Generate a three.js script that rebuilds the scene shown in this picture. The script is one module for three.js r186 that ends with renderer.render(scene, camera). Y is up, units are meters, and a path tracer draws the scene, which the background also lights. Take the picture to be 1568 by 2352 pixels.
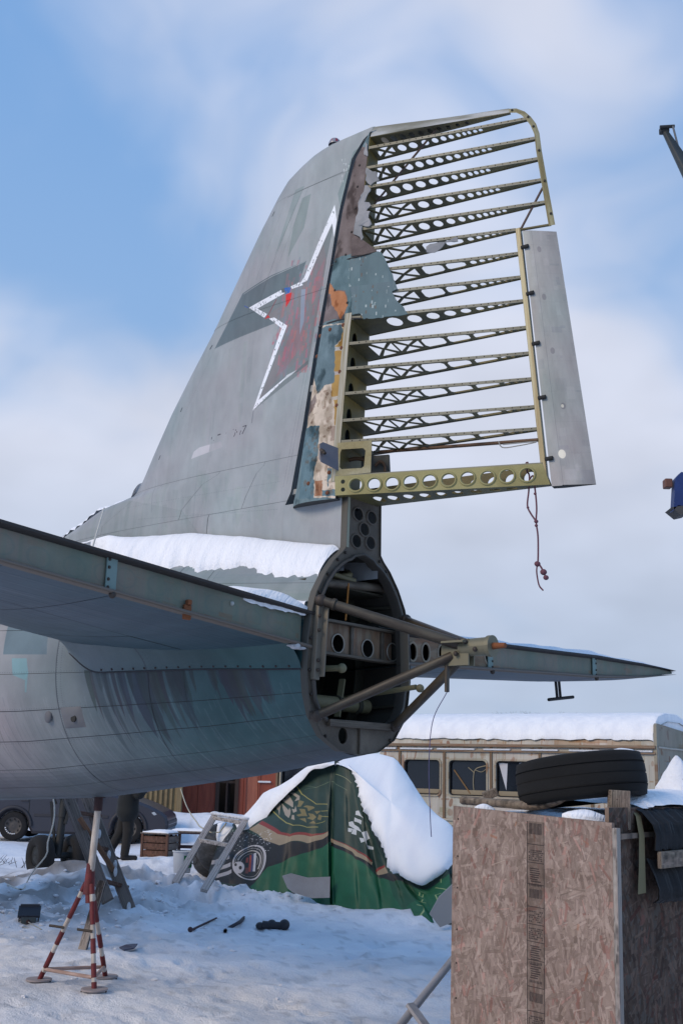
import * as THREE from 'three';
import { MarchingCubes } from 'three/addons/objects/MarchingCubes.js';
import { mergeGeometries, mergeVertices, toCreasedNormals } from 'three/addons/utils/BufferGeometryUtils.js';
import { RoundedBoxGeometry } from 'three/addons/geometries/RoundedBoxGeometry.js';

// ------------------------------------------------------------------ camera
const scene = new THREE.Scene();
const camera = new THREE.PerspectiveCamera(49.84, 682 / 1024, 0.1, 2000);
camera.rotation.order = 'YXZ';
camera.position.set(0, 1.68, 0);
camera.rotation.set(THREE.MathUtils.degToRad(13.3), 0, THREE.MathUtils.degToRad(1.5));
camera.updateMatrixWorld(true);
scene.add(camera);
const V = (x, y, z) => new THREE.Vector3(x, y, z);
const EYE = camera.position.clone();
const CX_ = V(), CY_ = V(), CZ_ = V(); camera.matrixWorld.extractBasis(CX_, CY_, CZ_);
// survey helper: direction from the photographer's standpoint, used only to measure where things stand
const dir = (px, py) => CZ_.clone().negate().addScaledVector(CX_, (px - 784) / 2531).addScaledVector(CY_, -(py - 1176) / 2531);

// ------------------------------------------------------------------ noise
const hsh = (x, y, s) => { let h = (Math.imul(x | 0, 374761393) + Math.imul(y | 0, 668265263) + Math.imul(s | 0, 1442695041)) | 0; h = Math.imul(h ^ (h >>> 13), 1274126177); h ^= h >>> 16; return (h >>> 0) / 4294967296; };
const vn = (x, y, s = 0) => { const i = Math.floor(x), j = Math.floor(y); let a = x - i, b = y - j; a = a * a * (3 - 2 * a); b = b * b * (3 - 2 * b); return (hsh(i, j, s) * (1 - a) + hsh(i + 1, j, s) * a) * (1 - b) + (hsh(i, j + 1, s) * (1 - a) + hsh(i + 1, j + 1, s) * a) * b; };
const fbm = (x, y, o = 4, s = 0) => { let v = 0, a = .5, t = 0; for (let k = 0; k < o; k++) { v += a * vn(x, y, s + k * 17); t += a; x *= 2.03; y *= 2.03; a *= .5; } return v / t; };
const rngOf = (a) => () => { a |= 0; a = a + 0x6D2B79F5 | 0; let t = Math.imul(a ^ a >>> 15, 1 | a); t = t + Math.imul(t ^ t >>> 7, 61 | t) ^ t; return ((t ^ t >>> 14) >>> 0) / 4294967296; };
const R = rngOf(20240117);
const rr = (a, b) => a + (b - a) * R();
const ss = (a, b, x) => { const t = Math.min(1, Math.max(0, (x - a) / (b - a))); return t * t * (3 - 2 * t); };
const lerp = (a, b, t) => a + (b - a) * t;
const interp = (tab) => (k) => { if (k <= tab[0][0]) return tab[0][1]; for (let i = 1; i < tab.length; i++) if (k <= tab[i][0]) return lerp(tab[i - 1][1], tab[i][1], (k - tab[i - 1][0]) / (tab[i][0] - tab[i - 1][0])); return tab[tab.length - 1][1]; };

// ------------------------------------------------------------------ sky (air and soft clouds), one sun, exposure
{
  const W = 1536, H = 768, data = new Float32Array(W * H * 4);
  // soft cloud banks and blue openings: direction, angular size, amount
  const banks = [[120, 930, .2, .42], [420, 440, .07, .16], [620, 340, .12, .2], [330, 60, .12, .12], [1400, 930, .26, .34], [1150, 130, .22, .14], [1500, 1640, .1, .3], [1000, 1250, .2, .12],
    [230, 420, .12, -.34], [120, 180, .14, -.22], [330, 640, .1, -.12], [700, 120, .08, -.12], [380, 810, .07, -.34], [1490, 420, .13, -.12], [1480, 120, .14, -.03], [640, 700, .06, -.1], [560, 1130, .14, .1], [900, 900, .1, .06]]
    .map(([x, y, r, a]) => [dir(x, y).normalize(), r, a]);
  const d = V();
  for (let j = 0; j < H; j++) for (let i = 0; i < W; i++) {
    const ph = ((i + .5) / W - .5) * Math.PI * 2, el = ((j + .5) / H - .5) * Math.PI;
    d.set(Math.cos(el) * Math.cos(ph), Math.sin(el), Math.cos(el) * Math.sin(ph));
    const y = Math.max(d.y, 0), k = 1 / (y + .32), px = d.x * k * 2.9, pz = d.z * k * 2.9;
    const wx = fbm(px * 1.1 + 7, pz * 1.1 + 3, 3, 5), wz = fbm(px * 1.1 - 9, pz * 1.1 + 13, 3, 9);
    let c = fbm(px + wx * 1.3 + 11.2, pz + wz * 1.3 + 4.7, 6, 31) * .9 + .05;
    for (const [b, r, a] of banks) { const t = Math.acos(Math.min(1, Math.max(-1, d.dot(b)))); c += a * Math.exp(-t * t / (2 * r * r)); }
    const cov = ss(.42, 1.05, c) * .95 + .02;
    const e = Math.asin(Math.min(1, y));
    const blue = [lerp(.27, .12, ss(0, .95, e)), lerp(.42, .285, ss(0, .95, e)), lerp(.65, .59, ss(0, .95, e))];
    const shade = .84 + .32 * fbm(px * 1.7 + 31, pz * 1.7 + 3, 4, 77);
    const cl = [.56 * shade, .592 * shade, .7 * shade];
    const haze = Math.exp(-e * 7.5) * .55, hz = [.4, .47, .585];
    const low = ss(.32, .06, e) * .16;   // the bank near the horizon is a little greyer
    for (let q = 0; q < 3; q++) { let v = lerp(blue[q], cl[q] * (1 - low * [1.75, 1.2, .7][q]), cov); v = lerp(v, hz[q], haze); if (d.y < 0) v = lerp(v, [.4, .43, .5][q], ss(0, -.08, d.y)); data[(j * W + i) * 4 + q] = v; }
    data[(j * W + i) * 4 + 3] = 1;
  }
  const t = new THREE.DataTexture(data, W, H, THREE.RGBAFormat, THREE.FloatType);
  t.mapping = THREE.EquirectangularReflectionMapping; t.magFilter = t.minFilter = THREE.LinearFilter; t.wrapS = THREE.RepeatWrapping; t.needsUpdate = true;
  scene.background = t; scene.environment = t;
}
const sun = new THREE.DirectionalLight(0xffe9cf, 1.65);
sun.position.set(-30, 26, 14); sun.target.position.set(0, 2, -9);
sun.castShadow = true; sun.shadow.radius = 48; sun.shadow.mapSize.set(2048, 2048);
Object.assign(sun.shadow.camera, { left: -25, right: 25, top: 25, bottom: -25, near: 1, far: 120 });
scene.add(sun, sun.target);
const renderer = new THREE.WebGLRenderer({ antialias: true });
renderer.setSize(682, 1024);
renderer.toneMapping = THREE.LinearToneMapping;
renderer.toneMappingExposure = 1.2;
renderer.shadowMap.enabled = true;

// ------------------------------------------------------------------ builders
const names = {};
const numbered = (n) => { const k = names[n] = (names[n] ?? -1) + 1; return k ? `${n}_${String(k).padStart(3, '0')}` : n; };
function tag(o, label, category, group) { o.userData.label = label; if (category) o.userData.category = category; if (group) o.userData.group = group; return o; }
function thing(name, label, category, pos = V(0, 0, 0), turn = 0, group) {
  const o = new THREE.Group(); o.name = numbered(name); o.position.copy(pos); o.rotation.y = turn; scene.add(o); o.updateMatrixWorld(true);
  return tag(o, label, category, group);
}
function mesh(name, geo, mat, parent, label) {
  if (Array.isArray(geo)) geo = join(geo);
  if (!geo.attributes.normal) geo.computeVertexNormals();
  const m = new THREE.Mesh(geo, mat); m.name = name; m.castShadow = m.receiveShadow = true; parent.add(m); if (/^(bolt|rivet|screw|fairing_screw|rusty_screw|foot_pin)$/.test(name)) m.userData.kind = 'stuff'; if (label) m.userData.label = label; return m;
}
// a part whose geometry is given in world metres
function part(name, geo, mat, parent, label) {
  if (Array.isArray(geo)) geo = join(geo);
  let o = parent; while (o.parent && o.parent !== scene) o = o.parent;
  const m = mesh(name, geo, mat, parent, label); m.geometry.applyMatrix4(o.matrixWorld.clone().invert()); return m;
}
function join(list) {
  list = list.flat(Infinity).map(g => { g = g.index ? g.toNonIndexed() : g; if (!g.attributes.normal) g.computeVertexNormals(); if (!g.attributes.uv) g.setAttribute('uv', new THREE.BufferAttribute(new Float32Array(g.attributes.position.count * 2), 2)); for (const k of Object.keys(g.attributes)) if (!['position', 'normal', 'uv'].includes(k)) g.deleteAttribute(k); return g; });
  return list.length === 1 ? list[0] : mergeGeometries(list);
}
function single(name, geo, mat, label, category, group) {   // a thing that is one mesh, geometry in world metres, origin at its base
  if (Array.isArray(geo)) geo = join(geo);
  geo.computeBoundingBox(); const b = geo.boundingBox, c = V((b.min.x + b.max.x) / 2, b.min.y, (b.min.z + b.max.z) / 2);
  geo.translate(-c.x, -c.y, -c.z);
  const m = mesh(numbered(name), geo, mat, scene); m.position.copy(c); return tag(m, label, category, group);
}
const fromRows = (rows, uv, closed = false) => {      // rows: arrays of Vector3
  const n = rows[0].length, pos = [], uvs = [], idx = [];
  rows.forEach((r, i) => r.forEach((p, j) => { pos.push(p.x, p.y, p.z); const t = uv ? uv(p, i / (rows.length - 1), j / (n - 1)) : [j / (n - 1), i / (rows.length - 1)]; uvs.push(t[0], t[1]); }));
  for (let i = 0; i < rows.length - 1; i++) for (let j = 0; j < n - (closed ? 0 : 1); j++) { const a = i * n + j, b = i * n + (j + 1) % n, c = a + n, d = b + n; idx.push(a, b, d, a, d, c); }
  const g = new THREE.BufferGeometry(); g.setAttribute('position', new THREE.Float32BufferAttribute(pos, 3)); g.setAttribute('uv', new THREE.Float32BufferAttribute(uvs, 2)); g.setIndex(idx); g.computeVertexNormals(); return g;
};
const crease = (g, a = .5) => toCreasedNormals(g.index ? g.toNonIndexed() : g, a);
const rod = (a, b, r1, r2 = r1, seg = 10) => { const d = b.clone().sub(a), L = d.length(); const g = new THREE.CylinderGeometry(r2, r1, L, seg); g.applyQuaternion(new THREE.Quaternion().setFromUnitVectors(V(0, 1, 0), d.normalize())); g.translate((a.x + b.x) / 2, (a.y + b.y) / 2, (a.z + b.z) / 2); return g; };
const beam = (a, b, w, h, up = V(0, 1, 0), rad = .004) => { // squared bar, w across, h along up
  const d = b.clone().sub(a), L = d.length(); d.normalize(); const x = up.clone().cross(d).normalize(), y = d.clone().cross(x);
  const g = rad ? new RoundedBoxGeometry(w, h, L, 1, Math.min(rad, w / 3, h / 3)) : new THREE.BoxGeometry(w, h, L);
  g.applyMatrix4(new THREE.Matrix4().makeBasis(x, y, d)); g.translate((a.x + b.x) / 2, (a.y + b.y) / 2, (a.z + b.z) / 2); return g;
};
const tube = (pts, r, seg = 24, rs = 7) => new THREE.TubeGeometry(new THREE.CatmullRomCurve3(pts, false, 'centripetal'), seg, r, rs);
const ball = (p, r, sx = 1, sy = 1, sz = 1, seg = 10) => { const g = new THREE.SphereGeometry(r, seg, Math.max(6, seg - 2)); g.scale(sx, sy, sz); g.translate(p.x, p.y, p.z); return g; };
const box = (w, h, d, x, y, z, rad = .006) => { const g = rad ? new RoundedBoxGeometry(w, h, d, 1, Math.min(rad, w / 3, h / 3, d / 3)) : new THREE.BoxGeometry(w, h, d); g.translate(x, y, z); return g; };
const ragged = (pts, amp, step, seed) => {            // uneven torn outline through 2-D or 3-D points
  const out = []; let q = 0;
  pts.forEach((p, i) => { const b = pts[(i + 1) % pts.length], L = p.distanceTo(b), n = Math.max(1, Math.round(L / step)); for (let k = 0; k < n; k++) { const t = p.clone().lerp(b, k / n); if (k || amp) { t.x += (hsh(q, 1, seed) - .5) * amp; t.y += (hsh(q, 2, seed) - .5) * amp; if (t.z !== undefined) t.z += (hsh(q, 3, seed) - .5) * amp * .4; } out.push(t); q++; } });
  return out;
};
// a sheet with thickness from a 3-D outline, triangulated in the plane (ax, ay)
function slab(pts, thick, n, ax = 'x', ay = 'y', uvScale = 1) {
  const c2 = pts.map(p => new THREE.Vector2(p[ax], p[ay])), tri = THREE.ShapeUtils.triangulateShape(c2, []);
  const pos = [], uv = []; const put = (p, o) => { pos.push(p.x + n.x * o, p.y + n.y * o, p.z + n.z * o); uv.push(p[ax] * uvScale, p[ay] * uvScale); };
  for (const [a, b, c] of tri) { put(pts[a], 0); put(pts[b], 0); put(pts[c], 0); put(pts[a], -thick); put(pts[c], -thick); put(pts[b], -thick); }
  pts.forEach((p, i) => { const q = pts[(i + 1) % pts.length]; put(p, 0); put(p, -thick); put(q, 0); put(q, 0); put(p, -thick); put(q, -thick); });
  const g = new THREE.BufferGeometry(); g.setAttribute('position', new THREE.Float32BufferAttribute(pos, 3)); g.setAttribute('uv', new THREE.Float32BufferAttribute(uv, 2)); g.computeVertexNormals(); return g;
}
// lying snow: bulging cushion over a closed outline
function cushion(pts, up, thick, rings = 10, seed = 1, bump = .015, pw = 2.6, centre) {
  let sm = pts; for (let k = 0; k < 4; k++) sm = sm.map((p, i) => p.clone().multiplyScalar(.5).addScaledVector(sm[(i + 1) % sm.length], .25).addScaledVector(sm[(i + sm.length - 1) % sm.length], .25));
  const c = centre ?? pts.reduce((s, p) => s.add(p), V(0, 0, 0)).divideScalar(pts.length), rows = [];
  for (let k = 0; k <= rings; k++) { const s = k === 0 ? 1 : 1 - Math.pow(k / rings, 1.25); rows.push(pts.map((p, i) => { if (k > 0 && i === 0 && k <= rings) for (let z = 0; z < 5; z++) sm = sm.map((p, i) => p.clone().multiplyScalar(.5).addScaledVector(sm[(i + 1) % sm.length], .25).addScaledVector(sm[(i + sm.length - 1) % sm.length], .25)); const q = c.clone().lerp(sm[i], s).addScaledVector(p.clone().sub(sm[i]), Math.pow(s, 8)); const h = thick * Math.pow(Math.max(0, 1 - Math.pow(s, pw)), .55) + (k && k < rings ? (fbm(q.x * 5 + q.z * 3, q.y * 5 + q.z * 4, 3, seed) - .5) * bump * 2 : 0); return q.addScaledVector(up, h); })); }
  rows.unshift(pts.map(p => p.clone().addScaledVector(up, -.03)));
  const g = fromRows(rows, (p) => [p.x * .8 + p.z * .25, (p.y + p.z * .6) * .8], true); return g;
}
// remap an XY extrusion: (X, Y, Z) -> local frame
const remap = (g, f) => { const p = g.attributes.position; for (let i = 0; i < p.count; i++) { const v = f(p.getX(i), p.getY(i), p.getZ(i)); p.setXYZ(i, v[0], v[1], v[2]); } g.deleteAttribute('normal'); g.computeVertexNormals(); return g; };
const shape = (pts) => new THREE.Shape(pts.map(p => Array.isArray(p) ? new THREE.Vector2(p[0], p[1]) : new THREE.Vector2(p.x, p.y)));
const holeEllipse = (x, y, a, b, seg = 18) => { const h = new THREE.Path(); const p = []; for (let i = 0; i < seg; i++) { const t = -i / seg * Math.PI * 2; p.push(new THREE.Vector2(x + a * Math.cos(t), y + b * Math.sin(t))); } h.setFromPoints(p); h.closePath?.(); return h; };
const holePoly = (pts) => { const h = new THREE.Path(); h.setFromPoints(pts.map(p => new THREE.Vector2(p[0], p[1]))); return h; };
const extrude = (sh, depth, bevel = 0) => new THREE.ExtrudeGeometry(sh, { depth, bevelEnabled: bevel > 0, bevelSize: bevel, bevelThickness: bevel, bevelSegments: 1, curveSegments: 16 });
const unproj = (grp) => { grp.updateMatrixWorld(true); const inv = grp.matrixWorld.clone().invert(); const o = EYE.clone().applyMatrix4(inv); return (px, py, ax, val) => { const d = dir(px, py).transformDirection(inv); return o.clone().addScaledVector(d, (val - o[ax]) / d[ax]); }; };
// survey helpers in the world: at depth, on a height
const atDepth = (px, py, z) => { const d = dir(px, py); return EYE.clone().addScaledVector(d, -z / d.z); };
const onPlane = (px, py, P, n) => { const d = dir(px, py); return EYE.clone().addScaledVector(d, P.clone().sub(EYE).dot(n) / d.dot(n)); };

// ------------------------------------------------------------------ textures
function canvasTex(w, h, draw, post, opt = {}) {
  const c = document.createElement('canvas'); c.width = w; c.height = h; const g = c.getContext('2d'); draw(g, w, h);
  if (post) { const im = g.getImageData(0, 0, w, h), d = im.data; for (let y = 0; y < h; y++) for (let x = 0; x < w; x++) { const i = (y * w + x) * 4, o = post(x, y, d[i], d[i + 1], d[i + 2]); if (o) { d[i] = o[0]; d[i + 1] = o[1]; d[i + 2] = o[2]; } } g.putImageData(im, 0, 0); }
  const t = new THREE.CanvasTexture(c); t.colorSpace = opt.linear ? THREE.NoColorSpace : THREE.SRGBColorSpace; t.wrapS = t.wrapT = THREE.RepeatWrapping; t.anisotropy = 8; return t;
}
const col = (r, g, b) => `rgb(${r | 0},${g | 0},${b | 0})`;
const rgb = (r, g, b) => new THREE.Color().setRGB(r / 255, g / 255, b / 255, THREE.SRGBColorSpace);
const std = (o) => new THREE.MeshStandardMaterial({ roughness: .7, metalness: 0, side: THREE.DoubleSide, ...o });
// mottled plain surface: base colour, amount, grain, tint of the second tone
function mottle(size, a, b, sc, seed, grain = 8) {
  return canvasTex(size, size, (g) => { g.fillStyle = col(...a); g.fillRect(0, 0, size, size); }, (x, y, r, gg, bb) => {
    const per = (s, sd) => { const u = x / size * s, v = y / size * s, fx = x / size, fy = y / size; const n = (du, dv) => fbm(u + du, v + dv, 4, sd); return (n(0, 0) * (1 - fx) + n(-s, 0) * fx) * (1 - fy) + (n(0, -s) * (1 - fx) + n(-s, -s) * fx) * fy; };
    const t = ss(.3, .7, per(sc, seed)), k = (hsh(x, y, seed) - .5) * grain; return [lerp(a[0], b[0], t) + k, lerp(a[1], b[1], t) + k, lerp(a[2], b[2], t) + k];
  });
}
const rep = (t, x, y = x) => { t.repeat.set(x, y); return t; };

// ================================================================== ground
const bumpAt = (x, z, cx, cz, rx, rz, h) => h * Math.exp(-((x - cx) ** 2) / (2 * rx * rx) - ((z - cz) ** 2) / (2 * rz * rz));
function gh(x, z) {
  const dist = Math.hypot(x, z);
  let h = (fbm(x * .35 + 5, z * .35, 3, 3) - .5) * .22 + (fbm(x * 1.9, z * 1.9, 4, 8) - .5) * .075;
  const tramp = ss(26, 16, dist);
  h += (fbm(x * 6.5, z * 6.5, 3, 12) - .5) * .045 * tramp;
  const lump = bumpAt(x, z, -3.2, -14.4, 1.5, 1.7, 1) + bumpAt(x, z, -2.0, -16.5, .9, 1, .8) + bumpAt(x, z, -.9, -15.2, .9, .5, .3);
  h += lump * ((Math.pow(fbm(x * 3.1, z * 3.1, 4, 41), 2) - .12) * .34 + (Math.pow(fbm(x * 9, z * 9, 3, 43), 2) - .2) * .09);
  h += bumpAt(x, z, -3.55, -16.4, .8, .9, .26) + bumpAt(x, z, -2.55, -19, .8, .6, .2) + bumpAt(x, z, -.7, -15.4, 1, .55, .06) + bumpAt(x, z, .7, -13.9, .8, .5, .1);
  h += bumpAt(x, z, -2.6, -28.3, 2.2, .8, .55) + bumpAt(x, z, -4.6, -29.6, .8, .7, .5) + bumpAt(x, z, -8.3, -24, 1.2, .8, .12);
  h -= bumpAt(x, z, -4.9, -17.6, .9, .9, .1);
  if (dist < 24) { const S = .52, ci = Math.floor(x / S), cj = Math.floor(z / S); for (let a = -1; a <= 1; a++) for (let b = -1; b <= 1; b++) { const i = ci + a, j = cj + b; if (hsh(i, j, 71) > .62) continue; const px = (i + hsh(i, j, 72)) * S, pz = (j + hsh(i, j, 73)) * S, an = hsh(i, j, 74) * 6.28, c = Math.cos(an), s = Math.sin(an), u = ((x - px) * c + (z - pz) * s) / .15, v = (-(x - px) * s + (z - pz) * c) / .065, q = u * u + v * v; if (q < 5) h += -.03 * Math.exp(-q * q * .8) + .012 * Math.exp(-((q - 1.7) ** 2) * 1.6); } }
  return h * ss(260, 40, dist);
}
const G = (px, py) => { let p = onPlane(px, py, V(0, 0, 0), V(0, 1, 0)); for (let i = 0; i < 6; i++) p = onPlane(px, py, V(0, gh(p.x, p.z), 0), V(0, 1, 0)); return p; };
const snowTex = mottle(512, [247, 248, 250], [236, 238, 243], 7, 3, 6);
const snowBump = (() => { const t = canvasTex(512, 512, (g) => { g.fillStyle = '#888'; g.fillRect(0, 0, 512, 512); }, (x, y) => { const k = 128 + (fbm(x * .05, y * .05, 5, 9) - .5) * 150 + (fbm(x * .35, y * .35, 2, 19) - .5) * 70 + (hsh(x, y, 2) - .5) * 24; return [k, k, k]; }, { linear: true }); t.wrapS = t.wrapT = THREE.MirroredRepeatWrapping; return t; })();
const mSnowSoft = std({ map: snowTex, roughness: .95 });
const mSnow = std({ color: 0xffffff, map: snowTex, bumpMap: snowBump, bumpScale: .015, roughness: .95, name: 'snow' });
{
  const NX = 460, NZ = 540, pos = [], cl = [], uv = [], idx = [];
  const wx = (u) => { const s = Math.sign(u), a = Math.abs(u); return s * (a * 9 + Math.pow(a, 7) * 900); };
  const wz = (v) => 4 - (v * 34 + Math.pow(v, 9) * 900) + (v < .0 ? 0 : 0);
  for (let j = 0; j <= NZ; j++) for (let i = 0; i <= NX; i++) {
    const x = wx(i / NX * 2 - 1), z = j === 0 ? 400 : wz((j - 1) / (NZ - 1));
    pos.push(x, gh(x, z), z); uv.push(x * .7, z * .7);
    // trodden dirt: brown grey round the wheels and the ladder, thinner along the foot paths
    const dirt = bumpAt(x, z, -4.6, -16.3, 1.5, 1.5, 1.25) + bumpAt(x, z, -3.0, -13.2, 1.1, 1.1, .45) + bumpAt(x, z, -2.4, -10.5, 1.6, 1.6, .16) + bumpAt(x, z, -8, -25.6, 4, .5, .9) + bumpAt(x, z, .3, -8.5, 1.2, 1.6, .05);
    const n = fbm(x * 2.3, z * 2.3, 4, 55), path = ss(22, 12, Math.hypot(x, z)) * .12;
    const t = Math.min(1, dirt * ss(.3, .62, n) * 1.1 + dirt * .1 + path * ss(.4, .66, fbm(x * 1.2 + 4, z * 1.2, 4, 66)));
    const sp = fbm(x * 9, z * 9, 2, 70) > .71 ? .8 : 1;
    cl.push(lerp(.9, .25, t) * sp, lerp(.905, .225, t) * sp, lerp(.92, .205, t) * sp);
  }
  for (let j = 0; j < NZ; j++) for (let i = 0; i < NX; i++) { const a = j * (NX + 1) + i, b = a + 1, c = a + NX + 1, d = c + 1; idx.push(a, b, c, b, d, c); }
  const g = new THREE.BufferGeometry(); g.setAttribute('position', new THREE.Float32BufferAttribute(pos, 3)); g.setAttribute('color', new THREE.Float32BufferAttribute(cl, 3)); g.setAttribute('uv', new THREE.Float32BufferAttribute(uv, 2)); g.setIndex(idx); g.computeVertexNormals();
  const m = mesh('snowy_ground', g, std({ vertexColors: true, map: snowTex, bumpMap: snowBump, bumpScale: .02, roughness: .93 }), scene);
  m.userData.kind = 'structure'; m.userData.label = 'trampled dirty snow covering the yard under the airplane';
}

// ================================================================== the airplane
const AIR = V(.1427, 0, -7.323);
const air = thing('airplane', 'weathered grey propeller airplane seen from behind, tail cone removed, rudder stripped to its ribs', 'airplane', AIR, THREE.MathUtils.degToRad(-40));
const A = unproj(air);          // local axes: x aft, y up, z port (towards the photographer)

// ---- painted skins
const weather = (seed, amt = 1) => (x, y, r, g, b) => { const n = fbm(x * .009, y * .006, 4, seed) - .5, m = fbm(x * .05, y * .02, 3, seed + 3) - .5, k = (hsh(x, y, seed) - .5) * 5; const t = (n * 34 + m * 16) * amt + k; const gr = (fbm(x * .006 + 9, y * .006, 3, seed + 8) - .5) * 22 * amt; return [r + t - gr * .6, g + t + gr * .25, b + t + gr * .1]; };
const FX0 = -3.6, FX1 = .3, FY0 = 2.9, FY1 = 6.5, FS = 480;
const finTex = canvasTex(Math.round((FX1 - FX0) * FS), Math.round((FY1 - FY0) * FS), (g, w, h) => {
  const P = (px, py) => { const p = A(px, py, 'z', .12); return [(p.x - FX0) * FS, h - (p.y - FY0) * FS]; };
  const poly = (pts, c) => { g.fillStyle = c; g.beginPath(); pts.forEach((p, i) => { const q = P(...p); i ? g.lineTo(...q) : g.moveTo(...q); }); g.closePath(); g.fill(); };
  const line = (pts, c, lw) => { g.strokeStyle = c; g.lineWidth = lw; g.beginPath(); pts.forEach((p, i) => { const q = P(...p); i ? g.lineTo(...q) : g.moveTo(...q); }); g.stroke(); };
  g.fillStyle = col(153, 158, 160); g.fillRect(0, 0, w, h);
  const r = rngOf(5);
  for (let i = 0; i < 420; i++) { const x = r() * w, y = r() * h, L = 40 + r() * 240; g.fillStyle = `rgba(${r() < .5 ? '120,134,132' : '165,163,168'},${.05 + r() * .1})`; g.fillRect(x, y, 3 + r() * 22, L); }
  // darker older paint: band, dorsal, streaks
  poly([[490, 800], [553, 672], [622, 632], [702, 598], [690, 640], [655, 735], [600, 757]], col(98, 112, 117));
  poly([[130, 1250], [240, 1165], [300, 1150], [430, 1175], [480, 1240]], 'rgba(96,118,112,.14)');
  for (let i = 0; i < 40; i++) { const x = 330 + r() * 320, y = 1080 + r() * 130; poly([[x, y], [x + 8 + r() * 14, y], [x + r() * 16, y + 30 + r() * 40], [x, y + 26]], `rgba(120,136,130,${.06 + r() * .1})`); }
  poly([[686, 450], [706, 440], [694, 520], [660, 590], [668, 520]], 'rgba(98,120,116,.45)'); poly([[668, 430], [690, 420], [640, 560], [628, 590]], 'rgba(98,120,116,.3)');
  poly([[800, 340], [850, 300], [862, 305], [812, 362], [790, 430], [776, 480], [768, 440]], 'rgba(104,124,124,.55)');
  // bare chips along the top
  for (let i = 0; i < 46; i++) { const x = 770 + r() * 84, y = 330 + (850 - x) * .35 + r() * 60; poly([[x, y], [x + 1.5 + r() * 2, y], [x + 1, y + 3 + r() * 9]], `rgba(205,210,208,${.4 + r() * .5})`); }
  // half of the painted star: red worn to grey inside a white border
  poly([[762, 468], [695, 652], [572, 708], [655, 752], [588, 946], [712, 845], [745, 610], [765, 500]], col(118, 126, 128));
  poly([[655, 668], [697, 654], [741, 560], [748, 600], [716, 818], [665, 850], [600, 925], [652, 790], [660, 752], [612, 728], [650, 700]], col(126, 124, 126));
  for (let i = 0; i < 260; i++) { const t = r(), x = 640 + r() * 108 - t * 20, y = 590 + r() * 260; if (Math.abs(x - 735 + (y - 590) * .2) > 70) continue; const L = 5 + r() * 26; poly([[x, y], [x + 2 + r() * 5, y - 1], [x + 2 + r() * 4 - L * .1, y + L], [x - L * .1, y + L]], r() < .66 ? `rgba(${176 + r() * 18},${98 + r() * 20},${108 + r() * 16},${.2 + r() * .4})` : `rgba(120,130,140,${.3 + r() * .4})`); }
  poly([[722, 640], [745, 590], [736, 660], [716, 700]], 'rgba(180,100,110,.28)'); poly([[670, 760], [705, 700], [700, 790], [660, 850], [640, 868]], 'rgba(176,96,106,.28)');
  poly([[692, 665], [702, 664], [700, 740], [691, 770]], 'rgba(140,152,168,.9)');
  const W = col(232, 234, 238);
  const wide = (a, b, d, e, c = W) => poly([a, b, d, e], c);
  wide([762, 466], [697, 640], [705, 645], [759, 508]); wide([762, 466], [768, 502], [764, 544], [757, 505]);
  wide([697, 638], [690, 650], [672, 657], [704, 646]); wide([690, 647], [668, 658], [671, 664], [696, 655]);
  wide([650, 664], [572, 707], [586, 713], [654, 674]); wide([572, 707], [586, 706], [615, 722], [609, 731]);
  wide([620, 733], [632, 730], [662, 749], [652, 757]); wide([651, 751], [662, 749], [600, 925], [588, 946]); wide([588, 946], [596, 926], [662, 868], [655, 878]);
  wide([655, 878], [664, 864], [690, 850], [676, 862], 'rgba(225,228,230,.75)'); poly([[676, 862], [712, 828], [712, 838], [690, 856]], 'rgba(92,104,106,.8)');
  poly([[646, 664], [654, 662], [656, 672], [648, 673]], col(84, 92, 98));
  poly([[653, 662], [668, 659], [666, 672], [657, 676]], col(30, 94, 178));
  poly([[657, 677], [671, 672], [668, 690], [658, 707]], col(204, 38, 42)); poly([[610, 734], [617, 724], [622, 730]], col(196, 44, 48));
  line([[636, 688], [618, 724]], 'rgba(140,50,60,.9)', 3); line([[570, 707], [560, 702]], 'rgba(50,80,160,.8)', 3);
  line([[590, 946], [586, 975]], 'rgba(90,98,104,.5)', 4);
  for (let i = 0; i < 170; i++) { const e = [[[762, 470], [698, 648]], [[690, 650], [655, 668]], [[650, 668], [576, 708]], [[576, 708], [612, 728]], [[630, 732], [656, 752]], [[656, 752], [592, 940]], [[592, 940], [662, 872]]][i % 7], t = r(), x = lerp(e[0][0], e[1][0], t) + (r() - .5) * 12, y = lerp(e[0][1], e[1][1], t) + (r() - .5) * 8, q = .6 + r() * 2.2; poly([[x, y], [x + q, y - q * .4], [x + q * .8, y + q * (1 + r() * 2)], [x, y + q]], `rgba(120,126,128,${.35 + r() * .6})`); }
  // worn serial strokes and a pale scrub mark
  const S = (a, b, lw = 3.2, o = .9) => line([a, b], `rgba(52,54,62,${o})`, lw);
  const z = (x, y) => [(700 + x / 3.92) / 1.6327, (1550 + y / 3.92) / 1.6327];
  S(z(428, 368), z(420, 402)); S(z(456, 412), z(452, 426), 3, .6); S(z(512, 340), z(556, 324), 4); S(z(640, 300), z(634, 322), 2.5, .35); S(z(735, 258), z(752, 252), 3, .4); S(z(778, 256), z(774, 276)); S(z(796, 280), z(792, 304));
  S(z(770, 298), z(766, 330)); S(z(766, 330), z(748, 362)); S(z(852, 272), z(834, 336), 3.4, .75); S(z(878, 214), z(934, 196), 3.4, .8); S(z(930, 198), z(872, 324), 3.6);
  poly([z(122, 690), z(160, 580), z(240, 520), z(400, 476), z(390, 590)], 'rgba(196,192,196,.75)'); poly([z(400, 480), z(560, 430), z(590, 510), z(400, 590)], 'rgba(170,168,172,.5)');
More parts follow.
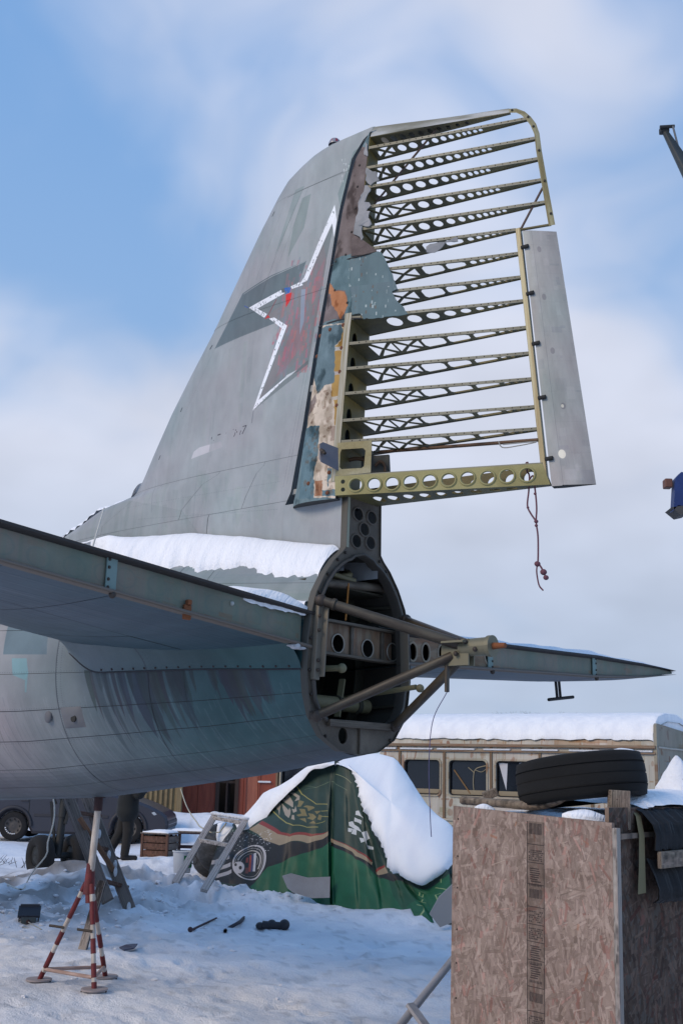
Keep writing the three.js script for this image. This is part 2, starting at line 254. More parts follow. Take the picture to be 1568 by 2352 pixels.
  // rivet rows and old seams
  const rv = (a, b, n) => { for (let i = 0; i < n; i++) { const q = P(lerp(a[0], b[0], i / n), lerp(a[1], b[1], i / n)); g.fillStyle = 'rgba(70,78,82,.42)'; g.fillRect(q[0], q[1], 2.2, 2.2); } };
  rv([586, 640], [640, 470], 60); rv([640, 600], [700, 420], 60); rv([660, 1120], [775, 430], 210); rv([668, 1112], [782, 430], 210); rv([300, 1168], [655, 1108], 90); rv([330, 1195], [650, 1172], 90); rv([420, 960], [560, 640], 80); rv([490, 800], [600, 757], 30); rv([556, 672], [700, 600], 40);
  line([[650, 447], [778, 388]], 'rgba(90,96,98,.7)', 2.5); line([[360, 1100], [360, 1180]], 'rgba(90,96,98,.4)', 2); line([[556, 674], [625, 634], [700, 600]], 'rgba(190,192,188,.6)', 3);
  line([[476, 800], [482, 790]], '#2c3032', 6); line([[362, 1055], [366, 1045]], '#2c3032', 5); line([[612, 490], [617, 478]], '#2c3032', 5); line([[412, 945], [416, 935]], '#2c3032', 5);
}, weather(21, .75));
const dentTex = (sx, sy, seed) => canvasTex(512, 256, (g) => { g.fillStyle = '#888'; g.fillRect(0, 0, 512, 256); }, (x, y) => { const k = 128 + (fbm(x / 512 * sx, y / 256 * sy, 2, seed) - .5) * 200; return [k, k, k]; }, { linear: true });
const mFin = std({ bumpMap: dentTex(16, 14, 5), bumpScale: .007, map: finTex, roughness: .62, metalness: .12 });
const mDark = std({ color: rgb(42, 42, 40), roughness: .85 });
const fw = interp([[-9, 1.34], [-6, 1.24], [-4, 1.03], [-2, .8], [-1, .67], [0, .545]]), fyb = interp([[-9, 1.33], [-4, 1.37], [-2.6, 1.44], [-1.74, 1.54], [-.85, 1.65], [0, 1.79]]), fyt = interp([[-9, 3.78], [-3.3, 3.45], [0, 3.14]]), fyc = interp([[-9, 2.55], [0, 2.38]]);
const fus = (x, v, o = 0) => { const th = v * Math.PI, c = Math.cos(th), yc = fyc(x), b = c > 0 ? yc - fyb(x) : fyt(x) - yc; const s = Math.sin(th); return V(x, yc - (b + o) * c, (fw(x) + o) * s); }; // v 0..1 belly to crown on the port side; negative v = starboard
const fusHit = (px, py) => { let z = .6, p = V(), v = 0; for (let i = 0; i < 40; i++) { p = A(px, py, 'z', z); const yc = fyc(p.x), b = p.y < yc ? yc - fyb(p.x) : fyt(p.x) - yc; v = Math.acos(THREE.MathUtils.clamp((yc - p.y) / b, -1, 1)) / Math.PI; z = z * .5 + fus(p.x, v).z * .5; } return [p.x, v]; };
const SEAM1 = fusHit(129, 1560)[0], SEAM2 = fusHit(345, 1600)[0];
const FUX0 = -9, FUX1 = 0;
const fusTex = canvasTex(2048, 1024, (g, w, h) => {       // u along the body, v round it (0 belly, 1 crown)
  const X = (x) => (x - FUX0) / (FUX1 - FUX0) * w, Y = (v) => h - v * h;
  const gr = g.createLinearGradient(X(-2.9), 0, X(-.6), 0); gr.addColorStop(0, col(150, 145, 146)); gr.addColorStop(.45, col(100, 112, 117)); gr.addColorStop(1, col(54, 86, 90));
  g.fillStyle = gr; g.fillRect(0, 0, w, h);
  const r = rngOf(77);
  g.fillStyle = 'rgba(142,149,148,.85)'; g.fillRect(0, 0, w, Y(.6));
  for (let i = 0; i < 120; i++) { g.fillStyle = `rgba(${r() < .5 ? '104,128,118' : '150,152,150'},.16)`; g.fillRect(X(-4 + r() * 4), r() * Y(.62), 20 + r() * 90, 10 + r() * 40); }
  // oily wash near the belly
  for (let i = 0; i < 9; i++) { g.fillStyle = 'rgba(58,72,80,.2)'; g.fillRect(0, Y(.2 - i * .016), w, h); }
  // run marks: thin streaks following the curve, wide wet runs from under the fairing
  for (let i = 0; i < 900; i++) { const x = X(-5 + r() * 4.9), y = Y(.42 - r() * .34), L = 20 + r() * 130; g.strokeStyle = `rgba(${r() < .6 ? '66,72,82' : '170,166,172'},${.06 + r() * .13})`; g.lineWidth = .7 + r() * 2; g.beginPath(); g.moveTo(x, y); g.lineTo(x + L * .13, y + L); g.stroke(); }
  for (let i = 0; i < 58; i++) { const t = Math.pow(r(), .9), x = X(lerp(fusHit(186, 1560)[0], fusHit(610, 1560)[0], t)), ww = 6 + r() * 24, y0 = Y(.475), L = 60 + r() * 215 * (1 - t * .45); g.fillStyle = `rgba(${46 + r() * 14},${51 + r() * 14},${58 + r() * 12},${.36 + r() * .45})`; g.beginPath(); g.moveTo(x, y0); g.lineTo(x + ww, y0); g.lineTo(x + ww * .8 + L * .1, y0 + L * (.6 + r() * .2)); g.lineTo(x + ww * .45 + L * .13, y0 + L); g.lineTo(x + ww * .2 + L * .1, y0 + L * .7); g.closePath(); g.fill(); }
  
  for (let i = 0; i < 14; i++) { g.strokeStyle = `rgba(54,58,68,${.3 + r() * .3})`; g.lineWidth = 1.5; const x = X(-4.6 + r() * 1.8), y = Y(.37 - r() * .1); g.beginPath(); g.moveTo(x, y); g.lineTo(x + 6 + r() * 14, y + 60 + r() * 90); g.stroke(); }
  const pp = (pts, c) => { g.fillStyle = c; g.beginPath(); pts.map(q => fusHit(...q)).forEach((q, i) => i ? g.lineTo(X(q[0]), Y(q[1])) : g.moveTo(X(q[0]), Y(q[1]))); g.closePath(); g.fill(); };
  pp([[28, 1512], [62, 1512], [66, 1545], [58, 1562], [30, 1550]], 'rgba(112,160,166,.6)'); pp([[60, 1545], [66, 1545], [62, 1590], [58, 1590]], 'rgba(112,160,166,.5)');
  pp([[8, 1503], [108, 1503], [114, 1440], [22, 1430]], 'rgba(96,112,120,.95)');
  g.strokeStyle = 'rgba(48,52,60,.62)'; g.lineWidth = 2; for (const v of [.13, .21, .3, .38]) { g.beginPath(); g.moveTo(0, Y(v)); g.lineTo(w, Y(v)); g.stroke(); } for (const x of [SEAM1, SEAM2]) { g.beginPath(); g.moveTo(X(x), 0); g.lineTo(X(x), h); g.stroke(); }
  // rivets
  g.fillStyle = 'rgba(52,58,68,.5)'; for (const v of [.12, .2, .29, .38, .47]) for (let x = 0; x < w; x += 6) g.fillRect(x, Y(v) - 5, 1.6, 1.6); for (const x of [-.95, SEAM2 - .02, SEAM2 + .02, SEAM1 - .02, SEAM1 + .02]) for (let y = 0; y < h; y += 6) g.fillRect(X(x) + 6, y, 1.6, 1.6);
}, weather(33, .85));
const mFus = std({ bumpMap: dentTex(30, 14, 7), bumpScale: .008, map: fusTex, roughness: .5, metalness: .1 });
const uvFus = (v0, v1) => (p, i, j) => [(p.x - FUX0) / (FUX1 - FUX0), lerp(v0, v1, j)];

// ---- fuselage: inner shell with skin panels over it
const lin = (a, b, n) => Array.from({ length: n + 1 }, (_, i) => lerp(a, b, i / n));
const fusPatch = (x0, x1, v0, v1, o, nx = 10, nv = 10) => fromRows(lin(x0, x1, nx).map(x => lin(v0, v1, nv).map(v => fus(x, v, o))), uvFus(Math.abs(v0), Math.abs(v1)));
const fuselage = mesh('fuselage', fromRows(lin(-9, 0, 40).map(x => lin(-1, 1, 64).map(v => fus(x, v, -.004))), (p, i, j) => [i, j]), std({ color: rgb(66, 64, 58), roughness: .8 }), air);
{
  const xs = [-9, -6, -4.55, SEAM1 - .7, SEAM1, SEAM2, -.97, -.004], vs = [0, .055, .13, .21, .3, .38, .47, .58, .72, .86, 1];
  for (const side of [1, -1]) for (let i = 0; i < xs.length - 1; i++) for (let k = 0; k < vs.length - 1; k++) {
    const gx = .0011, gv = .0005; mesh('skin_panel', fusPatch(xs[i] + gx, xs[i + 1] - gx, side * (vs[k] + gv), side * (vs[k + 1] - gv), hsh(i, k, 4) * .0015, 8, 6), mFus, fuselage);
  }
  const hc = fusHit(167, 1648), kc = fusHit(113, 1645);
  mesh('access_panel', fromRows(lin(hc[0] - .1, hc[0] + .11, 5).map((x, i) => lin(hc[1] - .028, hc[1] + .028, 5).map((v, j) => fus(x, v, (i % 5 && j % 5) ? .016 : .002))), uvFus(.3, .36)), std({ color: rgb(104, 106, 110), roughness: .6 }), fuselage);
  const hp = fus(hc[0] + .03, hc[1], .016); mesh('vent_hole', remap(new THREE.CylinderGeometry(.028, .028, .012, 16), (x, y, z) => [hp.x + x, hp.y + z, hp.z + y]), mDark, fuselage);
  const kp = fus(kc[0], kc[1], .004); mesh('vent_hole', remap(new THREE.SphereGeometry(.04, 12, 8), (x, y, z) => [kp.x + x, kp.y + y * 1.2, kp.z + z * .5]), std({ color: rgb(96, 98, 104) }), fuselage);
}
// fillet under the port tailplane root, with its screwed lower edge
const tpYc = (z) => z > 0 ? 2.555 + .075 * (z - .56) : 2.535 + .044 * (-z - .5) + .012 * ss(-4, -5.1, z);
const tpXl = interp([[.3, -2.14], [1.4, -1.98], [2.8, -1.6], [4.2, -1.1], [5.1, -.3]]), tpHs = interp([[.3, .108], [2.75, .092], [3.4, .09], [4.3, .06], [5.1, .008]]);
const tpProf = (s) => (1 + .22 * Math.sin(Math.PI * Math.min(1, s * 1.3)) ) * Math.sqrt(Math.max(0, 1 - Math.pow(s, 3.2)));
const tp = (z, s, side, o = 0) => { const az = Math.abs(z); return V(lerp(.0, tpXl(az), s), tpYc(z) + side * (tpHs(az) + .006 + o) * tpProf(s), z); };
{
  const low = (x) => { const e = ss(-2.02, -1.72, x); return lerp(2.47, 2.325, Math.sqrt(e)) - .02 * ss(-1, 0, x); };
  const vAt = (x, y) => Math.acos(THREE.MathUtils.clamp((fyc(x) - y) / (fyc(x) - fyb(x)), -1, 1)) / Math.PI;
  const rows = lin(-2.04, -.012, 36).map(x => { const a = fus(x, vAt(x, low(x)), .016), zz = fw(x) + .14, b = tp(zz, Math.min(.985, x / tpXl(zz)), -1, -.004), m = fus(x, vAt(x, lerp(low(x), b.y, .5)), .02); m.z += .012; return lin(0, 1, 8).map(t => a.clone().multiplyScalar((1 - t) ** 2).addScaledVector(m, 2 * t * (1 - t)).addScaledVector(b, t * t)); });
  const g = fromRows(rows, (p) => [(p.x - FUX0) / 9, .5 + (p.y - 2.3) * .3]); mesh('root_fairing', g, mFus, air);
  mesh('fairing_screw', lin(-1.7, -.1, 16).map(x => ball(fus(x, vAt(x, low(x) + .018), .019), .009, 1, 1, 1, 6)), std({ color: rgb(60, 50, 50) }), air);
  mesh('fairing_edge', tube(lin(-2.03, -.02, 30).map(x => fus(x, vAt(x, low(x)), .015)), .006, 60, 5), std({ color: rgb(52, 54, 60) }), air);
}
// ---- tailplanes
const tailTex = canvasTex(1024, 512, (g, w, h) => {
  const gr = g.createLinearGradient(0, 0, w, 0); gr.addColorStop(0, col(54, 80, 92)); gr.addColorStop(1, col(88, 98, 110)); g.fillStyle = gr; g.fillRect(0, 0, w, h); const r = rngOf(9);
  for (let i = 0; i < 90; i++) { g.fillStyle = `rgba(${r() < .6 ? '60,70,84' : '140,140,152'},${.05 + r() * .1})`; g.fillRect(r() * w, r() * h, 100 + r() * 400, 1 + r() * 7); }
  for (let i = 0; i < 40; i++) { g.fillStyle = `rgba(60,92,104,.13)`; g.fillRect(r() * w, r() * h, 30 + r() * 80, 10 + r() * 50); }
}, weather(41, .7));
const tailRib = canvasTex(64, 256, (g) => { g.fillStyle = '#999'; g.fillRect(0, 0, 64, 256); g.fillStyle = '#333'; for (let y = 0; y < 256; y += 16) g.fillRect(0, y, 64, 3); }, null, { linear: true });
const mTail = std({ map: tailTex, roughness: .55, metalness: .08, bumpMap: tailRib, bumpScale: .004 });
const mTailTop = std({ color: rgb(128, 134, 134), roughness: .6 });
const sparTex = canvasTex(1024, 128, (g, w, h) => {
  g.fillStyle = col(112, 120, 106); g.fillRect(0, 0, w, h); const r = rngOf(15);
  for (let i = 0; i < 130; i++) { g.fillStyle = `rgba(${r() < .5 ? '132,116,104' : '96,112,98'},${.12 + r() * .22})`; const x = r() * w; g.fillRect(x, r() * 30, 5 + r() * 36, h); }
  for (let i = 0; i < 24; i++) { g.strokeStyle = 'rgba(84,104,100,.2)'; g.lineWidth = 4; g.beginPath(); g.ellipse(30 + i * 44 + r() * 22, 55 + r() * 20, 15, 26, 0, 0, 7); g.stroke(); }
  for (let i = 0; i < 60; i++) { g.fillStyle = `rgba(134,92,64,${.1 + r() * .25})`; g.fillRect(r() * w, r() < .6 ? h - 22 - r() * 10 : r() * h, 5 + r() * 40, 3 + r() * 14); }
}, weather(55, .7));
const mSpar = std({ map: sparTex, roughness: .6, metalness: .15 }), mEdge = std({ color: rgb(52, 48, 46), roughness: .7 }), mRust = std({ color: rgb(126, 76, 46), roughness: .9 }), mBolt = std({ color: rgb(70, 62, 56), roughness: .6, metalness: .4 });
const rustTex = canvasTex(512, 128, (g, w, h) => { g.fillStyle = col(134, 120, 100); g.fillRect(0, 0, w, h); const r = rngOf(25); for (let i = 0; i < 260; i++) { g.fillStyle = `rgba(${r() < .6 ? '116,70,42' : '92,86,76'},${.08 + r() * .25})`; g.beginPath(); g.ellipse(r() * w, r() * h, 4 + r() * 26, 3 + r() * 14, r() * 3, 0, 7); g.fill(); } }, weather(61, 1));
const mRusty = std({ map: rustTex, roughness: .75, metalness: .1 });
function tailplane(sg, name) {
  const root = new THREE.Group(); root.name = name; air.add(root);
  const zs = sg > 0 ? [.48, 1.25, 2.05, 2.72, 3.6, 4.4, 5.1] : [.46, 1.35, 2.4, 3.36, 4.3, 5.1];
  for (let i = 0; i < zs.length - 1; i++) for (const side of [1, -1]) for (const [s0, s1] of side > 0 ? [[0, 1]] : [[.0, .42], [.42, 1]]) {
    const g = fromRows(lin(zs[i] + .003, zs[i + 1] - .003, 6).map(z => lin(s0 + (s0 ? .003 : 0), s1 - (s1 < 1 ? .003 : 0), 12).map(s => tp(sg * z, s, side, hsh(i, s1 * 9, 3) * .003))), (p) => [Math.abs(p.z) / 5.1, p.x / 2.1 + 1]);
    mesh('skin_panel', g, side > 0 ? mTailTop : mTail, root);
  }
  mesh('inner_shell', fromRows(lin(.48, 5.09, 20).map(z => lin(-1, 1, 30).map(s => tp(sg * z, 1 - Math.abs(s), s > 0 ? 1 : -1, -.008)))), std({ color: rgb(50, 50, 48) }), root);
  // rear spar: web, lips, doublers
  const zEnd = 5.07, holes = [];
  const web = (z0, z1, mat, nm, hs = []) => { const pts = [...lin(z0, z1, 8).map(z => [sg * z, tpYc(sg * z) - tpHs(z)]), ...lin(z1, z0, 8).map(z => [sg * z, tpYc(sg * z) + tpHs(z)])]; const sh = shape(pts); for (const h of hs) sh.holes.push(holeEllipse(h[0], h[1], .043, .062)); const g = extrude(sh, .004); remap(g, (X, Y, Z) => [-.028 + Z, Y, X]); const u = g.attributes.uv; for (let i = 0; i < u.count; i++) { const p = g.attributes.position; u.setXY(i, p.getZ(i) * .22, (p.getY(i) - tpYc(p.getZ(i))) * 4 + .5); } return mesh(nm, g, mat, root); };
  if (sg > 0) { web(.56, 2.08, mSpar, 'spar_web'); web(2.083, 3.6, mSpar, 'spar_web'); web(3.603, zEnd, mSpar, 'spar_web'); }
  else { const hz = [[945, 1497], [975, 1499], [1012, 1501], [1048, 1503], [1118, 1506]].map(p => A(...p, 'x', -.03)).map(p => [p.z, p.y]); web(.5, A(1133, 1500, 'x', 0).z * -1, mRusty, 'spar_web', hz); web(A(1135, 1500, 'x', 0).z * -1, 3.36, mSpar, 'spar_web'); web(3.363, zEnd, mSpar, 'spar_web'); for (const h of hz) { const t = new THREE.TorusGeometry(.05, .007, 6, 20); mesh('hole_rim', remap(t, (X, Y, Z) => [-.022 + Z, h[1] + Y * 1.35, h[0] + X]), std({ color: rgb(150, 138, 120) }), root); } }
  for (const side of [1, -1]) { // lips
    const z0 = sg > 0 ? .5 : .46; const g = fromRows(lin(z0, zEnd, 30).map(z => { const y = tpYc(sg * z) + side * (tpHs(z) + .01), k = Math.min(1, tpHs(z) * 12); return [V(-.04, y, sg * z), V(.022, y, sg * z), V(.022, y - side * .02 * k, sg * z), V(-.02, y - side * .03 * k, sg * z)]; }), (p) => [Math.abs(p.z) * .3, .2]);
    mesh('spar_cap', g, side > 0 ? mEdge : std({ color: rgb(112, 102, 92), roughness: .7 }), root);
  }
  for (const z of sg > 0 ? [2.08, 3.6] : [1.63, 3.36]) { mesh('joint_strap', box(.012, tpHs(z) * 2 - .01, .07, -.012, tpYc(sg * z), sg * z), std({ color: rgb(116, 138, 134), roughness: .7 }), root); mesh('bolt', [...[-.07, -.03, .03, .07].map(o => ball(V(-.004, tpYc(sg * z) + o * tpHs(z) * 11, sg * (z + .022)), .009, 1, 1, 1, 6)), ball(V(.01, tpYc(sg * z) - tpHs(z) - .018, sg * z), .02, 1, 1, 1, 8)], mBolt, root); }
  return root;
}
const tpL = tailplane(1, 'port_tailplane'), tpR = tailplane(-1, 'starboard_tailplane');
{ const p = A(430, 1398, 'x', -.01); mesh('rusty_bracket', [box(.02, .085, .055, -.01, p.y - .02, p.z), box(.03, .03, .03, .0, p.y + .035, p.z)], mRust, tpL);
  const q = A(533, 1386, 'x', -.02); mesh('bolt', ball(V(-.02, q.y, q.z), .014, 1, 1, 1, 7), std({ color: rgb(180, 184, 180) }), tpL);
  // antenna mast under the far tailplane
  const at = A(1283, 1572, 'x', -.7), ab = A(1287, 1603, 'x', -.7), dz = .006;
  mesh('antenna', [rod(V(at.x - .02, at.y + .06, at.z + .035), V(ab.x - .02, ab.y, ab.z + .035), .014), rod(V(at.x - .02, at.y + .06, at.z - .03), V(ab.x - .02, ab.y, ab.z - .03), .014), rod(A(1259, 1607, 'x', -.72), A(1315, 1601, 'x', -.72), .016)], std({ color: rgb(34, 36, 38) }), tpR); }

// ---- fin
const finLE = interp([[150, 1238], [235, 1177], [310, 1147], [330, 1110], [355, 1050], [395, 960], [440, 870], [500, 755], [560, 625], [600, 538], [640, 458], [662, 420], [690, 390], [715, 367], [740, 350], [790, 325], [850, 299]].map(p => A(...p, 'z', 0)).map(p => [p.y, p.x]).sort((a, b) => a[0] - b[0]));
const gapPts = [[856, 299], [835, 320], [808, 365], [780, 480], [758, 610], [725, 790], [695, 980], [668, 1130], [655, 1160], [650, 1220]].map(p => { let q = A(...p, 'z', .1); for (let i = 0; i < 4; i++) q = A(...p, 'z', interp([[2.9, .19], [3.5, .178], [4.5, .15], [5.5, .11], [6.35, .05]])(q.y) * .94); return q; }).map(p => [p.y, p.x]).sort((a, b) => a[0] - b[0]);
const finTE = interp(gapPts), finTopY = A(856, 299, 'z', 0).y - .01;
const finW = interp([[2.9, .19], [3.5, .178], [4.5, .15], [5.5, .11], [6.35, .05]]);
const finP = (y, s, side, o = 0) => { const a = finLE(y), b = Math.max(a + .01, finTE(y)), k = s < .5 ? Math.sqrt(Math.max(0, 1 - (1 - s / .5) ** 2)) : 1 - .06 * ((s - .5) / .5) ** 2; const long = Math.min(1, .3 / Math.max(.05, b - a)); void long; return V(lerp(a, b, s), y, side * Math.max(0, (finW(y) + o) * k * Math.min(1, (b - a) * 3) + (s > 0 ? o * .5 : 0))); };
const uvFin = (p) => [(p.x - FX0) / (FX1 - FX0), (p.y - FY0) / (FY1 - FY0)];
const fin = mesh('fin', fromRows(lin(2.95, finTopY, 60).map(y => [...lin(0, 1, 16).map(s => finP(y, 1 - s, 1, -.004)), ...lin(0, 1, 16).map(s => finP(y, s, -1, -.004)), finP(y, 1, 1, -.004)])), std({ color: rgb(98, 102, 104) }), air);
{
  const sl = (v) => (i) => v;
  const rowsY = [2.95, 3.535, 3.86, 5.1, 6.02, finTopY];
  const cuts = [[0, .34, .72, 1], [0, .25, .6, .84, 1], [0, 1], [0, .45, 1], [0, .5, 1]];
  for (let i = 0; i < rowsY.length - 1; i++) for (const side of [1, -1]) { const c = side > 0 ? cuts[i] : [0, 1]; for (let k = 0; k < c.length - 1; k++) mesh('skin_panel', fromRows(lin(rowsY[i] + .001, rowsY[i + 1] - .001, 26).map(y => lin(c[k] + (c[k] ? .0006 : 0), c[k + 1] - (c[k + 1] < 1 ? .0006 : 0), 24).map(s => finP(y, s, side, hsh(i, k, 7) * .0012))), uvFin), mFin, fin); }
}
// stub of the fin between gap and end frame
const yStub = (x) => 3.49 - .02 * (x + .6);
{
  const top = 3.5, rows = (s) => lin(finTE(3.3) + .004, .0, 8).map(x => lin(2.98, top, 6).map(y => V(x, y, s * (.178 + .004))));
  for (const s of [1, -1]) mesh('fin_stub_panel', fromRows(rows(s), uvFin), mFin, air);
  mesh('fin_stub_top', fromRows([[-1, 1].map(s => V(finTE(3.48), top, s * .18)), [-1, 1].map(s => V(.0, top, s * .18))]), std({ color: rgb(96, 102, 104) }), air);
  mesh('hinge_bracket', [box(.1, .05, .06, -.42, 4.35, .1), box(.12, .04, .05, -.5, 3.6, .12)], std({ color: rgb(150, 152, 148) }), air);
}
// beacon on top of the fin
{ const b = A(766, 345, 'z', 0), base = [[-.06, .05], [-.01, .052], [.03, .05], [.06, .048], [.08, .048]].map(p => new THREE.Vector2(p[1], p[0])); const g = new THREE.LatheGeometry(base, 20); remap(g, (x, y, z) => [b.x + .01 + x * (1.15 - y * 4), b.y - .04 + y, z * .62]);
  const bc = mesh('beacon', g, std({ color: rgb(150, 156, 152), roughness: .5 }), air); const dg = new THREE.SphereGeometry(.049, 18, 10, 0, 7, 0, 1.6); dg.scale(1, 1.15, 1); dg.translate(b.x + .01, b.y + .04, 0); mesh('beacon_dome', dg, std({ map: canvasTex(128, 64, (g) => { g.fillStyle = '#8e8c92'; g.fillRect(0, 0, 128, 64); g.fillStyle = '#8e2a34'; for (let i = 0; i < 7; i++) g.fillRect(8 + i * 18, 8 + (i % 3) * 12, 7, 26); }), roughness: .3 }), bc); }

// ---- end frame, where the tail cone was
const outer = [[1.79, 0], [1.815, .2], [1.9, .375], [2.02, .475], [2.15, .525], [2.3, .548], [2.5, .545], [2.66, .52], [2.8, .475], [2.93, .395], [3.04, .3], [3.1, .225], [3.14, .19], [3.5, .184]];
const mFrame = std({ map: mottle(256, [110, 101, 88], [80, 72, 62], 6, 71, 14), roughness: .6, metalness: .25 });
{
  const pts = [...outer.map(p => [p[1], p[0]]), ...outer.slice(1).reverse().map(p => [-p[1], p[0]])];
  const sh = shape(pts);
  const open = [[1.99, .34], [2.04, .415], [2.12, .465], [2.25, .487], [2.5, .485], [2.66, .465], [2.78, .43], [2.88, .375], [2.97, .3], [3.03, .225], [3.06, .17], [3.07, .14]];
  const inPts = [...open.map(p => [p[1], p[0]]), ...[[.1, 3.1], [0, 3.125], [-.1, 3.1]], ...open.slice().reverse().map(p => [-p[1], p[0]])];
  sh.holes.push(holePoly(inPts)); sh.holes.push(holeEllipse(A(785, 1690, 'x', 0).z, A(785, 1690, 'x', 0).y, .045, .052));
  for (const p of [[822, 1181], [853, 1189], [836, 1216], [818, 1243], [850, 1247]]) { const q = A(...p, 'x', 0); sh.holes.push(holeEllipse(q.z, q.y, .05, .043)); }
  const frame = mesh('end_frame', remap(extrude(sh, .012), (X, Y, Z) => [Z - .004, Y, X]), mFrame, air);
  for (const p of [[822, 1181], [853, 1189], [836, 1216], [818, 1243], [850, 1247]]) { const q = A(...p, 'x', .01); mesh('hole_rim', remap(new THREE.TorusGeometry(.054, .007, 6, 22), (X, Y, Z) => [.011 + Z, q.y + Y * .87, q.z + X]), mFrame, frame); }
  // rolled inner lip and outer flange
  const lip = inPts.map(p => V(.0, p[1], p[0])); lip.push(lip[0]);
  mesh('inner_lip', fromRows(lip.map(p => [p.clone(), V(.03, p.y, p.z), V(.03, p.y + (2.5 - p.y) * .03, p.z * .96), V(-.05, p.y + (2.5 - p.y) * .02, p.z * .97)])), std({ color: rgb(82, 78, 72), roughness: .55, metalness: .3 }), frame);
  mesh('outer_flange', fromRows(pts.concat([pts[0]]).map(p => [V(-.03, p[1], p[0]), V(.02, p[1], p[0] * 1.004), V(.022, p[1], p[0] * .985)])), std({ color: rgb(78, 76, 70) }), frame);
  const strip = outer.slice(-2).map(p => [V(.016, p[0], p[1] - .0), V(.016, p[0], p[1] - .034)]); mesh('edge_strip', fromRows(strip), std({ color: rgb(150, 152, 132) }), frame);
  // side posts standing proud of the ring
  for (const s of [1, -1]) { mesh('side_post', [beam(V(.028, 2.24, s * .475), V(.028, 2.72, s * .45), .05, .04, V(1, 0, 0)), beam(V(.05, 2.26, s * .448), V(.05, 2.7, s * .424), .008, .07, V(1, 0, 0), 0)], std({ color: rgb(116, 110, 98), roughness: .6, metalness: .2 }), frame); mesh('bolt', [2.3, 2.36, 2.55, 2.64].map(y => ball(V(.056, y, s * .475), .012, 1, 1, 1, 6)), mBolt, frame); }
  mesh('bolt', [...outer.slice(2, 12)].filter((_, i) => i % 1 === 0).flatMap(p => [1, -1].map(s => ball(V(.014, p[0], s * (p[1] - .04)), .011, 1, 1, 1, 6))), mBolt, frame);
  mesh('sill_beam', [beam(V(.03, 1.985, .33), V(.03, 1.985, -.33), .03, .045), beam(V(.016, 1.8, .0), V(.016, 1.98, -.0), .012, .02, V(1, 0, 0))], mFrame, frame);
  // carry-through spar, floor, cross tubes and pipes inside
  const cs = shape([[-.5, 2.44], [.5, 2.44], [.5, 2.645], [-.5, 2.645]]); for (const p of [[775, 1478], [843, 1490], [900, 1498]]) { const q = A(...p, 'x', -.12); cs.holes.push(holeEllipse(q.z, q.y, .06, .062)); }
  const car = mesh('carry_through_spar', remap(extrude(cs, .006), (X, Y, Z) => [-.12 + Z, Y, X]), mRusty, air);
  for (const p of [[775, 1478], [843, 1490], [900, 1498]]) { const q = A(...p, 'x', -.112); mesh('hole_rim', remap(new THREE.TorusGeometry(.062, .005, 6, 22), (X, Y, Z) => [-.108 + Z, q.y + Y, q.z + X]), std({ color: rgb(168, 160, 146), roughness: .5, metalness: .3 }), car); }
  mesh('spar_cap', [beam(V(-.1, 2.65, .5), V(-.1, 2.65, -.5), .07, .02), beam(V(-.1, 2.435, .5), V(-.1, 2.435, -.5), .07, .02), beam(V(-.105, 2.54, A(808, 1486, 'x', -.1).z - .015), V(-.105, 2.54, A(808, 1486, 'x', -.1).z + .015), .02, .2), beam(V(-.105, 2.54, A(878, 1490, 'x', -.1).z - .015), V(-.105, 2.54, A(878, 1490, 'x', -.1).z + .015), .02, .2), beam(V(-.105, 2.54, A(742, 1476, 'x', -.1).z - .01), V(-.105, 2.54, A(742, 1476, 'x', -.1).z + .01), .02, .2)], mFrame, car);
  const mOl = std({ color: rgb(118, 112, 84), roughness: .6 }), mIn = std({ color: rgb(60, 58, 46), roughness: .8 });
  mesh('cross_tube', rod(A(745, 1338, 'x', -.14), A(885, 1352, 'x', -.1), .03), mFrame, air);
  mesh('deck', box(.75, .012, .84, -.5, 2.9, 0, 0), mIn, air);
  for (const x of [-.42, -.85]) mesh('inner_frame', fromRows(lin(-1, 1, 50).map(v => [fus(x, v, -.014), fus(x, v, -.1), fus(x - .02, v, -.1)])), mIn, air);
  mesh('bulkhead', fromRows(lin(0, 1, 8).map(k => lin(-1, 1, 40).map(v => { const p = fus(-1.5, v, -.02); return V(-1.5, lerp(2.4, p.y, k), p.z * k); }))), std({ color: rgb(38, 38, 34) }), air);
  mesh('torque_tube', rod(V(-.25, 2.13, .46), V(-.25, 2.13, -.4), .05, .05, 16), mOl, air);
  mesh('push_rod', [rod(V(-.5, 2.32, .44), V(.06, 2.33, .26), .02), ball(V(.06, 2.33, .25), .032)], mOl, air);
  mesh('push_rod', [rod(V(-.7, 2.16, -.34), A(955, 1578, 'x', .25), .018), ball(A(964, 1581, 'x', .27), .028)], mOl, air);
  for (const [a, b] of [[V(-.22, 2.0, .3), V(-.3, 2.32, .38)], [V(-.22, 2.04, -.05), V(-.24, 2.3, -.12)], [V(-.2, 1.95, .12), V(-.2, 2.12, .12)]]) mesh('lever', beam(a, b, .045, .02), mOl, air);
  for (const z of [.2, -.1, -.3]) mesh('clamp_ring', rod(V(-.25, 2.13, z), V(-.25, 2.13, z + .04), .06, .06, 16), mIn, air);
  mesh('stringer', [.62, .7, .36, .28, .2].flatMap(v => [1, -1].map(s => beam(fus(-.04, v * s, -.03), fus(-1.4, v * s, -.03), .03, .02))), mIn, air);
  mesh('pipe', [tube([V(-.1, 3.04, .15), V(-.2, 2.98, .06), V(-.15, 3.0, -.06), V(-.3, 3.06, -.16)], .022), rod(V(-.18, 2.99, .12), V(-.12, 2.96, -.08), .02)], mOl, air);
  mesh('wire', tube([A(800, 1340, 'x', -.1), A(797, 1380, 'x', -.1), A(793, 1425, 'x', -.1)], .007), std({ color: rgb(168, 108, 42) }), air);
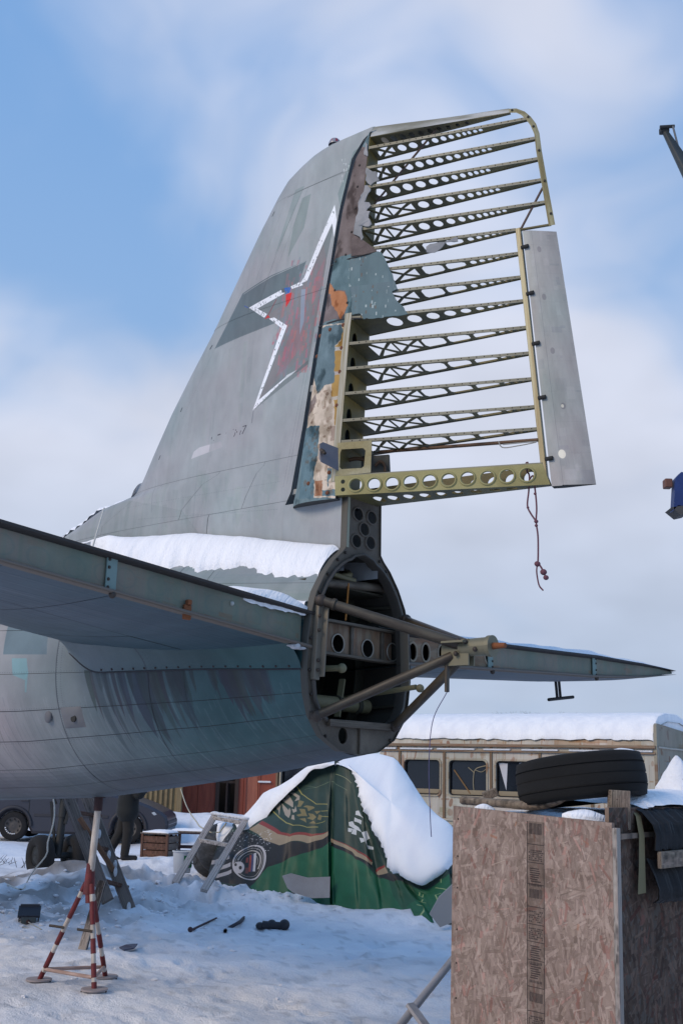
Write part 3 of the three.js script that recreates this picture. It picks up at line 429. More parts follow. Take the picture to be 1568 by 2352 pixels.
  mesh('wire', tube([A(740, 1390, 'x', -.05), A(800, 1400, 'x', -.3), A(860, 1432, 'x', -.3), A(905, 1425, 'x', -.05)], .006), std({ color: rgb(112, 104, 76) }), air);
  mesh('fin_stub_rod', [rod(V(-.12, 3.1, .06), V(-.12, 3.48, .06), .018), rod(V(-.2, 3.1, -.06), V(-.2, 3.48, -.06), .025)], std({ color: rgb(150, 144, 124) }), air);
}
// ---- four tubes carrying the cone pivot
{
  const mT = std({ map: mottle(256, [84, 78, 66], [60, 52, 44], 5, 91, 14), roughness: .5, metalness: .3 }), hx = A(1095, 1486, 'z', 0).x;
  const hub = V(hx, A(1095, 1486, 'z', 0).y, 0), r = .033;
  const a = A(737, 1379, 'x', .05), b = A(932, 1424, 'x', .05), c = A(727, 1644, 'x', .05), d = A(906, 1668, 'x', .05);
  mesh('cone_strut', [rod(a, hub.clone().add(V(-.12, .02, .02)), .031, .036, 14), rod(a.clone().lerp(hub, .075), a.clone().lerp(hub, .095), .038, .038, 14)], mT, air);
  mesh('cone_strut', rod(b, hub.clone().add(V(-.1, .03, -.02)), .026, .03, 14), mT, air);
  mesh('cone_strut', rod(c, hub.clone().add(V(-.17, -.05, .02)), .03, .03, 14), mT, air);
  mesh('cone_strut', rod(d, hub.clone().add(V(-.12, -.06, -.02)), .03, .03, 14), mT, air);
  for (const q of [a, b, c, d]) mesh('strut_foot', [ball(q, .04), box(.05, .05, .05, q.x - .02, q.y, q.z)], mBolt, air);
  const hb = mesh('cone_pivot', [remap(new THREE.CylinderGeometry(.058, .052, .22, 22), (x, y, z) => [hub.x + y, hub.y + x, hub.z + z]), remap(new THREE.CylinderGeometry(.066, .066, .03, 22), (x, y, z) => [hub.x + .1 + y, hub.y + x, hub.z + z]), remap(new THREE.BoxGeometry(.16, .012, .2), (x, y, z) => [hub.x - .12 + x, hub.y + .03 + y, z]), remap(new THREE.BoxGeometry(.2, .16, .012), (x, y, z) => [hub.x - .14 + x, hub.y - .03 + y, z + .03]), remap(new THREE.BoxGeometry(.2, .16, .012), (x, y, z) => [hub.x - .14 + x, hub.y - .03 + y, z - .03])], std({ color: rgb(116, 112, 92), roughness: .5, metalness: .25 }), air);
  mesh('pivot_pin', rod(hub.clone().add(V(.08, 0, 0)), hub.clone().add(V(.2, .0, 0)), .024, .016), mRust, hb);
  mesh('bolt', [[-.05, .03], [-.1, .04], [-.12, -.04], [.02, -.02]].map(([x, y]) => ball(hub.clone().add(V(x, y, .055)), .016, 1, 1, 1, 7)), mBolt, hb);
  mesh('hanging_lever', beam(hub.clone().add(V(-.2, -.04, .03)), hub.clone().add(V(-.2, -.27, .03)), .03, .02, V(1, 0, 0)), mT, air);
  const w0 = hub.clone().add(V(-.2, -.27, .03)); mesh('hanging_wire', tube([w0, w0.clone().add(V(-.1, -.16, 0)), w0.clone().add(V(-.13, -.4, 0)), w0.clone().add(V(-.12, -.72, .0)), w0.clone().add(V(-.11, -.86, .0))], .0028, 30, 5), std({ color: rgb(88, 84, 120) }), air);
}
// ---- rudder: bare ribs on a spar, with the nose still skinned. It is swung a little to starboard.
const rud = new THREE.Group(); rud.name = 'rudder'; air.add(rud); rud.position.set(.03, 0, .03); rud.rotation.y = THREE.MathUtils.degToRad(15);
const Ru = unproj(rud);
const z1 = (x, y) => [(1000 + x / 1.3517) / 1.6327, (360 + y / 1.3517) / 1.6327], z2 = (x, y) => [(1000 + x / 1.2444) / 1.6327, (1100 + y / 1.2444) / 1.6327];
const hs = interp([[3.4, .188], [4.6, .172], [5.5, .122], [6.2, .082]]);
const spB = Ru(...z2(345, 690), 'z', .175), spT = Ru(...z1(515, 250), 'z', .09);
const cs = (h) => lerp(spB.x, spT.x, (h - spB.y) / (spT.y - spB.y));
const tabT = Ru(...z1(1275, 690), 'z', 0), tabB = Ru(...z2(1292, 800), 'z', 0), teT = Ru(...z1(1345, 110), 'z', 0), teB = Ru(...z1(1428, 655), 'z', 0);
const ct = (h) => h < tabT.y + .01 ? lerp(tabB.x, tabT.x, (h - tabB.y) / (tabT.y - tabB.y)) : lerp(teB.x, teT.x, (h - teB.y) / (teT.y - teB.y));
const teFull = (h) => lerp(teB.x, teT.x, (h - teB.y) / (teT.y - teB.y));
// half thickness of the rudder at (c, h): straight taper behind the spar, round nose before it
const gapR = interp([[862, 296], [838, 322], [810, 368], [783, 480], [761, 610], [731, 790], [701, 980], [677, 1130], [670, 1158]].map(p => { let q = Ru(...p, 'z', .05); return [q.y, q.x]; }).sort((a, b) => a[0] - b[0]));
const hw = (c, h) => { const s = cs(h); if (c >= s) return lerp(hs(h), .014, Math.min(1, (c - s) / (Math.max(teFull(h), ct(h) + .03) - s))); const l = gapR(h), t = Math.max(0, Math.min(1, (s - c) / Math.max(.02, s - l))); return hs(h) * Math.sqrt(Math.max(0, 1 - Math.pow(t, 2.6))); };
const onRud = (px, py, off = 0) => { let p = Ru(px, py, 'z', .12); for (let i = 0; i < 6; i++) p = Ru(px, py, 'z', hw(p.x, p.y) + off); return p; };
const ribTex = mottle(256, [112, 102, 64], [80, 76, 52], 6, 101, 12);
const mRib = std({ map: ribTex, roughness: .6, metalness: .15 }), mFlange = std({ map: mottle(128, [150, 148, 132], [118, 114, 96], 5, 103, 14), roughness: .55, metalness: .2 });
const yTex = mottle(256, [152, 146, 98], [128, 120, 74], 4, 111, 10), mYellow = std({ map: yTex, roughness: .55, metalness: .1 });
const ribs = [
  { p: z1(1318, 122), t: [[.03, .14]], e: [.195, .27, .35, .415, .47, .52, .567, .605, .637, .675, .71] },
  { p: z1(1357, 222), t: [[.02, .11]], e: [.165, .237, .305, .37, .43, .49, .54, .59, .626, .66, .7, .735] },
  { p: z1(1375, 325), t: [], e: [.065, .155, .233, .313, .39, .46, .517, .566, .61, .645, .68, .714] },
  { p: z1(1393, 432), t: [[.01, .12], [.13, .27]], e: [.33, .414, .487, .551, .603, .65, .688, .722, .757] },
  { p: z1(1410, 545), t: [[.01, .13], [.14, .28]], e: [.335, .415, .486, .548, .6, .644, .68, .715, .751, .783] },
  { p: z1(1262, 685), t: [[.02, .17], [.18, .36]], s: [[.4, .52], [.55, .66]], e: [.71, .765, .815, .86, .9, .94] },
  { p: z1(1275, 805), t: [[.02, .17], [.18, .36]], s: [[.4, .53], [.55, .67]], e: [.72, .775, .825, .87, .91, .945] },
  { p: z1(1285, 925), t: [[.02, .17], [.18, .36]], s: [[.4, .53], [.55, .67]], e: [.72, .775, .825, .87, .91, .945] },
  { p: z1(1300, 1045), t: [], e: [.22, .345, .46, .565, .66, .745, .81, .865, .905], solid: 1 },
  { p: z2(1212, 165), t: [[.09, .23], [.24, .385]], s: [[.4, .53], [.55, .675], [.7, .825]], e: [.86, .908, .95] },
  { p: z2(1225, 285), t: [[.09, .23], [.24, .385]], s: [[.4, .53], [.55, .675], [.7, .825]], e: [.86, .908, .95] },
  { p: z2(1238, 405), t: [[.09, .23], [.24, .385]], s: [[.4, .53], [.55, .675], [.7, .825]], e: [.865, .912, .95] },
  { p: z2(1252, 535), t: [[.09, .23], [.24, .385]], s: [[.4, .53], [.55, .675], [.7, .825]], e: [.865, .912, .95] },
  { p: z2(1265, 638), t: [[.09, .23], [.24, .385]], s: [[.4, .53], [.55, .675], [.7, .825]], e: [.865, .912, .95] },
];
ribs.forEach((rb, k) => {
  const r = Ru(...rb.p, 'z', 0), h = r.y, c0 = cs(h) + .004, c1 = r.x, L = c1 - c0, H0 = hs(h), H = (f) => lerp(H0, .013, f);
  const sh = shape([[c0, -H0], [c1, -.013], [c1, .013], [c0, H0]]);
  const X = (f) => c0 + f * L, mm = (f) => k > 8 ? Math.min(.032, H(f) * .3) : .022;
  for (const [a, b] of rb.t) { // braced bay: four triangles
    const mid = (a + b) / 2, i = (f) => H(f) - mm(f), y0 = i(a), y1 = i(b), w = .011 / L * 1.4, gp = .013;
    sh.holes.push(holePoly([[X(a + w * 1.6), y0], [X(b - w * 1.6), y1], [X(mid), gp]].map(p => [p[0], p[1] > .02 ? p[1] : p[1]])));
    sh.holes.push(holePoly([[X(b - w * 1.6), -y1], [X(a + w * 1.6), -y0], [X(mid), -gp]]));
    sh.holes.push(holePoly([[X(a), y0 - gp * 1.2], [X(mid - w), 0], [X(a), -y0 + gp * 1.2]]));
    sh.holes.push(holePoly([[X(b), -y1 + gp * 1.2], [X(mid + w), 0], [X(b), y1 - gp * 1.2]]));
  }
  for (const [a, b] of rb.s ?? []) { const y0 = H(a) - mm(a), y1 = H(b) - mm(b), q = .016 / L * 1.2; sh.holes.push(holePoly([[X(a), y0 * .6], [X(a + q), y0], [X(b - q), y1], [X(b), y1 * .6], [X(b), -y1 * .6], [X(b - q), -y1], [X(a + q), -y0], [X(a), -y0 * .6]])); }
  rb.e.forEach((f, i) => { const nx = rb.e[i + 1] ?? f + (f - (rb.e[i - 1] ?? f - .08)), pv = rb.e[i - 1] ?? f - (nx - f), rx = Math.min(nx - f, f - pv) * L * .36, ry = Math.min(H(f) - .012, Math.max(H(f) * .62, .008)); if (ry > .004) sh.holes.push(holeEllipse(X(f), 0, Math.min(rx, ry * 1.05), ry, 14)); });
  mesh('rib', remap(extrude(sh, .005), (a, b, z) => [a, h + z, -b]), mRib, rud);
  for (const s of [1, -1]) mesh('rib_flange', [beam(V(c0, h + .006, s * (H0 - .002)), V(c1, h + .006, s * .012), .005, .02, V(0, 1, 0), 0)], s > 0 ? mFlange : mRib, rud);
  mesh('rivet', lin(.06, .97, 22).map(f => ball(V(X(f), h + .008, H(f) + .001), .0042, 1, 1, 1, 5)), mBolt, rud);
});
const hBot = Ru(...z2(325, 945), 'z', .185).y, hTop = Ru(...z1(525, 205), 'z', .08).y, hBotTop = Ru(...z2(325, 855), 'z', .185).y;
{ // spar web with its oval holes and pale port flange
  const N = 24, sh = shape([...lin(hBot, hTop, N).map(h => [hs(h) - .004, h]), ...lin(hTop, hBot, N).map(h => [-hs(h) + .004, h])]);
  for (const p of [z2(408, 222), z2(398, 335), z2(388, 455), z2(381, 575), z2(373, 672)]) { const q = Ru(...p, 'z', .08); sh.holes.push(holeEllipse(.08, q.y, .042, .055)); }
  mesh('rudder_spar', remap(extrude(sh, .006), (X, Y, Z) => [cs(Y) + Z - .003, Y, X]), std({ map: mottle(256, [148, 122, 48], [92, 82, 40], 3, 117, 12), roughness: .6 }), rud);
  mesh('spar_flange', fromRows(lin(hBot + .1, 4.8, 20).map(h => { const a = cs(h); return [V(a + .004, h, hs(h) + .0045), V(a - .045, h, hw(a - .045, h) + .0045)]; })), std({ map: mottle(128, [176, 172, 156], [140, 130, 104], 6, 119, 14), roughness: .6 }), rud);
}
// nose skin
const NX0 = -.85, NX1 = .25, NY0 = 3.3, NY1 = 6.4, NS = 560;
const noseTex = canvasTex(Math.round((NX1 - NX0) * NS), Math.round((NY1 - NY0) * NS), (g, w, h) => {
  const Q = (p) => { const q = onRud(...p); return [(q.x - NX0) * NS, h - (q.y - NY0) * NS]; };
  const poly = (pts, c, j = 5) => { g.fillStyle = c; g.beginPath(); const a = pts.map(Q); a.forEach((p, i) => { const q = a[(i + 1) % a.length], n = Math.max(1, Math.round(Math.hypot(q[0] - p[0], q[1] - p[1]) / 9)); for (let k = 0; k < n; k++) { const x = lerp(p[0], q[0], k / n) + (hsh(i, k, 3) - .5) * j, y = lerp(p[1], q[1], k / n) + (hsh(i, k, 4) - .5) * j; (i || k) ? g.lineTo(x, y) : g.moveTo(x, y); } }); g.closePath(); g.fill(); };
  const b5 = (x, y) => [(1180 + x / 4.704) / 1.6327, (460 + y / 4.704) / 1.6327], b2 = (x, y) => [(1150 + x / 3.1367) / 1.6327, (1150 + y / 3.1367) / 1.6327];
  g.fillStyle = col(104, 124, 128); g.fillRect(0, 0, w, h);
  // bare fibre-board coloured doped fabric over the upper nose
  const y0 = h - (Ru(...z1(325, 858), 'z', .1).y - NY0) * NS;
  poly([b5(640, 570), b5(800, 458), b5(905, 440), b5(930, 640), b5(930, 1000), [880, 600], z1(545, 792), z1(422, 825), z1(322, 858), [752, 620], [765, 520], [790, 400], [800, 372]], col(112, 100, 96));
  poly([b5(620, 590), b5(800, 460), b5(770, 530), b5(660, 630)], col(166, 112, 72));
  poly([z1(330, 858), z1(560, 790), z1(700, 800), z1(720, 1120), z1(480, 1135), z1(270, 1172)], col(94, 118, 122));
  poly([z1(300, 960), z1(318, 938), z1(350, 985), z1(400, 985), z1(412, 1060), z1(385, 1130), z1(262, 1172)], col(116, 104, 102));
  poly([z1(308, 990), z1(318, 938), z1(350, 990), z1(396, 990), z1(412, 1060), z1(396, 1090), z1(372, 1140), z1(360, 1100), z1(330, 1060), z1(322, 1010)], col(176, 118, 78)); poly([z1(478, 905), z1(500, 895), z1(528, 915), z1(518, 955), z1(484, 960)], col(176, 118, 78));
  // lower nose: teal patches, ochre primer, cream filler
  poly([b2(60, 250), b2(300, 210), b2(500, 180), b2(500, 560), b2(420, 1400), b2(340, 2250), b2(-60, 2250), b2(0, 1500), b2(60, 700)], col(208, 192, 172));
  poly([b2(430, 200), b2(505, 190), b2(480, 560), b2(420, 1390), b2(330, 1390), b2(320, 1080), b2(280, 1080), b2(330, 470), b2(400, 400)], col(178, 142, 80));
  poly([b2(330, 470), b2(420, 470), b2(420, 520), b2(330, 520)], col(186, 182, 174)); poly([b2(320, 760), b2(430, 760), b2(420, 805), b2(315, 805)], col(182, 172, 164)); poly([b2(290, 1060), b2(430, 1040), b2(430, 1090), b2(280, 1100)], col(190, 180, 164));
  poly([b2(130, 300), b2(410, 210), b2(425, 290), b2(400, 390), b2(335, 450), b2(320, 890), b2(210, 930), b2(125, 1030), b2(95, 880), b2(80, 780), b2(110, 560)], col(100, 121, 127));
  poly([b2(-20, 1470), b2(60, 1400), b2(150, 1400), b2(135, 1620), b2(125, 1800), b2(80, 1950), b2(85, 2100), b2(80, 2260), b2(-90, 2260)], col(92, 118, 126));
  poly([b2(250, 1900), b2(330, 1900), b2(330, 1990), b2(260, 2040), b2(250, 2120), b2(240, 2000)], col(92, 122, 132)); poly([b2(180, 2160), b2(330, 2150), b2(340, 2230), b2(180, 2230)], col(92, 118, 126));
  poly([b2(-20, 860), b2(60, 900), b2(40, 1120), b2(10, 1280), b2(-40, 1300)], col(128, 104, 78)); poly([b2(0, 1180), b2(60, 1100), b2(110, 1010), b2(110, 1130), b2(30, 1290)], col(138, 124, 116));
  poly([b2(100, 2050), b2(180, 2040), b2(180, 2230), b2(95, 2230)], col(168, 122, 92)); poly([b2(280, 1400), b2(380, 1400), b2(370, 1580), b2(280, 1580)], col(172, 152, 136));
  const r = rngOf(3); for (let i = 0; i < 130; i++) { g.fillStyle = `rgba(96,70,52,${.1 + r() * .25})`; const q = Q(b2(r() * 330 - 40, 900 + r() * 1300)); g.beginPath(); g.ellipse(q[0], q[1], 2 + r() * 9, 2 + r() * 12, 0, 0, 7); g.fill(); }
  for (let i = 0; i < 60; i++) { g.fillStyle = `rgba(190,196,190,${.2 + r() * .5})`; const q = Q(z1(400 + r() * 280, 830 + r() * 270)); g.fillRect(q[0], q[1], 1 + r() * 4, 2 + r() * 12); }
}, (x, y, r, g, b) => { const n = (fbm(x * .03, y * .02, 4, 15) - .5) * 40 - ss(.52, .74, fbm(x * .022 + 3, y * .014, 5, 27)) * 46 + (hsh(x, y, 6) - .5) * 16; return [r + n, g + n, b + n]; });
const mNose = std({ map: noseTex, roughness: .85 }), uvNose = (p) => [(p.x - NX0) / (NX1 - NX0), (p.y - NY0) / (NY1 - NY0)];
const hNose = lin(hBot - .02, Ru(862, 300, 'z', 0).y - .02, 70);
mesh('nose_skin', fromRows(hNose.map(h => lin(0, 1, 20).map(t => { const l = gapR(h), s = Math.max(cs(h) - .002, l + .01), c = lerp(s, l, 1 - (1 - t) ** 1.8); return V(c, h, hw(c, h)); })), uvNose), mNose, rud);
mesh('nose_skin', fromRows(hNose.map(h => lin(0, 1, 20).map(t => { const l = gapR(h), s = Math.max(cs(h) - .002, l + .01), c = lerp(s, l, 1 - (1 - t) ** 1.8); return V(c, h, -hw(c, h)); })), uvNose), std({ color: rgb(104, 118, 120) }), rud);
mesh('nose_end', slab([...lin(0, 1, 12).map(t => V(lerp(cs(hBot), gapR(hBot), t), hBot - .018, hw(lerp(cs(hBot), gapR(hBot), t), hBot))), ...lin(1, 0, 12).map(t => V(lerp(cs(hBot), gapR(hBot), t), hBot - .018, -hw(lerp(cs(hBot), gapR(hBot), t), hBot)))], .006, V(0, -1, 0), 'x', 'z'), std({ color: rgb(58, 60, 60) }), rud);
mesh('screw', [z1(470, 352), z1(460, 460), z1(450, 570), z1(430, 690), z1(400, 805), z1(350, 840), z1(345, 985), z1(408, 1048), z1(520, 912), z1(480, 860)].map(p => ball(onRud(...p), .009, 1, 1, 1, 6)), mBolt, rud);
mesh('rusty_screw', [[410, 485], [390, 765], [355, 1160], [262, 1950], [430, 215], [275, 270], [160, 345], [122, 585], [240, 2190], [20, 2080]].map(([x, y]) => ball(onRud((1150 + x / 3.1367) / 1.6327, (1150 + y / 3.1367) / 1.6327), .015, 1, 1, .6, 7)), std({ color: rgb(112, 70, 50), roughness: .95 }), rud);
// torn sheets hanging over the first ribs
const sheet = (name, pts, c, off, seed, mat, amp = .014) => mesh(name, slab(ragged(pts.map(p => onRud(...p, off)), amp, .03, seed), .005, V(0, 0, 1), 'x', 'y', 2), mat ?? std({ color: c, roughness: .85 }), rud);
const b5 = (x, y) => [(1180 + x / 4.704) / 1.6327, (460 + y / 4.704) / 1.6327];
const mTorn = std({ map: mottle(256, [148, 148, 150], [118, 122, 124], 5, 131, 10), roughness: .6 }), mFab = std({ map: mottle(256, [114, 101, 96], [96, 84, 80], 9, 133, 22), roughness: 1 }), mTeal = std({ map: canvasTex(256, 256, (g) => { g.fillStyle = col(92, 114, 118); g.fillRect(0, 0, 256, 256); const r = rngOf(8); for (let i = 0; i < 70; i++) { g.fillStyle = r() < .6 ? 'rgba(200,204,198,.75)' : 'rgba(110,84,66,.6)'; g.fillRect(r() * 256, r() * 256, 1 + r() * 5, 2 + r() * 14); } }, weather(88, .8)), roughness: .7 });
sheet('torn_skin', [b5(905, 790), b5(960, 830), b5(1090, 870), b5(1129, 1010), b5(1020, 1060), b5(990, 1110), b5(920, 1060), b5(900, 1000)], 0, .012, 3, mTorn);
sheet('torn_skin', [b5(875, 1115), b5(930, 1095), b5(985, 1160), b5(950, 1260), b5(885, 1360), b5(870, 1400), b5(960, 1410), b5(990, 1470), b5(895, 1550), b5(960, 1550), b5(945, 1660), b5(1000, 1780), b5(960, 1830), b5(840, 1800), b5(770, 1800), b5(840, 1830), b5(820, 1960), b5(850, 2030), b5(830, 2060), b5(690, 1960), b5(690, 1830), b5(745, 1600), b5(760, 1400), b5(850, 1200)], 0, .014, 5, mTorn);
sheet('torn_skin', [b5(905, 330), b5(935, 420), b5(915, 600), b5(860, 560), b5(880, 420)], 0, .01, 6, mTorn);
sheet('torn_fabric', [b5(640, 1950), b5(830, 2060), b5(950, 2140), b5(1080, 2250), b5(1085, 2300), b5(640, 2352)], 0, .008, 7, mFab, .006);
sheet('torn_skin', [z1(420, 826), z1(560, 790), z1(580, 792), z1(600, 830), z1(618, 880), z1(640, 905), z1(648, 950), z1(660, 975), z1(630, 995), z1(652, 1030), z1(690, 1072), z1(712, 1105), z1(620, 1120), z1(520, 1128), z1(488, 1128), z1(470, 1100), z1(430, 1112)], 0, .01, 9, mTeal, .012);
sheet('torn_skin', [z1(806, 760), z1(900, 735), z1(968, 718), z1(970, 735), z1(905, 745), z1(880, 775), z1(845, 795), z1(808, 790)], 0, .01, 11, mTorn);
{ const P = (px, py, o) => onRud(...z2(px, py), o);   // bottom of the torn skin curls away: a dark lip
  mesh('torn_edge', tube([z1(265, 1172), z1(320, 1150), z1(400, 1130), z1(480, 1128)].map(p => onRud(...p, -.004)), .008, 24, 6), std({ color: rgb(36, 36, 36) }), rud);
  mesh('torn_edge', tube([z1(325, 860), z1(430, 822), z1(552, 792)].map(p => onRud(...p, .006)), .006, 24, 6), std({ color: rgb(40, 38, 36) }), rud);
  // inspection frame with rounded opening, its open lid
  const fr = [P(332, 700), P(492, 688), P(487, 838), P(325, 855)], sh = shape(fr.map(p => [p.x, p.y])), c = (i, t) => [lerp(fr[i].x, (fr[0].x + fr[2].x) / 2 + .01, t), lerp(fr[i].y, (fr[0].y + fr[2].y) / 2, t)];
  const inn = [P(345, 745), P(352, 730), P(452, 724), P(463, 735), P(456, 808), P(445, 817), P(350, 822), P(342, 812)]; sh.holes.push(holePoly(inn.map(p => [p.x, p.y])));
  mesh('inspection_frame', remap(extrude(sh, .006), (X, Y, Z) => [X, Y, hw(X, Y) + .004 + Z]), std({ map: mottle(128, [168, 164, 142], [138, 126, 84], 5, 141, 16), roughness: .6 }), rud);
  mesh('frame_return', fromRows([[P(492, 688, .008), P(488, 838, .008)], [P(492, 688, -.05), P(488, 838, -.05)]]), mFlange, rud);
  const lid = [P(333, 722, .01), P(262, 694, .1), P(247, 702, .12), P(243, 770, .12), P(252, 786, .12), P(335, 828, .01)];
  const lm = mesh('hatch_lid', slab(lid, .008, V(.3, 0, .9).normalize(), 'x', 'y'), std({ color: rgb(104, 104, 112), roughness: .5, metalness: .2 }), rud); mesh('latch', [ball(P(262, 738, .13), .016), beam(P(252, 728, .125), P(272, 748, .125), .03, .02)], mBolt, lm);
  mesh('inner_box', slab([P(440, 762, -.2), P(568, 752, -.2), P(572, 832, -.2), P(440, 845, -.2)], .02, V(0, 0, 1), 'x', 'y'), std({ color: rgb(78, 78, 72) }), rud);
  mesh('inner_pipe', [tube([P(350, 790, -.16), P(410, 772, -.16), P(455, 775, -.16)], .014), rod(P(500, 742, -.3), P(1265, 684, -.02), .012), tube([P(505, 805, -.18), P(530, 785, -.18), P(548, 800, -.18), P(552, 832, -.18)], .01)], std({ color: rgb(92, 66, 44), roughness: .6 }), rud);
}
// bottom box rib: perforated yellow strips each side and the web below
{
  const tl = onRud(...z2(322, 856)), bl = onRud(...z2(322, 945)), tr = Ru(...z2(1285, 796), 'z', .02), br = Ru(...z2(1322, 892), 'z', .02);
  const zz = (x) => lerp(.188, .018, Math.max(0, (x - tl.x) / (tr.x - tl.x))) + .006;
  const holesPx = [[417, 895, 31], [502, 892, 31], [586, 888, 32], [670, 881, 32], [760, 877, 32], [848, 871, 31], [937, 864, 32], [1030, 861, 33], [1121, 854, 33], [1215, 848, 33]];
  for (const s of [1, -1]) {
    const sh = shape([[bl.x, bl.y], [br.x, br.y], [tr.x, tr.y], [tl.x, tl.y]]), hl = [];
    for (const [x, y, r] of holesPx) { let p = Ru(...z2(x, y), 'z', .1); for (let i = 0; i < 4; i++) p = Ru(...z2(x, y), 'z', zz(p.x)); hl.push(p); sh.holes.push(holeEllipse(p.x, p.y, r * .00132, r * .00122)); }
    for (const [x, y] of [[357, 880], [357, 917]]) { const p = Ru(...z2(x, y), 'z', zz(-.05)); sh.holes.push(holeEllipse(p.x, p.y, .015, .015)); }
    mesh('perforated_strip', remap(extrude(sh, .005), (X, Y, Z) => [X, Y, s * (zz(X) + Z)]), s > 0 ? mYellow : mRib, rud);
    if (s > 0) for (const p of hl) mesh('hole_rim', remap(new THREE.TorusGeometry(.049, .0075, 6, 24), (X, Y, Z) => [p.x + X, p.y + Y * .95, zz(p.x + X) + .007 + Z]), mYellow, rud);
  }
  const y0 = (bl.y + br.y) / 2 + .004, sh = shape([[bl.x, -.185], [br.x, -.02], [br.x, .02], [bl.x, .185]]);
  for (const [f, s] of [[.17, .0], [.24, 0], [.32, 0], [.4, 0], [.48, 0], [.56, 0], [.65, 0], [.74, 0], [.82, 0]]) { const x = lerp(bl.x, br.x, f), H = lerp(.185, .02, f); sh.holes.push(holeEllipse(x, 0, .038, H * .5, 14)); }
  mesh('bottom_rib', remap(extrude(sh, .006), (a, b, z) => [a, lerp(bl.y, br.y, (a - bl.x) / (br.x - bl.x)) + z, -b]), std({ map: mottle(128, [104, 96, 56], [80, 74, 46], 5, 143, 8), roughness: .6 }), rud);
  mesh('strip_lip', beam(V(tl.x, tl.y, .192), V(tr.x, tr.y, .024), .008, .016, V(0, 1, 0), 0), mFlange, rud);
}
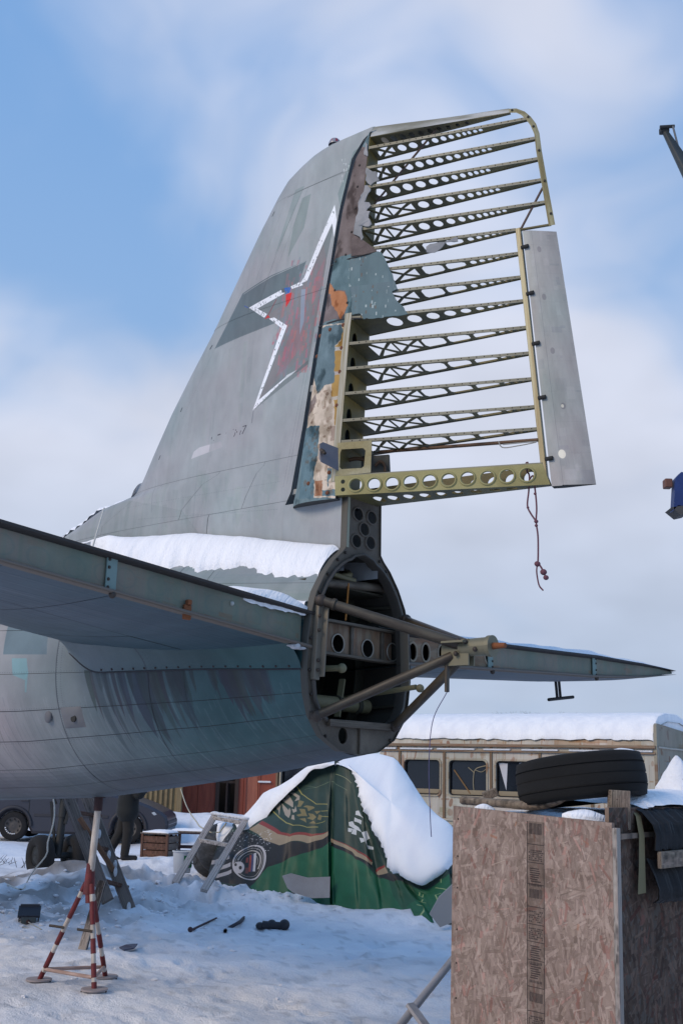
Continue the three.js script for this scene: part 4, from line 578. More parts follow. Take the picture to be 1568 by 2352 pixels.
// trailing strip, rudder tip and balance tab
{
  const mTE = std({ map: mottle(128, [166, 158, 122], [134, 120, 80], 6, 151, 16), roughness: .5, metalness: .2 });
  const o = [[1165, 250], [1185, 249], [1204, 256], [1218, 268], [1230, 284], [1238, 306], [1243, 345], [1258, 430], [1274, 516]], i = [[1170, 259], [1185, 259], [1196, 264], [1207, 274], [1217, 288], [1226, 308], [1230, 345], [1244, 430], [1259, 519]];
  const P = (p, z) => Ru(...p, 'z', z);
  mesh('trailing_strip', fromRows(o.map((p, k) => [P(i[k], .016), P(p, .006), P(p, -.006), P(i[k], -.016)])), mTE, rud);
  mesh('rivet', [[1175, 253], [1212, 268], [1224, 290], [1237, 345], [1250, 415], [1264, 490]].map(p => ball(P(p, .014), .009, 1, 1, 1, 6)), mBolt, rud);
  // tip cap: long wedge, skinned above, with a perforated rib beneath
  const tipTop = [[864, 293], [930, 284], [1000, 275], [1060, 266], [1110, 257], [1168, 249]], tipLow = [[850, 314], [930, 299], [1000, 287], [1060, 277], [1110, 268], [1170, 258]];
  mesh('tip_cap', crease(fromRows(tipTop.map((p, k) => { const b = P(tipLow[k], .012); const w = lerp(.082, .012, k / 5); const b2 = Ru(...tipLow[k], 'z', w), t = P(p, 0); return [V(b2.x, b2.y, w), V(lerp(b2.x, t.x, .75), lerp(b2.y, t.y, .8), w * .6), V(t.x, t.y, 0), V(lerp(b2.x, t.x, .75), lerp(b2.y, t.y, .8), -w * .6), V(b2.x, b2.y, -w)]; }))), std({ map: mottle(128, [182, 183, 180], [122, 120, 104], 4, 153, 10), roughness: .55, metalness: .1 }), rud);
  const a = Ru(...tipLow[0], 'z', .082), e = Ru(...tipLow[5], 'z', .012), sh = shape([[a.x, -.082], [e.x, -.012], [e.x, .012], [a.x, .082]]);
  for (let k = 0; k < 10; k++) { const f = .08 + k * .068; sh.holes.push(holeEllipse(lerp(a.x, e.x, f), 0, .026 * (1 - f * .7), .05 * (1 - f * .9))); }
  mesh('rib', remap(extrude(sh, .005), (x, b, z) => [x, lerp(a.y, e.y, (x - a.x) / (e.x - a.x)) - .004 + z, -b]), mRib, rud);
  // hinge strip of the tab
  mesh('tab_spar', beam(V(tabT.x, tabT.y + .02, 0), V(tabB.x + .01, tabB.y - .12, 0), .05, .035, V(1, 0, 0)), std({ map: mottle(128, [178, 172, 140], [148, 132, 96], 5, 157, 16), roughness: .5, metalness: .2 }), rud);
  mesh('rib', beam(Ru(...z1(1275, 680), 'z', 0), Ru(...z1(1440, 652), 'z', 0), .02, .014), mRib, rud);
  const q = [Ru(1199, 530, 'z', .03), Ru(1277, 532, 'z', 0), Ru(1368, 1113, 'z', 0), Ru(1266, 1117, 'z', .03)];
  const tabTex = canvasTex(256, 1024, (g, w, h) => { g.fillStyle = col(143, 145, 144); g.fillRect(0, 0, w, h); const r = rngOf(6); for (let k = 0; k < 60; k++) { g.fillStyle = `rgba(${r() < .5 ? '168,168,168' : '116,120,126'},${.1 + r() * .2})`; g.fillRect(r() * w, r() * h, 10 + r() * 60, 6 + r() * 50); } g.strokeStyle = 'rgba(88,90,96,.6)'; g.lineWidth = 2; g.beginPath(); g.moveTo(70, 0); g.lineTo(70, h); g.stroke(); for (let y = 60; y < h; y += 120) { g.fillStyle = 'rgba(90,92,98,.4)'; for (let x = 20; x < w; x += 9) g.fillRect(x, y, 2, 2); } for (const [x, y] of [[110, 80], [100, 280], [110, 500], [130, 720]]) { g.fillStyle = 'rgba(112,112,116,.8)'; g.beginPath(); g.ellipse(x, y, 15, 13, 0, 0, 7); g.fill(); } g.fillStyle = '#d6d2c2'; g.beginPath(); g.ellipse(85, 905, 22, 17, 0, 0, 7); g.fill(); g.fillStyle = 'rgba(205,200,186,.9)'; g.beginPath(); g.ellipse(125, 720, 9, 7, 0, 0, 7); g.fill(); }, weather(63, .8));
  const rows = lin(0, 1, 12).map(t => { const l = q[0].clone().lerp(q[3], t), r = q[1].clone().lerp(q[2], t); return [l, l.clone().lerp(r, .25).setZ(.032), r, l.clone().lerp(r, .25).setZ(-.032), V(l.x, l.y, -.03)]; });
  const tab = mesh('balance_tab', crease(fromRows(rows, (p, a, b) => [b < .3 ? b * 1 : b < .6 ? .25 + (b - .25) * 3 : 1 - (b - .5) * 2, 1 - a])), std({ map: tabTex, roughness: .5, metalness: .15 }), rud);
  mesh('tab_end', slab([rows[12][0], rows[12][1], rows[12][2], rows[12][3], rows[12][4]], .004, V(0, -1, 0), 'x', 'z'), mDark, rud);
  mesh('tab_end', slab([rows[0][0], rows[0][1], rows[0][2], rows[0][3], rows[0][4]], .004, V(0, 1, 0), 'x', 'z'), mTorn, rud);
  for (const t of [.07, .26, .46, .67, .9]) { const p = q[0].clone().lerp(q[3], t); mesh('tab_hinge', rod(p.clone().add(V(-.02, 0, .005)), p.clone().add(V(.03, .002, .012)), .014, .014, 8), mDark, rud); }
  for (const [s, t] of [[z1(858, 170), z1(545, 548)], [z1(1397, 465), z1(1288, 672)]]) mesh('brace_wire', rod(Ru(...s, 'z', .0), Ru(...t, 'z', .0), .008, .008, 6), std({ color: rgb(92, 74, 66) }), rud);
  mesh('loose_wire', tube([z2(1080, 690), z2(1095, 718), z2(1170, 712), z2(1262, 692)].map(p => Ru(...p, 'z', .03)).concat([Ru(...z2(1100, 705), 'z', .04)]), .004, 30, 5), std({ color: rgb(150, 148, 140) }), rud);
}
// ---- starboard main wheels far behind
{
  const W = V(-4.85, 0, -18.7), mTy = std({ color: rgb(22, 22, 23), roughness: .9 }), mHub = std({ color: rgb(34, 37, 38), roughness: .6 }), inv = air.matrixWorld.clone().invert();
  const ax = V(.79, 0, -.61).normalize();
  const leg = new THREE.Group(); leg.name = 'main_gear'; air.add(leg);
  const put = (n, g, m) => { const o = mesh(n, g, m, leg); o.geometry.applyMatrix4(inv); return o; };
  const wc = atDepth(93, 1966, 18.6), cs2 = [wc, wc.clone().addScaledVector(ax, .6)];
  for (const c of cs2) {
    const prof = [[.15, -.09], [.18, -.12], [.25, -.135], [.3, -.12], [.328, -.06], [.332, 0], [.328, .06], [.3, .12], [.25, .135], [.18, .12], [.15, .09]].map(p => new THREE.Vector2(p[0], p[1]));
    const q = new THREE.Quaternion().setFromUnitVectors(V(0, 1, 0), ax); const t = new THREE.LatheGeometry(prof, 36); t.applyQuaternion(q); t.translate(c.x, c.y, c.z); put('tyre', t, mTy);
    const h = new THREE.LatheGeometry([[0, -.07], [.06, -.1], [.1, -.07], [.16, -.09], [.16, .09], [0, .07]].map(p => new THREE.Vector2(p[0], p[1])), 24); h.applyQuaternion(q); h.translate(c.x, c.y, c.z); put('wheel_hub', h, mHub);
  }
  const m = cs2[0].clone().lerp(cs2[1], .5);
  put('axle', rod(cs2[0], cs2[1], .05), mHub); put('oleo_leg', [rod(m, m.clone().add(V(.02, .7, -.05)), .065), rod(m.clone().add(V(.02, .6, -.05)), m.clone().add(V(.05, 1.6, -.1)), .085), beam(m.clone().add(V(-.05, .1, 0)), m.clone().add(V(-.18, .85, 0)), .05, .04), beam(m.clone().add(V(.08, .5, 0)), m.clone().add(V(.32, 1.5, 0)), .06, .05), beam(m.clone().add(V(-.1, .8, 0)), m.clone().add(V(-.4, 1.5, 0)), .06, .05)], mHub);
  put('gear_door', [beam(m.clone().add(V(-.25, .95, .1)), m.clone().add(V(-.3, 1.7, .1)), .3, .02, V(0, 0, 1))], std({ color: rgb(52, 56, 60) }));
}

// ================================================================== snow lying on the airplane
const airW = (p) => p.applyMatrix4(air.matrixWorld);
const n2 = (v, s, k = 3) => (fbm(v * k + s, s * 1.7, 4, s | 0) - .5);
{ // saddle of snow between the fin root and the fuselage side
  const rows = [], K = 18, vEdge = interp([[215, 1250], [300, 1282], [370, 1297], [440, 1290], [500, 1302], [560, 1300], [620, 1316], [680, 1326], [730, 1324], [765, 1300], [788, 1282]].map(q => { let p = A(...q, 'z', .5), v = .7; for (let i = 0; i < 12; i++) { v = Math.acos(THREE.MathUtils.clamp((fyc(p.x) - p.y) / (fyt(p.x) - fyc(p.x)), -1, 1)) / Math.PI; p = A(...q, 'z', fus(p.x, v).z * .5 + p.z * .5); } return [p.x, v]; }).sort((a, b) => a[0] - b[0]));
  for (const x of lin(-3.25, -.04, 200)) {
    const e = Math.min(ss(-3.25, -2.4, x), 1), inner = .99 - Math.asin(Math.min(.9, .165 / fw(x))) / Math.PI;
    const vOut = vEdge(x) - .03 * ss(-.6, -1.2, x) + n2(x, 9, 9) * .035 + n2(x, 4, 16) * .03 + n2(x, 7, 45) * .008;
    const thick = lerp(.05, .14, e) * lerp(1, .42, ss(-1.0, -.1, x)) * (.8 + .4 * fbm(x * 2.2, 4, 3, 8));
    rows.push(lin(0, 1, K).map(t => { const v = lerp(inner, vOut, t), p = fus(x, v, 0), nrm = fus(x, v, 1).sub(p).normalize(); const rise = t < .06 ? .9 : 1; const h = thick * Math.pow(Math.max(0, 1 - Math.pow(t, 2.1)), .85) * (.85 + .3 * fbm(x * 1.2, v * 5, 2, 4)) * Math.pow(Math.min(1, (x + .03) / -.05 * 1), .5) * rise + .004 + (fbm(x * 5, v * 10, 4, 6) - .5) * .014; nrm.y += .5; return airW(p.addScaledVector(nrm.normalize(), t > .999 ? -.004 : h)); }));
  }
  const fsn = single('fuselage_snow', fromRows(rows, (p) => [p.x * .8 + p.z * .3, (p.y + p.z) * .8]), mSnow, 'thick white snow lying along the fuselage top beside the fin', 'snow');
  const rows2 = []; for (const x of lin(-3.6, -2.34, 40)) rows2.push(lin(-1, 1, 8).map(t => { const y0 = 3.0; const yy = [...Array(40).keys()].map(k => 3.3 + k * .03).find(y => finLE(y) > x) ?? 3.4; return airW(V(x, yy + .012 - .04 * t * t + n2(x, 3, 9) * .03, t * .06)); }));
  single('fin_root_snow', fromRows(rows2, (p) => [p.x, p.z]), mSnow, 'thin crust of snow along the sloping dorsal fin ridge', 'snow');
  // strip lying on the ledge below, near the end frame
  const ledge = (x0, x1, v0, v1, th, label, seed) => { const rs = lin(x0, x1, 40).map(x => lin(0, 1, 8).map(t => { const e = ss(x0, x0 + .5, x), v = lerp(v0, lerp(v0, v1, e), t) + n2(x, seed, 8) * .012; const p = fus(x, v, 0), nr = fus(x, v, 1).sub(p).normalize(); return airW(p.addScaledVector(nr, th * Math.sin(Math.PI * t) ** .7 + .003)); })); single('ledge_snow', fromRows(rs, (p) => [p.x, p.z]), mSnow, label, 'snow'); };
  ledge(-1.25, -.03, .655, .625, .03, 'narrow streak of snow on the fuselage seam above the near tailplane', 3);
  // near tailplane: thin cover and the wedge at the root
  const cover = (sg, z0, z1, s1, th, label, seed) => { const rs = lin(z0, z1, 70).map(z => lin(0, 1, 9).map(t => { const s = lerp(.008, s1(z), t), p = tp(sg * z, s, 1, .004); p.y += th * (1 - .6 * ss(3.5, 5.1, z)) * Math.pow(Math.max(0, Math.sin(Math.PI * Math.min(1, .12 + t * .88))), .5) * (.6 + .8 * fbm(z * 4, seed, 3, seed)) * (t === 0 ? 0 : 1); if (t === 0) p.x += .012; return airW(p); })); single('tailplane_snow', fromRows(rs, (p) => [p.x, p.z]), mSnow, label, 'snow'); };
  cover(1, .52, 5.0, (z) => .95, .045, 'snow covering the top of the near left tailplane', 3);
  cover(-1, .5, 5.0, (z) => .95, .06, 'snow covering the top of the far right tailplane', 5);
  const tip = [A(500, 1352, 'x', -.35), A(560, 1362, 'x', -.2), A(640, 1366, 'x', -.1), A(672, 1376, 'x', -.06), A(706, 1396, 'x', -.02), A(700, 1402, 'x', .0), A(640, 1390, 'x', .0), A(560, 1368, 'x', -.02)].map(airW);
  single('root_snow', cushion(ragged(tip, .012, .03, 3), V(0, 1, 0), .05, 6, 4, .008), mSnow, 'small wedge of snow where the near tailplane meets the fuselage', 'snow');
  const c = A(678, 1484, 'x', .0); single('corner_snow', [ball(airW(c.clone()), .03, 1.2, .7, 1, 9), ball(airW(c.clone().add(V(.0, -.008, -.05))), .018, 2, .6, 1, 8), ball(airW(c.clone().add(V(.0, .0, .04))), .014, 2, .6, 1, 8)], mSnow, 'small clump of snow at the tailplane corner beside the end frame', 'snow');
  const b0 = A(214, 1254, 'z', .75), b1 = A(240, 1166, 'z', .75);
  single('aerial_rod', rod(airW(b0), airW(b1), .007, .006, 6), std({ color: rgb(196, 196, 190) }), 'thin pale rod sticking up from the snow on the fuselage', 'rod');
}
{ // reddish rope hanging from the rudder
  const wR = (px, py, z = .0) => Ru(px, py, 'z', z).applyMatrix4(rud.matrixWorld), q = (x, y) => wR((1940 + x / 4.3556) / 1.6327, (1700 + y / 4.3556) / 1.6327);
  const mR = std({ color: rgb(104, 66, 76), roughness: .9 }), t = thing('hanging_rope', 'thin reddish knotted rope hanging from the bottom of the rudder', 'rope', q(310, 1100));
  part('cord', [tube([q(140, 260), q(130, 180), q(150, 140), q(165, 160), q(150, 290), q(185, 350), q(180, 600), q(160, 870), q(210, 980), q(300, 1110)], .0055, 60, 6), tube([q(200, 420), q(240, 360), q(283, 600), q(308, 900), q(300, 1110), q(328, 1340), q(333, 1600), q(330, 1760)], .0055, 60, 6), tube([q(325, 1800), q(308, 1900), q(320, 2030), q(355, 2170), q(415, 2240)], .005, 30, 6), tube([q(335, 1800), q(380, 1860), q(415, 1930), q(458, 2030)], .006, 20, 6)], mR, t);
  for (const [x, y, r] of [[300, 1112, .014], [302, 1180, .011], [320, 1806, .02], [420, 1940, .022], [460, 2030, .018], [165, 885, .009], [283, 660, .01]]) part('knot', ball(q(x, y), r, 1, .9, 1, 8), mR, t);
}

// ================================================================== red and white trestle under the fuselage
const mRed = std({ map: mottle(128, [112, 36, 38], [88, 28, 30], 5, 161, 12), roughness: .6 }), mWht = std({ map: mottle(128, [206, 200, 192], [170, 158, 148], 5, 163, 14), roughness: .65 });
{
  const top = airW(A(228, 1826, 'z', 0)), hub = airW(A(209, 1992, 'z', 0)); const f = [G(90, 2253), G(217, 2276), G(243, 2246)];
  const t = thing('tail_trestle', 'tripod support stand striped red and white holding up the fuselage', 'trestle', V(hub.x, gh(hub.x, hub.z), hub.z));
  part('mast', rod(hub.clone().add(V(0, -.15, 0)), top.clone().add(V(0, -.08, 0)), .029, .025, 14), mWht, t); part('mast_head', [rod(top.clone().add(V(0, -.12, 0)), top.clone().add(V(0, .03, 0)), .035, .035, 12), rod(top.clone().add(V(0, -.02, 0)), top.clone().add(V(0, .02, 0)), .055, .055, 12)], std({ color: rgb(60, 36, 36) }), t);
  part('collar', [rod(hub.clone().add(V(0, -.2, 0)), hub.clone().add(V(0, .03, 0)), .046, .032, 14), rod(hub.clone().add(V(-.01, -.1, 0)), hub.clone().add(V(.01, -.26, .03)), .025, .025, 8)], mRed, t);
  f.forEach((p, i) => {
    const a = hub.clone().add(V(0, -.12, 0)).add(p.clone().sub(hub).setY(0).normalize().multiplyScalar(.04)), r = .02, at = (s) => a.clone().lerp(p, s);
    const leg = part('leg', rod(at(0), at(1), r * .9, r * .9, 12), mWht, t);
    for (const [s0, s1] of i === 0 ? [[0, .08], [.14, .35], [.49, .62], [.7, .86], [.9, 1]] : [[0, .1], [.17, .39], [.52, .66], [.75, .88], [.92, 1]]) part('red_band', rod(at(s0), at(s1), r, r, 12), mRed, leg);
    part('foot_plate', [remap(new THREE.CylinderGeometry(.1, .1, .012, 20), (x, y, z) => [p.x + x, p.y + .012 + y, p.z + z])], std({ color: rgb(150, 140, 140) }), t);
    part('foot_pin', [[.09, 0], [-.09, .02]].map(([x, z]) => rod(p.clone().add(V(x, .01, z)), p.clone().add(V(x - .01, -.06, z)), .006)), mBolt, t);
    const q = f[(i + 1) % 3], b = hub.clone().add(V(0, -.12, 0)).add(q.clone().sub(hub).setY(0).normalize().multiplyScalar(.04));
    part('brace', rod(at(.88), b.clone().lerp(q, .88), .014, .014, 8), std({ map: mWht.map, color: rgb(230, 205, 200), roughness: .7 }), t);
    const lf = at(.45); if (i < 2) part('pin_handle', rod(lf.clone().add(V(-.12, .01, 0)), lf.clone().add(V(.0, 0, .02)), .01, .01, 6), mBolt, t);
  });
  // burnt plank standing behind it
  const pa = G(190, 2182), pb = pa.clone().add(V(.1, .6, -.2)); single('wooden_plank', beam(pa, pb, .09, .03), std({ map: canvasTex(64, 256, (g) => { const gr = g.createLinearGradient(0, 0, 0, 256); gr.addColorStop(0, '#9a9088'); gr.addColorStop(.25, '#988c84'); gr.addColorStop(.5, '#3a3432'); gr.addColorStop(1, '#463e3a'); g.fillStyle = gr; g.fillRect(0, 0, 64, 256); const r = rngOf(4); for (let i = 0; i < 60; i++) { g.fillStyle = `rgba(${r() < .5 ? '30,26,26' : '190,180,170'},.3)`; g.fillRect(r() * 64, r() * 256, 2 + r() * 6, 4 + r() * 30); } }), roughness: .9 }), 'charred narrow plank standing behind the striped trestle', 'plank');
}
// ---- grey wooden ladder under the belly
const woodTex = (a, b, seed) => canvasTex(128, 512, (g, w, h) => { g.fillStyle = col(...a); g.fillRect(0, 0, w, h); const r = rngOf(seed); for (let i = 0; i < 240; i++) { g.fillStyle = `rgba(${r() < .5 ? b.join() : '0,0,0'},${.05 + r() * .22})`; g.fillRect(r() * w, r() * h - 60, 1 + r() * 3, 60 + r() * 260); } for (let i = 0; i < 5; i++) { g.fillStyle = 'rgba(30,22,18,.5)'; g.beginPath(); g.ellipse(r() * w, r() * h, 5, 9, 0, 0, 7); g.fill(); } }, weather(seed, .5));
const mGreyWood = std({ map: woodTex([116, 105, 97], [144, 132, 124], 11), roughness: .9 }), mPaleWood = std({ map: woodTex([150, 140, 132], [188, 178, 168], 12), roughness: .85 }), mBrownWood = std({ map: woodTex([92, 64, 52], [120, 92, 76], 13), roughness: .9 }), mPlank = std({ map: woodTex([126, 112, 98], [160, 146, 128], 14), roughness: .9 });
{
  const a1 = G(300, 2092), b1 = atDepth(197, 1822, a1.z * -1 + .9), a2 = G(248, 2070), b2 = atDepth(150, 1812, a2.z * -1 + .9);
  const t = thing('wooden_ladder', 'heavy grey wooden ladder leaning under the fuselage beside the trestle', 'ladder', a1.clone().lerp(a2, .5));
  const up = V(0, .2, 1).normalize();
  part('rail', beam(a1, b1, .14, .045, up), mGreyWood, t); part('rail', beam(a2, b2, .14, .045, up), mGreyWood, t);
  for (const s of [.2, .5, .8]) { const p = a1.clone().lerp(b1, s), q = a2.clone().lerp(b2, s - .02), d = q.clone().sub(p).normalize(); part('rung', beam(p.clone().addScaledVector(d, -.14), q, .055, .045), mBrownWood, t); }
  part('diagonal_brace', beam(atDepth(183, 1878, -a2.z + .5), atDepth(262, 2000, -a1.z + .25), .06, .03, up), std({ map: woodTex([126, 92, 70], [150, 116, 90], 15), roughness: .9 }), t);
  for (const [s, o] of [[.36, .03], [.44, .0], [.62, -.02], [.3, 0], [.02, 0]]) part('snow_patch', ball(a1.clone().lerp(b1, s).add(V(o, .02, .045)), .035, .7, 1.6, .3, 7), mSnow, t);
}
// ---- blocks, wires and small things on the snow
{
  single('chock_block', box(.3, .17, .24, ...G(139, 1999).add(V(0, .06, .1)).toArray(), .01), std({ map: woodTex([150, 122, 92], [186, 158, 124], 16), roughness: .9 }), 'pale wooden block wedged between the two far main wheels', 'block');
  const p = G(108, 2004); single('chock_log', [ball(p.clone().add(V(0, .05, 0)), .11, 1.3, .8, 1), ball(p.clone().add(V(.2, .05, 0)), .1, 1.1, .8, 1)], mBrownWood, 'brown round chock in front of the left far main wheel', 'chock');
  const wz = 12; single('white_cable', tube([atDepth(122, 1830, 12.4), atDepth(126, 1860, 12.4), atDepth(122, 1895, 12.4), atDepth(110, 1935, 12.6), atDepth(108, 1962, 12.8), atDepth(82, 1995, 13), G(62, 2030).add(V(0, .02, 0)), G(48, 2045).add(V(0, .01, 0)), G(10, 2030).add(V(0, .01, 0))], .009, 60, 6), std({ color: rgb(206, 202, 190) }), 'white cable hanging from the belly down to the dirty snow', 'cable');
  const l = G(66, 2126), t = thing('floodlight', 'black floodlight lying face down on the snow near the left edge', 'floodlight', l, .2);
  const mk = (n, g, m) => mesh(n, g, m, t);
  mk('housing', [beam(V(0, .19, -.03), V(0, .1, .1), .23, .03, V(0, 1, 0)), box(.2, .03, .05, 0, .2, -.03)], std({ color: rgb(36, 37, 46), roughness: .5 })); mk('ballast_box', box(.15, .1, .1, .0, .05, .05), std({ color: rgb(62, 70, 72), roughness: .6 })); mk('bracket', [box(.012, .12, .03, -.1, .07, .05), box(.012, .12, .03, .1, .07, .05)], mBolt); mk('cable_gland', ball(V(0, .05, .1), .022), std({ color: rgb(60, 30, 30) }));
  single('lamp_lead', tube([G(66, 2126).add(V(.02, .05, .1)), G(85, 2128).add(V(0, .02, .1)), G(100, 2140).add(V(0, .01, 0)), G(70, 2120).add(V(-.1, .01, .2)), G(40, 2085).add(V(0, .01, 0))], .006, 40, 5), std({ color: rgb(176, 172, 160) }), 'pale flex trailing across the snow from the black floodlight', 'cable');
  const rodAt = (a, b, r, label, name, c) => single(name, [rod(G(...a).add(V(0, .02, 0)), G(...b).add(V(0, .025, 0)), r, r * .7, 7), ball(G(...a).add(V(0, .03, 0)), r * 2)], std({ color: rgb(...c), roughness: .8 }), label, 'rod');
  rodAt([437, 2142], [497, 2114], .014, 'rusty thin rod lying on the snow, leftmost of the scrap pieces', 'iron_rod', [70, 52, 54]);
  single('iron_rod', tube([G(517, 2144), G(524, 2138), G(542, 2128), G(560, 2113)].map(p => p.add(V(0, .025, 0))), .02, 20, 7), std({ color: rgb(62, 56, 62), roughness: .8 }), 'bent dark rod lying on the snow between the thin rod and the scrap fitting', 'rod');
  const f = G(628, 2136); single('pipe_fitting', [rod(f.clone().add(V(-.12, .05, 0)), f.clone().add(V(.08, .05, .03)), .045, .04, 12), ball(f.clone().add(V(.12, .06, .03)), .06), ball(f.clone().add(V(-.15, .04, 0)), .05, 1, .8, 1, 7), ball(f.clone().add(V(-.02, .07, 0)), .05, 1, .8, 1, 7)], std({ color: rgb(44, 42, 46), roughness: .6 }), 'dark cylindrical scrap fitting lying on the snow in front of the tent', 'fitting');
  const s = [G(274, 2184), G(290, 2178), G(316, 2176), G(308, 2186), G(285, 2190)].map(p => p.add(V(0, .035, 0))); single('metal_scrap', slab(s, .012, V(0, 1, 0), 'x', 'z'), std({ color: rgb(62, 64, 84) }), 'flat dark metal scrap lying on open snow right of the trestle', 'scrap');
  // chunks of trodden snow
  const r = rngOf(90), gs = []; for (let i = 0; i < 520; i++) { const u = r(), x = i < 380 ? -3.2 + (r() + r() - 1) * 2.2 : i < 470 ? -1.6 + r() * 2.6 : -3.5 + r() * 5, z = i < 380 ? -13.6 + (r() + r() - 1) * 2.6 : i < 470 ? -14.9 - r() * 1.4 : -8 - r() * 9, q = .01 + r() * r() * .032; const g = new THREE.IcosahedronGeometry(q, 1); const pp = g.attributes.position; for (let k = 0; k < pp.count; k++) { const s = .7 + .6 * hsh(Math.round(pp.getX(k) * 4000), Math.round(pp.getY(k) * 4000 + pp.getZ(k) * 9000), i); pp.setXYZ(k, pp.getX(k) * s * 1.3, pp.getY(k) * s * .6, pp.getZ(k) * s); } g.computeVertexNormals(); g.rotateY(r() * 6); g.translate(x, gh(x, z) + q * .1, z); gs.push(g); }
  const sl = mesh('snow_lumps', gs, std({ map: snowTex, color: rgb(238, 236, 236), roughness: .95 }), scene); sl.userData = { label: 'scattered lumps of trodden dirty snow', category: 'snow', kind: 'stuff' };
  // dead weeds by the wheel
  const wd = []; const w0 = G(38, 1990); for (let i = 0; i < 40; i++) { const a = w0.clone().add(V((r() - .5) * 1.1, 0, (r() - .5) * .7)); a.y = gh(a.x, a.z); wd.push(rod(a, a.clone().add(V((r() - .5) * .3, .04 + r() * .13, (r() - .5) * .2)), .005, .002, 4)); } const ww = mesh('dead_weeds', wd, std({ color: rgb(46, 40, 38) }), scene); ww.userData = { label: 'dark dead weeds poking from the dirty snow by the far wheel', category: 'weeds', kind: 'stuff' };
}
// ---- dark grey hatchback
{
  const zc = 26.4, P = (px, py) => atDepth(px, py, zc); const f = P(307, 1911), b = P(53, 1897); const gy0 = (gh(f.x, f.z) + gh(b.x, b.z)) / 2; const L = f.x - b.x, cx = (f.x + b.x) / 2;
  const t = thing('parked_car', 'dark grey hatchback car parked behind the airplane wheels', 'car', V(cx, gy0, -zc), .02);
  const h = L / 2, mB = std({ color: rgb(66, 66, 73), roughness: .32, metalness: .3 }), mPl = std({ color: rgb(48, 48, 54), roughness: .65 }), mGl = std({ color: rgb(22, 26, 28), roughness: .08 });
  const arc = (x, r) => Array.from({ length: 13 }, (_, k) => [x + r * Math.cos(Math.PI * (1 - k / 12)), .32 + r * Math.sin(Math.PI * (1 - k / 12))]);
  const sh = new THREE.Shape(); [[-h - .78, .34], [-h - .4, .25], ...arc(-h, .39), [-h + .45, .22], [h - .45, .22], ...arc(h, .39), [h + .5, .22], [h + .78, .26], [h + .83, .42], [h + .79, .56], [h + .7, .64], [h + .42, .77], [h + .02, .91], [h - .45, 1.0], [-h - .5, 1.0], [-h - .76, .94], [-h - .84, .6]].forEach((p, i) => i ? sh.lineTo(...p) : sh.moveTo(...p));
  const mk = (n, g, m, par = t) => mesh(n, g, m, par);
  const bd = extrude(sh, 1.6, .06); bd.translate(0, 0, -.8); mk('body', bd, mB);
  const cab = new THREE.Shape(); [[h - .4, .95], [h - 1.05, 1.42], [h - 1.5, 1.48], [-h - .2, 1.46], [-h - .7, 1.0]].forEach((p, i) => i ? cab.lineTo(...p) : cab.moveTo(...p)); const cg = extrude(cab, 1.3, .05); cg.translate(0, 0, -.65); mk('roof', cg, mB);
  for (const [a, q] of [[[h - .72, 1.0], [h - 1.5, 1.4]], [[h - 1.55, 1.0], [-h + .35, 1.4]], [[-h + .28, 1.0], [-h - .4, 1.36]]]) { const s = shape([[a[0], a[1]], [Math.min(a[0], q[0] + .45), q[1]], [q[0], q[1]], [q[0] - .05, a[1]]]); const g = extrude(s, .012); g.translate(0, 0, .705); mk('side_window', g, mGl); }
  for (const x of [-h, h]) for (const z of [.76, -.76]) {
    const w = mesh('wheel', remap(new THREE.LatheGeometry([[.19, -.09], [.29, -.1], [.315, -.06], [.315, .06], [.29, .1], [.19, .09]].map(p => new THREE.Vector2(...p)), 32), (a, b2, c) => [x + a, .315 + c, z + b2]), std({ color: rgb(32, 32, 34), roughness: .95 }), t);
    if (z > 0) { mk('rim', remap(new THREE.LatheGeometry([[0, .06], [.05, .075], [.12, .05], [.17, .08], [.2, .085]].map(p => new THREE.Vector2(...p)), 24), (a, b2, c) => [x + a, .315 + c, z + b2]), std({ color: rgb(72, 68, 66), roughness: .6 }), w); mk('rim_slot', Array.from({ length: 9 }, (_, k) => box(.03, .045, .02, x + .15 * Math.cos(k * .698), .315 + .15 * Math.sin(k * .698), z + .072, 0)), std({ color: rgb(18, 18, 18) }), w); mk('wheel_snow', Array.from({ length: 7 }, (_, k) => ball(V(x + .17 * Math.cos(3.4 + k * .26), .315 + .17 * Math.sin(3.4 + k * .26), z + .085), .016, 1.2, 1, .6, 6)), mSnow, w); }
    if (z > 0) { const g = new THREE.TorusGeometry(.4, .04, 6, 24, Math.PI); g.scale(1, 1, 1.2); g.translate(x, .32, .86); mk('arch_trim', g, mPl); }
  }
  mk('headlight', remap(new THREE.SphereGeometry(.16, 12, 8), (x, y, z) => [h + .56 + x * 1.1, .655 + y * .55 - x * .3, .77 + z * .62]), std({ color: rgb(176, 184, 190), roughness: .15 }));
  mk('tail_light', box(.1, .24, .12, -h - .8, .82, .78), std({ color: rgb(190, 40, 36), roughness: .3 })); mk('tail_light_lens', box(.1, .1, .122, -h - .81, .98, .78), std({ color: rgb(205, 205, 205), roughness: .3 }));
  mk('front_bumper', [box(.14, .2, 1.66, h + .82, .42, 0, .05)], mPl); mk('rubbing_strip', box(L - .9, .06, .02, 0, .56, .865), mPl); mk('door_seam', [box(.012, .62, .012, .1, .66, .862, 0), box(.012, .6, .012, -.95, .66, .862, 0)], mDark); mk('door_handle', [box(.16, .03, .03, -.1, .86, .87), box(.16, .03, .03, -1.05, .86, .87)], mPl); mk('wing_mirror', ball(V(h - .75, 1.02, .92), .1, 1, .8, .7), mPl);
}
